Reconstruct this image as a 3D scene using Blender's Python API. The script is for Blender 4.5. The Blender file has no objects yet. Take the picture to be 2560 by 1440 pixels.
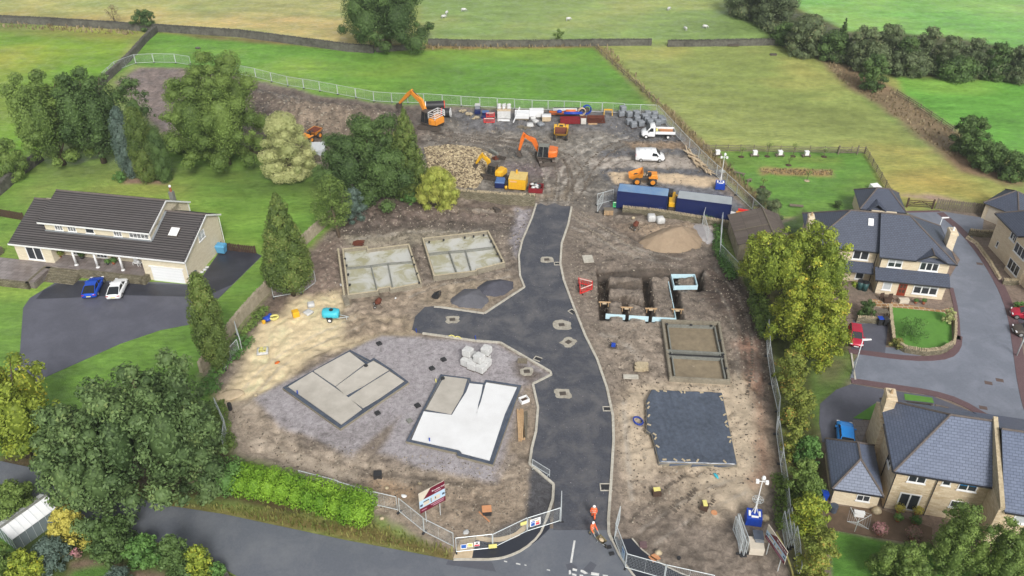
import bpy,math,random
import numpy as np
from mathutils import Matrix,Vector
random.seed(7)
D=bpy.data
SC=bpy.context.scene
COL=SC.collection
rad=math.radians
# ------ camera
CF,CT,CH=2100.0,math.radians(35),63.0
cam_d=D.cameras.new('camera');cam=D.objects.new('camera',cam_d);COL.objects.link(cam)
cam.location=(0,0,CH);cam.rotation_euler=(math.radians(90)-CT,0,0)
cam_d.sensor_width=36.0;cam_d.lens=36.0*CF/2560.0
cam_d.clip_start=1.0;cam_d.clip_end=4000.0
SC.camera=cam
# ------ light
SUN_EL,SUN_AZ=math.radians(40),math.radians(163)
w=D.worlds.new('World');SC.world=w;w.use_nodes=True
nt=w.node_tree;nt.nodes.clear()
sky=nt.nodes.new('ShaderNodeTexSky');sky.sky_type='NISHITA';sky.sun_disc=False
sky.sun_elevation=SUN_EL;sky.sun_rotation=SUN_AZ;sky.air_density=1.0;sky.dust_density=3.0;sky.ozone_density=1.0
hs=nt.nodes.new('ShaderNodeHueSaturation');hs.inputs['Saturation'].default_value=0.16
bg=nt.nodes.new('ShaderNodeBackground');bg.inputs['Strength'].default_value=0.125
wo=nt.nodes.new('ShaderNodeOutputWorld')
nt.links.new(sky.outputs[0],hs.inputs['Color']);nt.links.new(hs.outputs[0],bg.inputs[0]);nt.links.new(bg.outputs[0],wo.inputs[0])
sl=D.lights.new('sun','SUN');sl.energy=2.2;sl.angle=math.radians(16);sl.color=(1.0,0.97,0.92)
so=D.objects.new('sun',sl);COL.objects.link(so)
sdir=Vector((math.sin(SUN_AZ)*math.cos(SUN_EL),math.cos(SUN_AZ)*math.cos(SUN_EL),math.sin(SUN_EL)))
so.rotation_euler=sdir.to_track_quat('Z','Y').to_euler();so.location=(0,0,150)
SC.view_settings.view_transform='Standard';SC.view_settings.look='None'
SC.view_settings.exposure=0.4;SC.view_settings.gamma=1.0
try:SC.view_settings.use_curve_mapping=False
except Exception:pass
# ------ pixel (2560 wide) -> place in the world
_c,_s=math.cos(CT),math.sin(CT)
def G(u,v,z=0.0):
 a=(u-1280)/CF;b=(720-v)/CF
 t=(z-CH)/(-_s+b*_c)
 return Vector((a*t,(_c+b*_s)*t,z))
def PX(p):
 x,y,z=p[0],p[1],p[2]-CH
 Z=y*_c-z*_s
 return 1280+CF*x/Z,720-CF*(y*_s+z*_c)/Z
def scale_at(p):return CF/(p[1]*_c-(p[2]-CH)*_s)
def hz(p,v):
 lo,hi=-5.0,60.0
 for _ in range(40):
  m=(lo+hi)/2
  if PX((p[0],p[1],m))[1]>v:lo=m
  else:hi=m
 return lo
def ang(p,q):
 A,B=G(*p),G(*q);return math.atan2(B.y-A.y,B.x-A.x)
def S(r,g,b,k=0.9):
 def f(c):
  c/=255.0
  return(c/12.92 if c<=0.04045 else((c+0.055)/1.055)**2.4)
 return(min(.85,f(r)*k),min(.85,f(g)*k),min(.85,f(b)*k))
 # ------ materials
_M={}
class NT:
 def __init__(s,m):s.t=m.node_tree;s.n=s.t.nodes;s.l=s.t.links
 def add(s,typ,**kw):
  n=s.n.new(typ)
  for k,v in kw.items():
   if k.startswith('i_'):n.inputs[k[2:].replace('_',' ')].default_value=v
   else:setattr(n,k,v)
  return n
 def mix(s,fac,a,b,bt='MIX'):
  n=s.n.new('ShaderNodeMix');n.data_type='RGBA';n.blend_type=bt
  for i,v in((0,fac),(6,a),(7,b)):
   if hasattr(v,'is_output')or isinstance(v,bpy.types.NodeSocket):s.l.new(v,n.inputs[i])
   elif i==0:n.inputs[i].default_value=v
   else:n.inputs[i].default_value=(*v[:3],1)
  return n.outputs[2]
 def noise(s,vec,scale,detail=3,rough=.6,dist=0):
  n=s.add('ShaderNodeTexNoise');n.inputs['Scale'].default_value=scale
  n.inputs['Detail'].default_value=detail;n.inputs['Roughness'].default_value=rough;n.inputs['Distortion'].default_value=dist
  if vec is not None:s.l.new(vec,n.inputs['Vector'])
  return n.outputs['Fac']
 def ramp(s,fac,a,b,lo=(0,0,0),hi=(1,1,1)):
  n=s.n.new('ShaderNodeValToRGB');n.color_ramp.elements[0].position=a;n.color_ramp.elements[1].position=b
  n.color_ramp.elements[0].color=(*lo,1);n.color_ramp.elements[1].color=(*hi,1)
  s.l.new(fac,n.inputs[0]);return n.outputs[0]
def new_mat(name):
 m=D.materials.new(name);m.use_nodes=True;_M[name]=m;return m
def finish(N,col,rough,bump=None,bstr=.3,bdist=.05,metal=0,spec=.4):
 b=N.n['Principled BSDF']
 if isinstance(col,bpy.types.NodeSocket):N.l.new(col,b.inputs['Base Color'])
 else:b.inputs['Base Color'].default_value=(*col,1)
 if isinstance(rough,bpy.types.NodeSocket):N.l.new(rough,b.inputs['Roughness'])
 else:b.inputs['Roughness'].default_value=rough
 b.inputs['Metallic'].default_value=metal;b.inputs['Specular IOR Level'].default_value=spec
 if bump is not None:
  bn=N.add('ShaderNodeBump');bn.inputs['Strength'].default_value=bstr;bn.inputs['Distance'].default_value=bdist
  N.l.new(bump,bn.inputs['Height']);N.l.new(bn.outputs[0],b.inputs['Normal'])
def mat(name,c,c2=None,scale=3.0,rough=.6,bump=.25,metal=0,spec=.4,detail=4):
 """colour c mottled towards c2 by noise"""
 if name in _M:return _M[name]
 m=new_mat(name);N=NT(m)
 if c2 is None:c2=tuple(x*.78 for x in c)
 tc=N.add('ShaderNodeTexCoord').outputs['Object']
 f=N.noise(tc,scale,detail,.65)
 f2=N.noise(tc,scale*.17,2,.5)
 r=N.ramp(f,.32,.68);r2=N.ramp(f2,.3,.7)
 col=N.mix(r,c,c2)
 col=N.mix(.35,col,N.mix(r2,c,c2))
 finish(N,col,rough,f,bump,.03,metal,spec)
 return m
def bricks(name,c1,c2,mortar,bw,bh,ms=.012,rough=.8,bump=.4,stain=(.5,.45,.4),noise_s=.8,stain_amt=.35):
 """coursed pattern laid out in metres on the UVs (u along the wall, v up it)"""
 m=new_mat(name);N=NT(m)
 uv=N.add('ShaderNodeUVMap').outputs[0]
 br=N.add('ShaderNodeTexBrick');N.l.new(uv,br.inputs['Vector'])
 br.inputs['Scale'].default_value=1;br.inputs['Brick Width'].default_value=bw;br.inputs['Row Height'].default_value=bh
 br.inputs['Mortar Size'].default_value=ms;br.inputs['Mortar Smooth'].default_value=.2;br.inputs['Bias'].default_value=0
 br.inputs['Color1'].default_value=(*c1,1);br.inputs['Color2'].default_value=(*c2,1);br.inputs['Mortar'].default_value=(*mortar,1)
 tc=N.add('ShaderNodeTexCoord').outputs['Object']
 n1=N.noise(tc,noise_s,4,.65);n2=N.noise(tc,noise_s*6,3,.7)
 col=N.mix(N.ramp(n1,.42,.75,(0,0,0),(stain_amt,)*3),br.outputs['Color'],stain,'MULTIPLY')
 col=N.mix(N.ramp(n2,.5,.8,(0,0,0),(.35,)*3),col,tuple(x*.6 for x in c1))
 inv=N.add('ShaderNodeMath',operation='SUBTRACT');inv.inputs[0].default_value=1;N.l.new(br.outputs['Fac'],inv.inputs[1])
 finish(N,col,rough,inv.outputs[0],bump,.02)
 return m
def glass(name,c=(.02,.025,.03),rough=.06):
 m=new_mat(name);N=NT(m);finish(N,c,rough,spec=.7);return m
 # ------ mesh builder
class MB:
 def __init__(s):s.v=[];s.f=[];s.mi=[];s.sm=[];s.cur=0;s.smooth=False;s.T=None
 def tr(s,x=0,y=0,z=0,rz=0,rx=0,ry=0):
  s.T=Matrix.Translation((x,y,z))@Matrix.Rotation(rz,4,'Z')@Matrix.Rotation(ry,4,'Y')@Matrix.Rotation(rx,4,'X');return s
 def pv(s,p):
  p=Vector(p)
  if s.T is not None:p=s.T@p
  s.v.append(tuple(p));return len(s.v)-1
 def addf(s,idx):s.f.append(idx);s.mi.append(s.cur);s.sm.append(s.smooth)
 def face(s,pts):s.addf([s.pv(p)for p in pts]);return s
 def box(s,x0,x1,y0,y1,z0,z1):
  i=[s.pv(p)for p in((x0,y0,z0),(x1,y0,z0),(x1,y1,z0),(x0,y1,z0),(x0,y0,z1),(x1,y0,z1),(x1,y1,z1),(x0,y1,z1))]
  for q in((0,3,2,1),(4,5,6,7),(0,1,5,4),(1,2,6,5),(2,3,7,6),(3,0,4,7)):s.addf([i[k]for k in q])
  return s
 def hexa(s,b,t):
  """eight corners: bottom four, top four (both counter-clockwise)"""
  i=[s.pv(p)for p in list(b)+list(t)]
  for q in((0,3,2,1),(4,5,6,7),(0,1,5,4),(1,2,6,5),(2,3,7,6),(3,0,4,7)):s.addf([i[k]for k in q])
  return s
 def prism(s,poly,z0,z1,cap=True):
  n=len(poly);a=[s.pv((p[0],p[1],z0))for p in poly];b=[s.pv((p[0],p[1],z1))for p in poly]
  for k in range(n):s.addf([a[k],a[(k+1)%n],b[(k+1)%n],b[k]])
  if cap:s.addf(b);s.addf(a[::-1])
  return s
 def extr(s,prof,y0,y1):
  """profile of (x, z) points extruded from y0 to y1"""
  n=len(prof);a=[s.pv((p[0],y0,p[1]))for p in prof];b=[s.pv((p[0],y1,p[1]))for p in prof]
  for k in range(n):s.addf([a[k],a[(k+1)%n],b[(k+1)%n],b[k]])
  s.addf(b);s.addf(a[::-1]);return s
 def loft(s,rings,closed=True,caps=True):
  idx=[[s.pv(p)for p in r]for r in rings];n=len(rings[0])
  for a,b in zip(idx,idx[1:]):
   for k in range(n if closed else n-1):s.addf([a[k],a[(k+1)%n],b[(k+1)%n],b[k]])
  if caps:s.addf(idx[0][::-1]);s.addf(idx[-1])
  return s
 def cyl(s,p,q,r,r2=None,n=10,caps=True):
  p,q=Vector(p),Vector(q);d=(q-p)
  if d.length<1e-6:return s
  d.normalize();u=d.orthogonal().normalized();w_=d.cross(u);r2=r if r2 is None else r2
  R=lambda c,rr:[tuple(c+(u*math.cos(2*math.pi*k/n)+w_*math.sin(2*math.pi*k/n))*rr)for k in range(n)]
  return s.loft([R(p,r),R(q,r2)],True,caps)
 def tube(s,path,r,n=6):
  for a,b in zip(path,path[1:]):s.cyl(a,b,r,r,n)
  return s
 def bar(s,p,q,w_,h):
  """a rectangular bar between two points, w_ wide and h deep"""
  p,q=Vector(p),Vector(q);d=(q-p).normalized()
  up=Vector((0,0,1))if abs(d.z)<.95 else Vector((0,1,0))
  sx=d.cross(up).normalized()*w_/2;sz=sx.cross(d).normalized()*h/2
  return s.hexa([p-sx-sz,p+sx-sz,q+sx-sz,q-sx-sz],[p-sx+sz,p+sx+sz,q+sx+sz,q-sx+sz])
 def blob(s,c,r,n=8,m=6,jit=0.0,seed=0):
  rn=random.Random(seed)
  if not hasattr(r,'__len__'):r=(r,r,r)
  sm=s.smooth;s.smooth=True
  rings=[]
  for i in range(1,m):
   t=math.pi*i/m
   rings.append([s.pv((c[0]+r[0]*math.sin(t)*math.cos(2*math.pi*k/n)*(1+jit*rn.uniform(-1,1)),c[1]+r[1]*math.sin(t)*math.sin(2*math.pi*k/n)*(1+jit*rn.uniform(-1,1)),c[2]-r[2]*math.cos(t)*(1+jit*rn.uniform(-1,1))))for k in range(n)])
  b=s.pv((c[0],c[1],c[2]-r[2]));tp=s.pv((c[0],c[1],c[2]+r[2]))
  for k in range(n):s.addf([b,rings[0][(k+1)%n],rings[0][k]]);s.addf([tp,rings[-1][k],rings[-1][(k+1)%n]])
  for a,q in zip(rings,rings[1:]):
   for k in range(n):s.addf([a[k],a[(k+1)%n],q[(k+1)%n],q[k]])
  s.smooth=sm;return s
 def build(s,name,mats,parent=None,bevel=0,kind=None,label=None,loc=None,rz=None):
  me=D.meshes.new(name);me.from_pydata(s.v,[],s.f)
  if not isinstance(mats,(list,tuple)):mats=[mats]
  for m in mats:me.materials.append(m)
  me.polygons.foreach_set('material_index',s.mi);me.polygons.foreach_set('use_smooth',s.sm)
  uvl=me.uv_layers.new(name='UVMap');me.update()
  V=np.array(s.v,dtype=np.float64).reshape(-1,3)
  nl=len(me.loops);lv=np.empty(nl,np.int32);me.loops.foreach_get('vertex_index',lv)
  npol=len(me.polygons);nr=np.empty(npol*3);me.polygons.foreach_get('normal',nr);nr=nr.reshape(-1,3)
  tot=np.empty(npol,np.int32);me.polygons.foreach_get('loop_total',tot)
  Nn=np.repeat(nr,tot,axis=0);P=V[lv]
  flat=np.abs(Nn[:,2])>.985
  h=np.hypot(Nn[:,0],Nn[:,1])+1e-9
  tx,ty=-Nn[:,1]/h,Nn[:,0]/h
  u=np.where(flat,P[:,0],P[:,0]*tx+P[:,1]*ty)
  bx,by,bz=ty*Nn[:,2]*-1,tx*Nn[:,2],h
  vv=np.where(flat,P[:,1],P[:,0]*(-Nn[:,0]/h*Nn[:,2])+P[:,1]*(-Nn[:,1]/h*Nn[:,2])+P[:,2]*bz)
  uvl.data.foreach_set('uv',np.stack([u,vv],1).ravel().astype(np.float32))
  o=D.objects.new(name,me);COL.objects.link(o)
  if parent is not None:o.parent=parent
  if loc is not None:o.location=loc
  if rz is not None:o.rotation_euler=(0,0,rz)
  if bevel:
   b=o.modifiers.new('bevel','BEVEL');b.width=bevel;b.segments=2;b.limit_method='ANGLE'
  if kind:o['kind']=kind
  if label:o['label']=label
  return o
def tag(o,label,cat,group=None):
 o['label']=label;o['category']=cat
 if group:o['group']=group
 return o
def thing(name,label,cat,loc=(0,0,0),rz=0,group=None):
 o=D.objects.new(name,None);COL.objects.link(o);o.empty_display_size=.5
 o.location=loc;o.rotation_euler=(0,0,rz);return tag(o,label,cat,group)
def dup(root,loc=None,rz=None,label=None,group=None,parent=None):
 r=root.copy();COL.objects.link(r)
 if loc is not None:r.location=loc
 if rz is not None:r.rotation_euler=(0,0,rz)
 if label:r['label']=label
 if group:r['group']=group
 if parent is not None:r.parent=parent
 for ch in list(root.children):dup(ch,parent=r)
 return r
ORD=['first','second','third','fourth','fifth','sixth','seventh','eighth','ninth','tenth','eleventh','twelfth','thirteenth','fourteenth','fifteenth','sixteenth','seventeenth','eighteenth','nineteenth','twentieth','twenty-first','twenty-second','twenty-third','twenty-fourth','twenty-fifth','twenty-sixth','twenty-seventh','twenty-eighth','twenty-ninth','thirtieth','thirty-first','thirty-second','thirty-third','thirty-fourth','thirty-fifth']
M_white=mat('white_paint',(.78,.78,.78),(.7,.7,.69),2,.35,.02)
M_upvc=mat('white_frame',(.8,.8,.8),(.74,.74,.73),3,.3,.02)
M_glass=glass('window_glass',(.03,.035,.042))
M_blind=mat('window_blind',(.5,.52,.53),(.42,.44,.46),2,.6,.02)
M_cglass=glass('vehicle_glass',(.015,.018,.022),.05)
M_black=mat('black_plastic',(.02,.02,.022),(.035,.035,.038),5,.5,.05)
M_rubber=mat('rubber',(.02,.02,.02),(.05,.045,.04),6,.85,.2)
M_steel=mat('galvanised_steel',(.66,.7,.71),(.5,.54,.55),6,.45,.05,.3)
M_dsteel=mat('dark_steel',(.07,.065,.06),(.13,.1,.08),6,.55,.2,.3)
M_orange=mat('orange_paint',(.75,.17,.02),(.55,.13,.025),4,.4,.05)
M_orange2=mat('amber_paint',(.8,.3,.03),(.6,.22,.03),4,.4,.05)
M_yellow=mat('yellow_paint',(.8,.45,.02),(.62,.33,.02),4,.4,.05)
M_lemon=mat('pale_yellow_plastic',(.78,.7,.22),(.6,.55,.2),4,.5,.05)
M_navy=mat('navy_paint',(.008,.017,.1),(.012,.02,.075),2,.45,.05)
M_bluep=mat('blue_paint',(.01,.06,.42),(.012,.045,.3),3,.4,.03)
M_red=mat('red_plastic',(.75,.035,.03),(.6,.03,.03),4,.5,.05)
M_cyan=mat('cyan_plastic',(.06,.5,.62),(.05,.42,.52),3,.4,.03)
M_green=mat('green_plastic',(.08,.6,.2),(.06,.5,.18),3,.5,.03)
M_timber=mat('sawn_timber',S(205,175,135),S(165,130,95),5,.75,.3)
M_brownwood=mat('brown_timber',S(88,66,54),S(62,47,39),5,.8,.3)
M_greywood=mat('weathered_timber',S(135,125,108),S(95,88,75),6,.85,.3)
M_pale=mat('pale_board',S(215,195,165),S(185,165,135),3,.7,.1)
M_orangebrd=mat('cut_board',S(215,155,110),S(195,135,95),3,.7,.1)
M_kerb=mat('kerb_concrete',S(204,200,188),S(165,158,144),2.5,.8,.3)
M_conc=mat('power_floated_concrete',S(204,198,188),S(166,160,150),.5,.6,.06,detail=7)
M_block=mat('block_concrete',S(156,149,132),S(116,108,94),4,.85,.4)
M_greyblock=mat('grey_blockwork',S(140,142,136),S(108,108,100),4,.85,.4)
M_sandtop=mat('shuttering_face',S(200,188,160),S(164,152,126),4,.85,.3)
M_dpm=mat('damp_proof_membrane',(.05,.06,.08),(.1,.12,.16),2,.24,.3)  # colours raised to blue-grey to hold the glossy sheet's sky reflection
M_foil=mat('white_insulation',(.78,.79,.8),(.62,.62,.62),.35,.5,.04,detail=8)
M_rust=mat('rusty_steel',S(120,62,42),S(80,45,35),5,.8,.3)
M_redox=mat('dark_red_mesh',S(150,30,40),S(110,25,32),8,.7,.3)
M_bag=mat('white_woven_bag',(.62,.62,.61),(.42,.42,.41),5,.6,.5)
M_pack=mat('pale_wrapped_pack',(.66,.65,.62),(.42,.38,.33),3,.55,.4)
M_greybag=mat('grey_wrapped_block',S(150,155,160),S(112,116,122),4,.45,.5)
M_stone=mat('pale_stone',S(205,190,160),S(150,135,108),4,.85,.4)
M_rubble=mat('rubble_stone',S(196,180,148),S(120,108,88),1.3,.9,.4)
M_dstone=mat('drystone',S(118,116,106),S(52,51,47),2.2,.95,1.0,detail=8)
M_wallpale=mat('pale_rendered_stone',S(186,174,152),S(120,112,92),1.6,.9,.6,detail=7)
M_skin=mat('skin',(.5,.3,.2),(.45,.27,.19),4,.6,0)
M_hivis=mat('hi_vis_orange',(.9,.16,.05),(.8,.14,.05),5,.7,.1)
M_reflect=mat('reflective_tape',(.7,.72,.65),(.6,.62,.55),5,.4,0)
M_trouser=mat('khaki_cloth',S(150,140,105),S(120,112,85),5,.85,.1)
M_bark=mat('bark',S(110,95,78),S(70,60,50),3,.95,.6)
M_maroon=mat('maroon_board',S(110,18,48),S(98,16,42),2,.5,.02)
M_signblue=mat('sign_sky_print',S(190,215,235),S(170,200,225),2,.5,.02)
M_cream=mat('cream_board',S(215,205,190),S(200,190,172),2,.5,.02)
M_pvan=mat('white_bodywork',(.8,.81,.82),(.77,.78,.79),1,.18,0,spec=.6)
M_carblue=mat('metallic_blue',(.01,.09,.6),(.01,.075,.5),1,.2,0,.3,.6)
M_carblue2=mat('bright_blue',(.02,.3,.85),(.02,.26,.75),1,.2,0,.2,.6)
M_carred=mat('dark_red_bodywork',(.5,.02,.05),(.42,.02,.045),1,.2,0,.2,.6)
M_rim=mat('alloy',(.5,.5,.5),(.4,.4,.4),4,.3,0,.6)
M_lampr=mat('tail_lamp',(.4,.01,.01),(.35,.01,.01),4,.3,0)
M_lampw=mat('head_lamp',(.75,.76,.78),(.7,.7,.72),4,.15,0)
M_plate=mat('number_plate',(.75,.65,.2),(.7,.6,.2),4,.5,0)
M_terra=mat('terracotta',S(170,95,65),S(140,80,55),4,.8,.1)
M_teal=mat('teal_chimney_pot',S(190,165,130),S(160,135,105),4,.8,.2)
M_hstoneL=bricks('buff_stone_left',S(226,216,192),S(214,202,176),S(210,198,174),.45,.16,.008,.85,.2,(.9,.86,.78),.8,.25)
M_hstone=bricks('buff_ashlar',S(232,218,192),S(220,202,172),S(205,190,165),.5,.16,.01,.85,.2,(.88,.82,.74),.7,.35)
M_hstone3=bricks('coursed_pitched_stone',S(232,216,188),S(206,184,150),S(200,182,152),.55,.15,.012,.85,.4,(.78,.7,.6),1.4,.5)
M_tile=bricks('brown_concrete_tiles',S(94,89,89),S(84,80,80),S(32,30,31),90.0,.37,.075,.7,.9,(.7,.66,.6),.5,.35)
M_slate=bricks('blue_slate',S(84,91,108),S(76,82,98),S(50,54,65),.35,.25,.022,.5,.6,(.75,.78,.82),.25,.3)
M_slate3=bricks('blue_grey_slate',S(108,118,140),S(98,108,130),S(66,73,90),.5,.28,.018,.45,.6,(.78,.8,.85),.25,.3)
M_ridge=mat('ridge_tile',S(112,103,98),S(88,80,76),3,.8,.2)
M_gutter=mat('black_gutter',(.025,.025,.028),(.035,.035,.04),3,.4,0)
M_agric=bricks('fibre_cement_sheets',S(112,102,94),S(98,88,82),S(82,74,68),.3,2.2,.03,.85,.7,(.65,.6,.55),.4,.5)
M_gwall=bricks('garden_wall_stone',S(148,140,118),S(110,104,84),S(72,68,56),.42,.17,.02,.9,.8,(.5,.46,.4),.9,.7)
M_flag=bricks('wet_flagstones',S(150,142,140),S(128,120,118),S(90,82,78),.9,.7,.02,.4,.2,(.55,.45,.38),.3,.8)
M_flag2=bricks('sandstone_flags',S(185,140,90),S(150,112,78),S(200,190,170),.7,.6,.05,.6,.2,(.6,.55,.5),.6,.5)
M_paving=bricks('red_block_paving',S(120,96,98),S(108,84,88),S(85,68,70),.2,.1,.012,.6,.3,(.8,.75,.75),.5,.4)
def road(name,c,c2,rough,grit=.25,patch=.5):
 m=new_mat(name);N=NT(m);tc=N.add('ShaderNodeTexCoord').outputs['Object']
 a=N.noise(tc,.3,7,.72,.35);g_=N.noise(tc,5,5,.85);g2=N.noise(tc,1.5,6,.75)
 col=N.mix(N.ramp(a,.44,.66),c,c2)
 col=N.mix(N.ramp(g_,.35,.75,(0,0,0),(grit,)*3),col,tuple(min(.8,x*2.4)for x in c))
 col=N.mix(N.ramp(g2,.55,.8,(0,0,0),(.3,)*3),col,tuple(x*.55 for x in c))
 r=N.ramp(a,.3,.7,(rough,)*3,(rough*patch+.2,)*3)
 finish(N,col,r,g_,.35,.03);return m
M_newtar=road('basecourse_tarmac',S(60,62,69),S(108,105,103),.8,.85)
M_smooth=road('black_tarmac',S(44,47,56),S(50,53,62),.55,.12)
M_pubroad=road('worn_asphalt',S(96,100,108),S(112,115,120),.5,.2)
M_drive=road('wet_drive_asphalt',S(84,85,95),S(98,99,110),.38,.18)
M_estate=road('estate_asphalt',S(112,117,128),S(130,134,146),.45,.18)
M_mudwater=None
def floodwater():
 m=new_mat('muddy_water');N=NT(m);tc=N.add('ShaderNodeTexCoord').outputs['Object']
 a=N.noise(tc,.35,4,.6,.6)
 col=N.mix(N.ramp(a,.4,.6),S(166,162,132),S(196,196,190))  # pale grey patches put the sky's reflection into the water colour
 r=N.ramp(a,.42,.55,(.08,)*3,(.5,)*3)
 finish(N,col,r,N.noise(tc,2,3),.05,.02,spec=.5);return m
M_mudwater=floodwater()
def leafmat(name,c,c2,c3=None):
 m=new_mat(name);N=NT(m)
 at=N.add('ShaderNodeAttribute',attribute_name='Tint');sep=N.add('ShaderNodeSeparateColor');N.l.new(at.outputs['Color'],sep.inputs[0])
 col=N.mix(sep.outputs[0],c,c2)
 if c3:col=N.mix(N.ramp(sep.outputs[1],.72,.95),col,c3)
 b=N.n['Principled BSDF'];N.l.new(col,b.inputs['Base Color']);b.inputs['Roughness'].default_value=.55;b.inputs['Specular IOR Level'].default_value=.22
 tr=N.add('ShaderNodeBsdfTranslucent');N.l.new(col,tr.inputs[0])
 mx=N.add('ShaderNodeMixShader');mx.inputs[0].default_value=.25
 out=N.n['Material Output'];N.l.new(b.outputs[0],mx.inputs[1]);N.l.new(tr.outputs[0],mx.inputs[2]);N.l.new(mx.outputs[0],out.inputs[0])
 return m
L_dark=leafmat('leaves_dark_green',(.045,.082,.028),(.15,.24,.07))
L_big=leafmat('leaves_sycamore',(.048,.088,.032),(.19,.28,.1),(.2,.26,.09))
L_olive=leafmat('leaves_olive',(.085,.14,.035),(.25,.35,.085))
L_grey=leafmat('leaves_blue_grey',(.09,.14,.11),(.17,.23,.19))
L_pale=leafmat('leaves_variegated',(.36,.4,.16),(.62,.62,.3))
L_yelg=leafmat('leaves_yellow_green',(.12,.18,.025),(.42,.49,.07),(.66,.56,.06))
L_amber=leafmat('leaves_turning',(.12,.18,.02),(.42,.46,.06),(.76,.56,.08))
L_gold=leafmat('leaves_golden',(.42,.38,.07),(.62,.55,.13))
L_will=leafmat('leaves_willow',(.28,.34,.06),(.62,.62,.16))
L_con=leafmat('leaves_conifer',(.06,.1,.028),(.2,.27,.065),(.25,.25,.08))
L_autm=leafmat('leaves_autumn',(.12,.16,.03),(.34,.38,.08),(.46,.26,.07))
L_lime=leafmat('leaves_laurel',(.1,.23,.018),(.3,.5,.05))
L_green=leafmat('leaves_fresh_green',(.06,.14,.035),(.17,.32,.08))
L_far=leafmat('leaves_hedgerow',(.08,.11,.055),(.21,.26,.12),(.26,.23,.12))
L_brown=leafmat('dry_stems',(.2,.16,.09),(.34,.27,.16))
L_pink=leafmat('pink_blooms',(.16,.2,.08),(.6,.25,.32))
L_dry=leafmat('dry_grass',(.14,.17,.04),(.32,.3,.1),(.4,.26,.1))
# ------ the ground: one welded sheet, split by what grows on it
def axis(lo,hi,fine_lo,fine_hi,d1,mid_lo,mid_hi,d2):
 a=list(np.arange(fine_lo,fine_hi,d1))
 r=list(np.arange(fine_hi,mid_hi,d2));l=list(np.arange(fine_lo-d2,mid_lo,-d2))[::-1]
 out,st,x=[],d2*2,r[-1]+d2
 while x<hi:out.append(x);x+=st;st*=1.35
 out.append(hi);lo_,st,x=[],d2*2,l[0]-d2
 while x>lo:lo_.append(x);x-=st;st*=1.35
 lo_.append(lo)
 return np.array(lo_[::-1]+l+a+r+out)
XS=axis(-1600,1600,-47,47,.25,-140,140,.7)
YS=axis(-300,2600,44,138,.25,30,250,.7)
NX,NY=len(XS),len(YS)
GX,GY=np.meshgrid(XS,YS)
def hashn(ix,iy,seed):
 h=(ix.astype(np.int64)*374761393+iy.astype(np.int64)*668265263+seed*974711)&0x7fffffff
 h=(h^(h>>13))*1274126177&0x7fffffff
 return((h^(h>>16))&0xffff)/65535.0
def vnoise(X,Y,s,seed=0):
 x,y=X/s,Y/s;ix,iy=np.floor(x),np.floor(y);fx,fy=x-ix,y-iy
 fx,fy=fx*fx*(3-2*fx),fy*fy*(3-2*fy)
 a,b=hashn(ix,iy,seed),hashn(ix+1,iy,seed);c,d=hashn(ix,iy+1,seed),hashn(ix+1,iy+1,seed)
 return(a*(1-fx)+b*fx)*(1-fy)+(c*(1-fx)+d*fx)*fy
def fbm(X,Y,s,seed=0,oct=4):
 t=0;a=.5;tot=0
 for k in range(oct):t=t+a*vnoise(X,Y,s/2**k,seed+17*k);tot+=a;a*=.55
 return t/tot
WARP=(fbm(GX,GY,3.0,5,4)-.5)*2
WARP2=(fbm(GX,GY,9.0,9,3)-.5)*2
def sdf(poly,X=None,Y=None):
 """signed distance in metres, positive inside; poly in world metres"""
 X=GX if X is None else X;Y=GY if Y is None else Y
 p=np.array(poly);n=len(p);dist=np.full(X.shape,1e9);ins=np.zeros(X.shape,bool)
 for k in range(n):
  a,b=p[k],p[(k+1)%n];e=b-a;L=(e**2).sum()+1e-12
  t=np.clip(((X-a[0])*e[0]+(Y-a[1])*e[1])/L,0,1)
  dist=np.minimum(dist,(X-a[0]-t*e[0])**2+(Y-a[1]-t*e[1])**2)
  if a[1]!=b[1]:
   c=((a[1]>Y)!=(b[1]>Y))&(X<(b[0]-a[0])*(Y-a[1])/(b[1]-a[1])+a[0]);ins^=c
 dist=np.sqrt(dist);return np.where(ins,dist,-dist)
def wpoly(px):return[tuple(G(u,max(v,-380))[:2])for u,v in px]
CO=np.zeros((NY,NX,4));CO[...]=(*S(146,166,92),1.0)
CLS=np.zeros((NY,NX),np.int8)
HT=np.zeros((NY,NX))
SITE=np.zeros((NY,NX))
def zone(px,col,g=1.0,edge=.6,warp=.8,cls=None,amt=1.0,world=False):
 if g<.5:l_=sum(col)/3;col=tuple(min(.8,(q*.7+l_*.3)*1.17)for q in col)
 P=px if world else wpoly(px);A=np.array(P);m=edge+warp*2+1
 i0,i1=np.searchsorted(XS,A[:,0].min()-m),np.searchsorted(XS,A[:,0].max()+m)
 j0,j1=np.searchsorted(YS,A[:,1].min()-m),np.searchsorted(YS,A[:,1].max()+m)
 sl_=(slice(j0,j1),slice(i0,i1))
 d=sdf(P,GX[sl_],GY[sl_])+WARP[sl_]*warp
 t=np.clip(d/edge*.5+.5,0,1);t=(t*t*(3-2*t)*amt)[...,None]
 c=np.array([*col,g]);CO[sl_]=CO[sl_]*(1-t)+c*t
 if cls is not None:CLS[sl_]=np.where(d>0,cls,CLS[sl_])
 return sl_,d
zone([(-3000,-380),(870,-380),(860,108),(640,78),(390,64),(0,46),(-3000,40)],S(168,182,112),edge=1)
zone([(300,-380),(900,-380),(865,100),(640,70),(420,45),(560,10)],S(182,178,120),edge=14,warp=7,amt=.75)
zone([(-200,20),(120,30),(380,45),(380,60),(-200,50)],S(150,150,92),edge=4,warp=2,amt=.6)
zone([(1050,-380),(1760,-380),(1965,100),(1055,100)],S(142,170,98),edge=1)
zone([(1300,-300),(1700,-300),(1700,60),(1300,90)],S(158,178,108),edge=14,warp=6,amt=.5)
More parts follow.
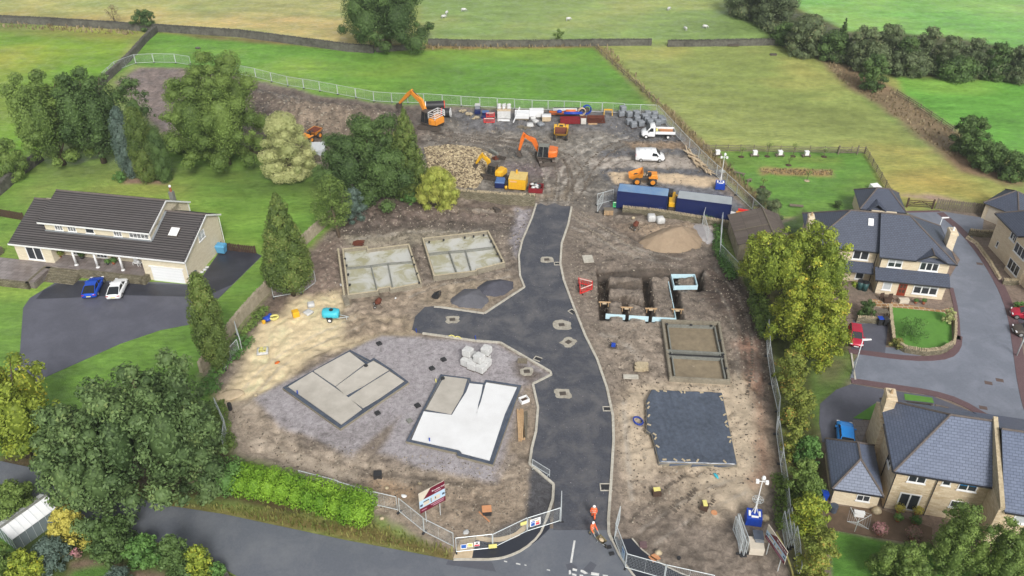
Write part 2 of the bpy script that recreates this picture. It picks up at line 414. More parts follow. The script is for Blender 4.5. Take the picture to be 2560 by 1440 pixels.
zone([(-3000,52),(345,78),(262,195),(60,440),(-3000,900)],S(124,168,56),edge=1)
zone([(-300,120),(60,130),(100,300),(-300,400)],S(152,170,78),edge=8,warp=5,amt=.7)
zone([(-200,60),(345,82),(340,100),(-200,76)],S(140,140,82),edge=3,warp=1.5,amt=.7)
zone([(385,78),(870,118),(1480,114),(1625,262),(1640,290),(980,280),(600,210),(330,160),(285,190),(262,195)],S(112,162,64),edge=1)
zone([(420,100),(800,150),(1100,190),(900,220),(500,160)],S(124,174,70),edge=10,warp=5,amt=.8)
zone([(395,78),(870,112),(1480,112),(1480,119),(1000,124),(870,124),(500,96)],S(135,125,82),edge=1.5,warp=.8)
zone([(900,130),(1010,120),(1150,180),(1010,250),(985,210)],S(112,150,66),edge=6,warp=3,amt=.5)
zone([(1480,110),(1505,110),(1665,262),(1640,262)],S(145,130,90),g=.6,edge=1.2,warp=1)
zone([(1505,112),(1965,108),(2070,165),(2170,262),(2400,430),(3400,800),(3400,520),(2470,512),(2240,500),(2150,378),(1755,362),(1650,262)],S(158,172,98),edge=1)
zone([(1650,250),(1960,300),(2120,420),(1900,350),(1730,340)],S(172,182,108),edge=14,warp=6,amt=.6)
zone([(1700,130),(1950,150),(2050,260),(1760,230)],S(146,164,88),edge=10,warp=5,amt=.6)
zone([(2240,350),(2450,470),(2560,520),(2230,500),(2150,400)],S(172,166,88),edge=6,warp=3,amt=.6)
zone([(1990,-380),(6000,-380),(6000,300),(2560,128),(2350,92),(2120,80),(2010,30),(1950,0)],S(132,190,98),edge=1)
zone([(2300,-380),(6000,-380),(6000,60),(2560,20)],S(150,198,120),edge=30,warp=8,amt=.8)  # paler towards the far corner: haze included in the grass colour
zone([(2240,190),(6000,300),(6000,900),(2560,395),(2385,330),(2270,260)],S(118,182,76),edge=1)
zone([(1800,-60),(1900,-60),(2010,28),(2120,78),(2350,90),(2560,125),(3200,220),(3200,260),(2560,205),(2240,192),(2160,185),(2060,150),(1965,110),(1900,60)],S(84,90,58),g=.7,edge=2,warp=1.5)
zone([(2040,140),(2160,175),(2250,232),(2395,325),(2460,400),(2560,420),(2560,470),(2400,430),(2260,315),(2180,255),(2100,200)],S(142,124,98),g=.5,edge=1.5,warp=1.3)
zone([(1945,105),(1990,108),(2030,130),(1990,125)],S(150,105,80),g=.3,edge=1.2)
zone([(1768,378),(2160,380),(2220,495),(2235,540),(2000,545),(1940,540),(1860,470),(1800,400)],S(108,154,66),edge=.5,warp=.4)
zone([(1900,420),(2085,425),(2080,440),(1905,437)],S(178,150,105),g=.5,edge=.8,warp=.8)
zone([(1940,388),(2100,395),(2095,402),(1940,396)],S(125,155,70),edge=1.5,warp=1)
zone([(1640,262),(1665,262),(1800,395),(1950,540),(1900,540),(1800,440),(1700,350)],S(142,128,92),g=.5,edge=1.0,warp=.9)
zone([(2240,488),(2330,488),(2420,505),(2340,500)],S(170,140,120),g=.2,edge=1.2)
zone([(-900,420),(80,400),(440,352),(620,380),(830,405),(858,540),(800,592),(690,712),(500,935),(545,1030),(470,1130),(0,1150),(-900,1150)],S(126,168,74),edge=.5,warp=.3,cls=2)
zone([(80,400),(380,370),(420,470),(150,480),(40,520)],S(138,152,84),edge=8,warp=4,amt=.7)
zone([(520,430),(850,430),(850,500),(520,470)],S(92,112,56),edge=6,warp=3,amt=.8)  # back lawn darkened here: the trees' shade painted into the grass
zone([(520,540),(760,540),(700,650),(600,640)],S(112,166,64),edge=8,warp=3,amt=.6)
zone([(300,446),(435,446),(420,460),(310,460)],S(150,120,95),g=.2,edge=.8,cls=None)
zone([(130,950),(500,830),(500,930),(350,1000)],S(122,168,68),edge=5,warp=3,amt=.7)
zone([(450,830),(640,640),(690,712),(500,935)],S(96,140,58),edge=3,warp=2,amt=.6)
SITEPX=[(288,205),(345,168),(450,168),(645,200),(810,240),(1000,262),(1400,272),(1640,276),(1700,340),(1905,540),(1840,545),(1805,575),(1812,650),(1868,722),(1918,800),(1925,850),(1945,1000),(1955,1150),(1975,1300),(1995,1600),(1565,1600),(1530,1400),(1380,1330),(1150,1400),(1125,1392),(1000,1325),(935,1290),(760,1200),(585,1135),(545,1010),(502,935),(690,712),(800,592),(860,545),(842,470),(800,412),(640,385),(520,378),(430,350),(330,260)]
_sl,_d=zone(SITEPX,S(130,116,102),g=0,edge=.8,warp=.7,cls=1)
SITE[_sl]=np.clip(_d/1.2,0,1)
zone([(300,200),(345,172),(450,172),(440,330),(400,330),(350,270)],S(132,116,110),g=0,edge=1,warp=1,cls=1)
zone([(600,200),(810,245),(1010,268),(1060,300),(1050,400),(900,400),(640,380)],S(102,88,78),g=0,edge=2,warp=1.2)
zone([(700,260),(900,300),(960,350),(700,330)],S(140,122,100),g=0,edge=5,warp=3,amt=.8)
zone([(640,225),(800,262),(1000,290),(990,275),(800,245)],S(100,86,76),g=0,edge=2,warp=1,amt=.8)
zone([(1050,280),(1640,280),(1800,450),(1800,520),(1500,530),(1350,510),(1150,480),(1060,400)],S(118,112,104),g=0,edge=2,warp=2)
zone([(1130,275),(1640,280),(1730,365),(1560,350),(1500,320),(1300,330),(1160,325)],S(104,104,108),g=0,edge=1.5,warp=1.2)
zone([(1330,330),(1500,345),(1480,420),(1400,480),(1380,420)],S(140,135,126),g=0,edge=4,warp=3,amt=.8)
zone([(1100,340),(1350,345),(1330,365),(1120,362)],S(138,128,115),g=0,edge=3,warp=2,amt=.6)
zone([(1120,350),(1320,352),(1320,357),(1120,354)],S(92,82,74),g=0,edge=.8,warp=.8,amt=.6)
zone([(1060,320),(1300,344),(1310,350),(1060,330)],S(96,86,78),g=0,edge=.8,warp=.8,amt=.6)
zone([(1270,410),(1400,410),(1400,450),(1290,440)],S(128,114,118),g=0,edge=2,warp=1)
zone([(1560,355),(1715,353),(1735,372),(1580,374)],S(142,118,90),g=0,edge=.8,warp=.5)
zone([(1500,374),(1740,370),(1760,385),(1500,395)],S(98,98,102),g=0,edge=.8,warp=.5)
zone([(1480,393),(1745,390),(1760,418),(1480,420)],S(166,154,142),g=0,edge=1,warp=.6)
zone([(1500,420),(1800,424),(1810,440),(1510,450)],S(96,97,103),g=0,edge=.7,warp=.5)
zone([(1525,432),(1640,432),(1800,446),(1806,464),(1740,468),(1640,455),(1540,460)],S(205,176,134),g=0,edge=.6,warp=.5)
zone([(1630,458),(1800,470),(1880,530),(1840,545),(1500,520),(1530,462)],S(104,106,114),g=0,edge=1,warp=.6)
zone([(1330,500),(1420,500),(1440,470),(1340,470)],S(168,146,112),g=0,edge=1.5,warp=1.2,amt=.7)
zone([(860,500),(1130,505),(1340,520),(1300,560),(1100,560),(850,590)],S(104,88,78),g=0,edge=2,warp=1.5)
zone([(1120,520),(1300,525),(1290,540),(1120,535)],S(140,122,102),g=0,edge=1,warp=1,amt=.6)
zone([(850,560),(1100,555),(1300,560),(1290,580),(1050,590),(860,600)],S(88,78,70),g=0,edge=1.5,warp=1.5,amt=.8)
zone([(1290,520),(1335,520),(1310,600),(1290,640),(1275,600)],S(138,132,138),g=0,edge=.6,warp=.5)
zone([(860,590),(1100,575),(1210,580),(1060,605),(880,615)],S(138,128,108),g=0,edge=1.2,warp=1)
zone([(1000,730),(1270,680),(1300,710),(1200,780),(1060,770),(1030,760)],S(160,142,116),g=0,edge=1.5,warp=1.2)
zone([(620,850),(690,780),(770,700),(850,720),(860,790),(1010,790),(1030,830),(950,840),(800,880),(650,1000),(560,1010),(545,990),(600,930)],S(225,200,146),g=0,edge=1.2,warp=1)
zone([(860,790),(1030,790),(1030,832),(950,842),(860,850)],S(158,138,112),g=0,edge=1.2,warp=1)
zone([(900,740),(1120,700),(1000,800),(880,790)],S(160,140,116),g=0,edge=1.2,warp=1,amt=.8)
zone([(700,690),(760,690),(700,780),(650,800)],S(110,92,78),g=0,edge=1.5,warp=1)
zone([(790,600),(850,600),(850,720),(790,740),(740,740)],S(128,108,94),g=0,edge=1,warp=1)
zone([(560,1010),(640,990),(760,1120),(1000,1170),(1330,1140),(1345,1240),(1300,1320),(1130,1390),(900,1260),(600,1135)],S(172,154,132),g=0,edge=1.2,warp=1)
zone([(940,1200),(1330,1180),(1340,1300),(1150,1380),(950,1280)],S(140,120,96),g=0,edge=3,warp=2,amt=.7)
zone([(960,1195),(1090,1240),(1000,1250),(930,1215)],S(168,132,88),g=0,edge=1.2,warp=1.2,amt=.7)
zone([(630,995),(955,838),(1240,858),(1375,935),(1335,960),(1335,1060),(1240,1206),(1060,1170),(950,1130),(1000,1040),(875,1132),(700,1065)],S(158,152,158),g=.0,edge=.5,warp=.4)
zone([(700,1050),(860,1080),(990,1040),(870,1130)],S(142,136,140),g=0,edge=1,warp=.8,amt=.8)
zone([(1290,905),(1360,935),(1325,955),(1290,940)],S(112,100,92),g=0,edge=.8,warp=.8)
zone([(1310,965),(1335,965),(1345,1080),(1330,1140),(1290,1140),(1240,1190)],S(148,130,108),g=0,edge=.8,warp=.6)
zone([(1325,1160),(1390,1210),(1380,1290),(1310,1312),(1325,1240)],S(80,80,86),g=0,edge=.4,warp=.5)
zone([(1240,1325),(1320,1300),(1300,1340),(1230,1348)],S(90,84,82),g=0,edge=.6,warp=.6)
zone([(1560,950),(1870,940),(1935,1080),(1945,1190),(1800,1290),(1570,1270),(1545,1100)],S(196,174,142),g=0,edge=1.5,warp=1.2)
zone([(1535,1180),(1700,1180),(1760,1270),(1650,1350),(1540,1340)],S(140,124,108),g=0,edge=3,warp=2,amt=.8)
zone([(1480,820),(1650,800),(1680,950),(1530,980)],S(150,134,116),g=0,edge=2,warp=1.5,amt=.8)
zone([(1750,650),(1860,690),(1930,820),(1925,900),(1850,830),(1760,740)],S(90,74,64),g=0,edge=2,warp=1.4)
zone([(1850,830),(1905,860),(1930,1200),(1890,1200),(1880,1000)],S(156,104,76),g=0,edge=1.2,warp=1.5,amt=.65)
zone([(1905,850),(1935,850),(1960,1180),(1940,1200)],S(86,72,60),g=0,edge=.7,warp=.5)
zone([(1540,560),(1790,560),(1800,600),(1700,618),(1540,605)],S(172,146,116),g=0,edge=1.2,warp=1)
zone([(1735,558),(1780,565),(1790,600),(1768,608)],S(172,168,168),g=0,edge=.6,warp=.5)
zone([(1420,540),(1560,560),(1700,625),(1790,640),(1780,670),(1440,665),(1410,600)],S(112,98,86),g=0,edge=2,warp=1.5,amt=.8)
zone([(1440,560),(1520,590),(1600,640),(1530,650),(1450,610)],S(160,146,130),g=0,edge=3,warp=3,amt=.5)
zone([(1350,360),(1450,400),(1470,600),(1430,600),(1420,500),(1330,470)],S(118,106,92),g=0,edge=3,warp=2.5,amt=.6)
zone([(1905,560),(2040,530),(2240,540),(2560,500),(6000,500),(6000,2200),(2080,2200),(2050,1440),(2040,1100),(2010,880)],S(128,114,98),g=.3,edge=.5,warp=.3,cls=2)
zone([(1800,560),(1920,560),(2050,700),(2130,880),(2140,935),(2055,1010),(2050,1440),(1990,1440),(1960,1180),(1940,900),(1870,700)],S(88,96,52),g=.8,edge=.6,warp=.6,cls=2)
zone([(2030,890),(2125,880),(2132,940),(2055,1010),(2055,1100),(2025,1000)],S(108,138,66),g=1,edge=.8,warp=.6,cls=2)
zone([(2040,900),(2110,900),(2110,950),(2050,960)],S(118,112,82),g=.8,edge=1.2,warp=1,amt=.7)
zone([(2072,1325),(2250,1360),(2560,1400),(2700,1700),(2100,1700)],S(90,146,58),g=1,edge=.25,warp=.1,cls=2)
zone([(1960,560),(2010,525),(2030,560),(1990,600)],S(80,105,55),g=1,edge=.6)
zone([(-900,1225),(100,1290),(330,1345),(560,1440),(700,1700),(-900,1700)],S(86,104,52),g=.8,edge=.6,warp=.4,cls=2)
zone([(170,1405),(215,1395),(420,1435),(420,1460),(170,1440)],S(128,104,84),g=.1,edge=.6,warp=.3)
zone([(180,1425),(260,1412),(330,1440),(330,1500),(150,1500)],S(92,132,58),g=1,edge=.5,warp=.2)
zone([(-100,1320),(40,1325),(35,1380),(-100,1370)],S(104,150,60),g=1,edge=.4,warp=.2)
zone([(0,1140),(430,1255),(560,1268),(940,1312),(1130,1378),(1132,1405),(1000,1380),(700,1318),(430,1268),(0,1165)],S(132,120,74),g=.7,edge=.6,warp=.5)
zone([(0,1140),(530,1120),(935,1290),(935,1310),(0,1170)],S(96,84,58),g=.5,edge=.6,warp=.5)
# ---- relief
mud=SITE*(1-np.clip(CO[...,3],0,1))
rough_n=fbm(GX,GY,1.4,31,3)-.5;lump=fbm(GX,GY,5.0,33,3)-.5
ruts=np.sin((GX*.95+GY*.25+WARP2*1.5)*3.4)*(vnoise(GX,GY,6,77)>.42)
FLATPX=[[(630,995),(955,838),(1240,858),(1375,935),(1335,960),(1335,1060),(1240,1206),(950,1130),(870,1132)],[(1330,505),(1440,505),(1440,760),(1540,960),(1545,1440),(1130,1440),(1130,1340),(1330,1160),(1330,950),(1230,870),(1020,850),(1020,750),(1210,770),(1290,720)]]
flat=np.zeros((NY,NX))
for P_ in FLATPX:
 flat=np.maximum(flat,np.clip(sdf(wpoly(P_))/.6+1,0,1))
HT+=mud*(1-flat)*(rough_n*.42+(vnoise(GX,GY,.55,37)-.5)*.26+lump*.3+ruts*.09-.08)
HT+=mud*flat*(rough_n*.04-.02)
def mound(px,h,edge,world=False):
 d=sdf(wpoly(px));t=np.clip(d/edge,0,1);return h*t*t*(3-2*t)
HT+=mound([(560,200),(810,252),(1010,280),(1060,320),(1000,350),(640,330)],3.2,7)*(0.75+.5*lump+.3*rough_n)
HT+=mound([(860,505),(1130,508),(1320,525),(1290,562),(1060,560),(850,585)],.8,3)*(.8+lump+rough_n)
TR=[[(1495,670),(1756,672),(1756,690),(1495,688)],[(1497,676),(1517,676),(1519,797),(1502,797)],[(1742,676),(1754,676),(1758,722),(1746,722)],[(1607,680),(1623,680),(1635,802),(1619,802)],[(1675,680),(1689,680),(1707,803),(1692,803)],[(1512,704),(1613,706),(1613,720),(1512,718)],[(1520,740),(1566,741),(1620,756),(1620,764),(1560,752),(1520,750)],[(1557,741),(1566,741),(1570,799),(1561,799)],[(1680,716),(1746,718),(1748,724),(1680,722)],[(1498,700),(1520,700),(1520,752),(1498,752)]]
for P_ in TR:
 d=sdf(wpoly(P_));t=np.clip(d/.2+.8,0,1);HT=np.minimum(HT,HT*(1-t)+(-2.1)*t)
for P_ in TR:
 d=sdf(wpoly(P_));t=(np.clip(d/.25+1.3,0,1)*.9)[...,None];CO[...,:3]=CO[...,:3]*(1-t)+np.array(S(70,60,52))*t  # trench walls, floor and rim coloured dark: damp subsoil plus painted-in shade
for P_,h in([(832,622),(1030,604),(1072,725),(865,755)],-.3),([(1045,602),(1225,578),(1275,668),(1075,708)],-.3),([(1645,800),(1800,802),(1838,965),(1665,960)],-.2):
 d=sdf(wpoly(P_));t=np.clip(d/.6+.5,0,1);HT=HT*(1-t)+h*t
def track(px,w_,col,amt=.6,gauge=0):
 P=smooth_poly([G(u,v).to_2d()for u,v in px],2,False);l_=sum(col)/3;c=np.array([q*.7+l_*.3 for q in col])
 for sg in((-gauge/2,gauge/2)if gauge else(0,)):
  Q=np.array([tuple(p)for p in(offset_line(P,sg)if sg else P)]);m=w_+2
  i0,i1=np.searchsorted(XS,[Q[:,0].min()-m,Q[:,0].max()+m]);j0,j1=np.searchsorted(YS,[Q[:,1].min()-m,Q[:,1].max()+m]);sl_=(slice(j0,j1),slice(i0,i1));X,Y=GX[sl_],GY[sl_];d=np.full(X.shape,1e9)
  for a,b in zip(Q,Q[1:]):
   e=b-a;L_=(e**2).sum()+1e-9;t=np.clip(((X-a[0])*e[0]+(Y-a[1])*e[1])/L_,0,1);d=np.minimum(d,(X-a[0]-t*e[0])**2+(Y-a[1]-t*e[1])**2)
  t=np.clip(1.4-np.sqrt(d)/w_*1.4+WARP[sl_]*.5,0,1)*amt*mud[sl_]*(.35+.65*(vnoise(X,Y,.9,5)>.35));CO[sl_][...,:3]=CO[sl_][...,:3]*(1-t[...,None])+c*t[...,None];HT[sl_]-=t*.07
LM,DM=S(176,168,156),S(78,68,60)
def smooth_poly(P,it=1,closed=True):
 for _ in range(it):
  Q=[];n=len(P)
  for k in range(n if closed else n-1):a,b=Vector(P[k]),Vector(P[(k+1)%n]);Q+=[a*.75+b*.25,a*.25+b*.75]
  if not closed:Q=[Vector(P[0])]+Q+[Vector(P[-1])]
  P=Q
 return P
def offset_line(P,dd):
 out=[];n=len(P)
 for k in range(n):a=Vector(P[max(k-1,0)]);b=Vector(P[min(k+1,n-1)]);t=(b-a).normalized();out.append(Vector(P[k])+Vector((-t.y,t.x))*dd)
 return out
for px,w_,c_,am,ga in[([(1370,512),(1375,460),(1400,400),(1470,360),(1560,338)],.5,LM,.7,2),([(1400,512),(1420,460),(1480,410),(1580,402)],.45,LM,.7,2),([(1390,505),(1385,440),(1350,380),(1250,350),(1100,335)],.45,LM,.6,2),([(1410,500),(1420,440),(1380,370),(1300,335),(1180,325)],.35,DM,.6,2),([(1350,500),(1340,440),(1300,390),(1200,360),(1070,345)],.4,DM,.5,2),([(1420,505),(1460,450),(1530,400),(1600,385)],.3,DM,.55,2),([(1060,322),(1160,338),(1290,352)],.25,DM,.7,1.6),([(1060,310),(1180,330),(1320,340)],.25,LM,.6,1.6),([(1440,470),(1480,480),(1530,478)],.6,LM,.7,1.5),([(1440,560),(1500,585),(1580,630),(1700,655)],.35,LM,.6,2),([(1430,600),(1520,640),(1600,655)],.3,DM,.5,1.8),([(1440,540),(1480,560),(1560,600),(1650,640)],.25,LM,.5,1.8),([(1790,650),(1850,720),(1880,820),(1890,950)],.35,DM,.6,2),([(1770,670),(1830,740),(1860,830),(1870,950)],.3,LM,.35,2),([(640,1000),(700,930),(790,870),(930,830)],.25,DM,.35,1.8),([(600,1010),(660,930),(760,860),(900,800)],.25,LM,.4,1.8),([(620,1100),(800,1170),(1000,1205),(1200,1240)],.35,DM,.4,2),([(900,1185),(1050,1190),(1200,1215),(1310,1190)],.4,DM,.5,0),([(1560,1330),(1640,1280),(1700,1215),(1800,1190)],.3,DM,.5,2),([(1620,1340),(1740,1260),(1850,1210)],.25,LM,.4,2),([(1560,1000),(1565,1100),(1580,1250)],.4,LM,.5,0),([(1500,830),(1560,850),(1600,900)],.5,LM,.5,0),([(860,560),(1000,545),(1150,560),(1290,560)],.5,DM,.5,0),([(880,600),(1000,580),(1200,575)],.5,LM,.4,0),([(900,740),(960,800),(1020,800)],.4,DM,.4,1.8),([(1020,730),(1100,700),(1280,680)],.4,LM,.5,1.6),([(1140,520),(1240,535),(1300,545)],.5,LM,.4,0),([(660,240),(800,265),(960,290),(1050,315)],.5,LM,.5,2),([(640,300),(760,290),(880,330)],.6,DM,.5,0)]:track(px,w_,c_,am,ga)
st=fbm(GX*.8+WARP*1.2,GY*1.1+WARP2,2.0,51,4)
st2=fbm(GX+WARP,GY+WARP2,1.1,52,3);big=fbm(GX,GY,12,53,3)
k=(1-flat*.75)*mud*(1-.75*np.clip((CO[...,0]-.3)*5,0,1))
mul=1+k*((st-.5)*.6+(st2-.5)*.9+(big-.5)*.25-ruts*.12)
gr=np.clip(CO[...,3],0,1)
gst=fbm(GX*.3,GY*1.0,1.6,61,3);gbig=fbm(GX*.6,GY,18,62,4)
mul=mul*(1+gr*((gst-.5)*.6+(gbig-.5)*.5))
CO[...,:3]*=np.clip(mul,.35,1.9)[...,None]
yel=np.clip((gbig-.52)*4,0,1)*gr*.35
CO[...,0]*=1+yel;CO[...,2]*=1+yel*.3
CO[...,:3]=np.clip(CO[...,:3],.008,.72)
def ground_mat():
 m=new_mat('soil_and_turf');N=NT(m)
 at=N.add('ShaderNodeAttribute',attribute_name='Col');tc=N.add('ShaderNodeTexCoord').outputs['Object']
 al=at.outputs['Alpha']
 mp=N.add('ShaderNodeMapping');mp.inputs['Scale'].default_value=(.45,1.3,1);N.l.new(tc,mp.inputs[0])
 gN=N.noise(mp.outputs[0],1.6,6,.72,.3);gN2=N.noise(tc,7.0,4,.75)
 dN=N.noise(tc,1.7,8,.8,.6);dN2=N.noise(tc,6,5,.8);vo=N.add('ShaderNodeTexVoronoi');vo.inputs['Scale'].default_value=3.2;N.l.new(tc,vo.inputs['Vector'])
 grass=N.mix(N.ramp(gN,.3,.7),(.62,.66,.6),(1.4,1.32,1.34));grass=N.mix(N.ramp(gN2,.35,.7,(0,0,0),(.6,)*3),grass,(.68,.72,.6),'MULTIPLY')
 dirt=N.mix(N.ramp(dN,.34,.68),(.5,.48,.46),(1.55,1.53,1.5));dirt=N.mix(N.ramp(dN2,.42,.72,(0,0,0),(.55,)*3),dirt,(.55,.53,.5),'MULTIPLY')
 stone=N.ramp(vo.outputs['Distance'],.06,.13,(1,1,1),(0,0,0));spk=N.noise(tc,.9,2)
 bw=N.add('ShaderNodeRGBToBW');N.l.new(at.outputs['Color'],bw.inputs[0]);dirt=N.mix(N.ramp(bw.outputs[0],.3,.42,(0,0,0),(.62,)*3),dirt,(.95,.95,.95))
 mulc=N.mix(al,dirt,grass)
 col=N.mix(1.0,at.outputs['Color'],mulc,'MULTIPLY')
 mm=N.add('ShaderNodeMath',operation='MULTIPLY');N.l.new(stone,mm.inputs[0]);inv=N.add('ShaderNodeMath',operation='SUBTRACT');inv.inputs[0].default_value=.6;N.l.new(al,inv.inputs[1])
 cl=N.add('ShaderNodeClamp');N.l.new(inv.outputs[0],cl.inputs[0]);N.l.new(cl.outputs[0],mm.inputs[1]);m3=N.add('ShaderNodeMath',operation='MULTIPLY');N.l.new(mm.outputs[0],m3.inputs[0]);N.l.new(N.ramp(spk,.45,.6),m3.inputs[1])
 col=N.mix(m3.outputs[0],col,(.42,.38,.33))
 r=N.ramp(N.noise(tc,.4,3),.4,.6,(.34,)*3,(.88,)*3)
 hsum=N.mix(al,N.mix(.5,dN,dN2),gN2)
 finish(N,col,r,hsum,1.0,.16,spec=.3)
 return m
M_ground=ground_mat()
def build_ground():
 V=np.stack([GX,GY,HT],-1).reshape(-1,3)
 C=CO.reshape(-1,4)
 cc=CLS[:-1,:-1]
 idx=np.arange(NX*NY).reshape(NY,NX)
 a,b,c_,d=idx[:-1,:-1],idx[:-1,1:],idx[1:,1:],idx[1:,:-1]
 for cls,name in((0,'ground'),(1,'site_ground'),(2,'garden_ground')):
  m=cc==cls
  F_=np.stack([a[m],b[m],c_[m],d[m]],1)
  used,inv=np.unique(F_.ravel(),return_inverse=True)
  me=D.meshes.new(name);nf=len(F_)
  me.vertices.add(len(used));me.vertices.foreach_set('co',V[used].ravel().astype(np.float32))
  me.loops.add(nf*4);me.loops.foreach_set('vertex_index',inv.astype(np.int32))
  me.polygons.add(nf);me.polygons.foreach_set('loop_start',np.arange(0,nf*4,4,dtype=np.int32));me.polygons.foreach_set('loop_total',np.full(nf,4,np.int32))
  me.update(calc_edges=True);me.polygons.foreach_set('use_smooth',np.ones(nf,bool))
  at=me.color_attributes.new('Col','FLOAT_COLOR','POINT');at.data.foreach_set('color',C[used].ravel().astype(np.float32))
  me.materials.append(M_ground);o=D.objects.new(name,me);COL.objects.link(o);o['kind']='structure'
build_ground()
def gz(x,y):
 i=min(max(int(np.searchsorted(XS,x)),1),NX-1);j=min(max(int(np.searchsorted(YS,y)),1),NY-1)
 return float(HT[j,i])
 # ------ surfaced areas as sheets, each with a real edge
from mathutils.geometry import tessellate_polygon
def sheet(name,px,z,m,it=0,kind='structure',parent=None):
 P=smooth_poly([G(u,v).to_2d()for u,v in px],it)
 mb=MB();n=len(P)
 top=[mb.pv((p[0],p[1],z))for p in P];bot=[mb.pv((p[0],p[1],z-.25))for p in P]
 A2=sum(P[k][0]*P[(k+1)%n][1]-P[(k+1)%n][0]*P[k][1]for k in range(n))
 for t in tessellate_polygon([[Vector((p[0],p[1],0))for p in P]]):
  a,b,c_=[Vector(P[i])for i in t]
  cr=(b-a).x*(c_-a).y-(b-a).y*(c_-a).x
  t=t if cr>0 else t[::-1]
  mb.addf([top[i]for i in t])
 for k in range(n):
  q=[bot[k],bot[(k+1)%n],top[(k+1)%n],top[k]]
  mb.addf(q if A2>0 else q[::-1])
 return mb.build(name,m,parent,kind=kind)
def strip(name,px,w_,z0,z1,m,it=0,kind='structure',seg=None,world=False):
 P=[Vector(p)for p in px]if world else[G(u,v).to_2d()for u,v in px]
 if it:P=smooth_poly(P,it,False)
 L_,R_=offset_line(P,w_/2),offset_line(P,-w_/2)
 mb=MB()
 if seg:
  Q=[];
  for a,b in zip(P,P[1:]):
   n=max(1,round((b-a).length/seg))
   Q+=[a+(b-a)*k/n for k in range(n)]
  Q.append(P[-1]);rn=random.Random(3)
  for a,b in zip(Q,Q[1:]):
   d=(b-a).normalized();a2,b2=a+d*.02,b-d*.02;nn=Vector((-d.y,d.x))*w_/2;dz=rn.uniform(-.012,.012)
   q=[a2-nn,b2-nn,b2+nn,a2+nn]
   mb.hexa([(p.x,p.y,z0)for p in q],[(p.x,p.y,z1+dz)for p in q])
 else:
  for k in range(len(P)-1):
   q=[R_[k],R_[k+1],L_[k+1],L_[k]]
   mb.hexa([(p[0],p[1],z0)for p in q],[(p[0],p[1],z1)for p in q])
 return mb.build(name,m,kind=kind)
PUB=[(-900,900),(-300,1060),(-60,1140),(90,1172),(240,1220),(430,1266),(560,1286),(700,1316),(860,1350),(1000,1376),(1135,1402),(1230,1402),(1290,1380),(1335,1350),(1372,1322),(1520,1326),(1535,1350),(1566,1400),(1600,1450),(1900,1560),(1900,1750),(900,1700),(600,1445),(520,1400),(420,1365),(330,1335),(100,1285),(0,1238),(-300,1180),(-900,1040)]
sheet('public_road',PUB,.04,M_pubroad)
ACC=[(1383,1326),(1384,1290),(1388,1212),(1328,1166),(1332,1120),(1342,1080),(1347,1020),(1335,962),(1382,938),(1376,925),(1252,856),(1190,851),(1045,832),(1030,824),(1038,792),(1062,768),(1085,766),(1210,783),(1311,718),(1302,690),(1298,640),(1308,600),(1330,545),(1341,513),(1352,509),(1366,515),(1386,508),(1405,516),(1426,516),(1420,560),(1403,610),(1400,660),(1408,700),(1430,760),(1462,840),(1492,900),(1516,970),(1530,1040),(1532,1100),(1526,1200),(1519,1326)]
sheet('access_road',ACC,.044,M_newtar)
sheet('footway',[(1180,1398),(1188,1352),(1235,1357),(1290,1345),(1318,1322),(1340,1300),(1376,1298),(1374,1322),(1346,1350),(1300,1382),(1236,1399)],.1,M_smooth,0)
sheet('footway_end',[(1133,1398),(1150,1352),(1188,1344),(1188,1352),(1180,1398)],.104,M_pale)
sheet('footway',[(1532,1352),(1580,1348),(1610,1382),(1680,1425),(1760,1452),(1640,1500),(1590,1450),(1552,1396)],.1,M_smooth)
ke=dict(it=0)
strip('kerb',[(1341,510),(1330,545),(1306,602),(1297,640),(1300,690),(1311,719),(1211,785),(1100,769),(1085,768)],.26,-.15,.15,M_kerb,0,seg=.92)
strip('kerb',[(1056,834),(1190,853),(1250,857),(1376,930),(1378,938),(1332,961)],.26,-.15,.15,M_kerb,0,seg=.92)
strip('kerb',[(1332,961),(1345,1020),(1340,1080),(1330,1120),(1324,1160),(1384,1212),(1382,1250),(1364,1305)],.26,-.15,.15,M_kerb,0,seg=.92)
strip('kerb',[(1364,1305),(1348,1342),(1310,1375),(1270,1393),(1235,1400),(1180,1400),(1134,1400)],.2,-.1,.14,M_kerb,1)
strip('kerb',[(1429,518),(1421,560),(1404,610),(1401,660),(1409,700),(1431,760),(1463,840),(1493,900),(1517,970),(1532,1040),(1534,1100),(1528,1200),(1521,1300),(1522,1335),(1530,1352)],.28,-.15,.15,M_kerb,0,seg=.92)
strip('kerb',[(1530,1352),(1552,1398),(1590,1448),(1640,1500)],.18,-.1,.14,M_kerb,1)
strip('footway_edging',[(1580,1348),(1612,1384),(1680,1427),(1760,1456)],.12,-.1,.14,M_kerb,1)
strip('footway_edging',[(1190,1346),(1235,1354),(1288,1342),(1310,1322),(1330,1300)],.5,-.1,.13,M_pale,1)
sheet('driveway',[(-60,960),(35,930),(50,880),(58,770),(75,745),(150,700),(400,706),(476,712),(500,700),(560,612),(640,632),(655,640),(548,745),(500,795),(472,812),(400,826),(300,860),(200,905),(110,945),(60,1000),(-60,1040)],.03,M_drive)
sheet('drive_reflection_tone',[(160,702),(400,710),(476,714),(500,702),(560,613),(640,633),(654,640),(580,712),(520,738),(460,742),(300,738),(180,745),(90,748),(110,725)],.034,road('reflection_tone_asphalt',S(52,53,61),S(66,67,76),.3,.12))  # drive's wet look by the house: change of reflection painted as darker asphalt
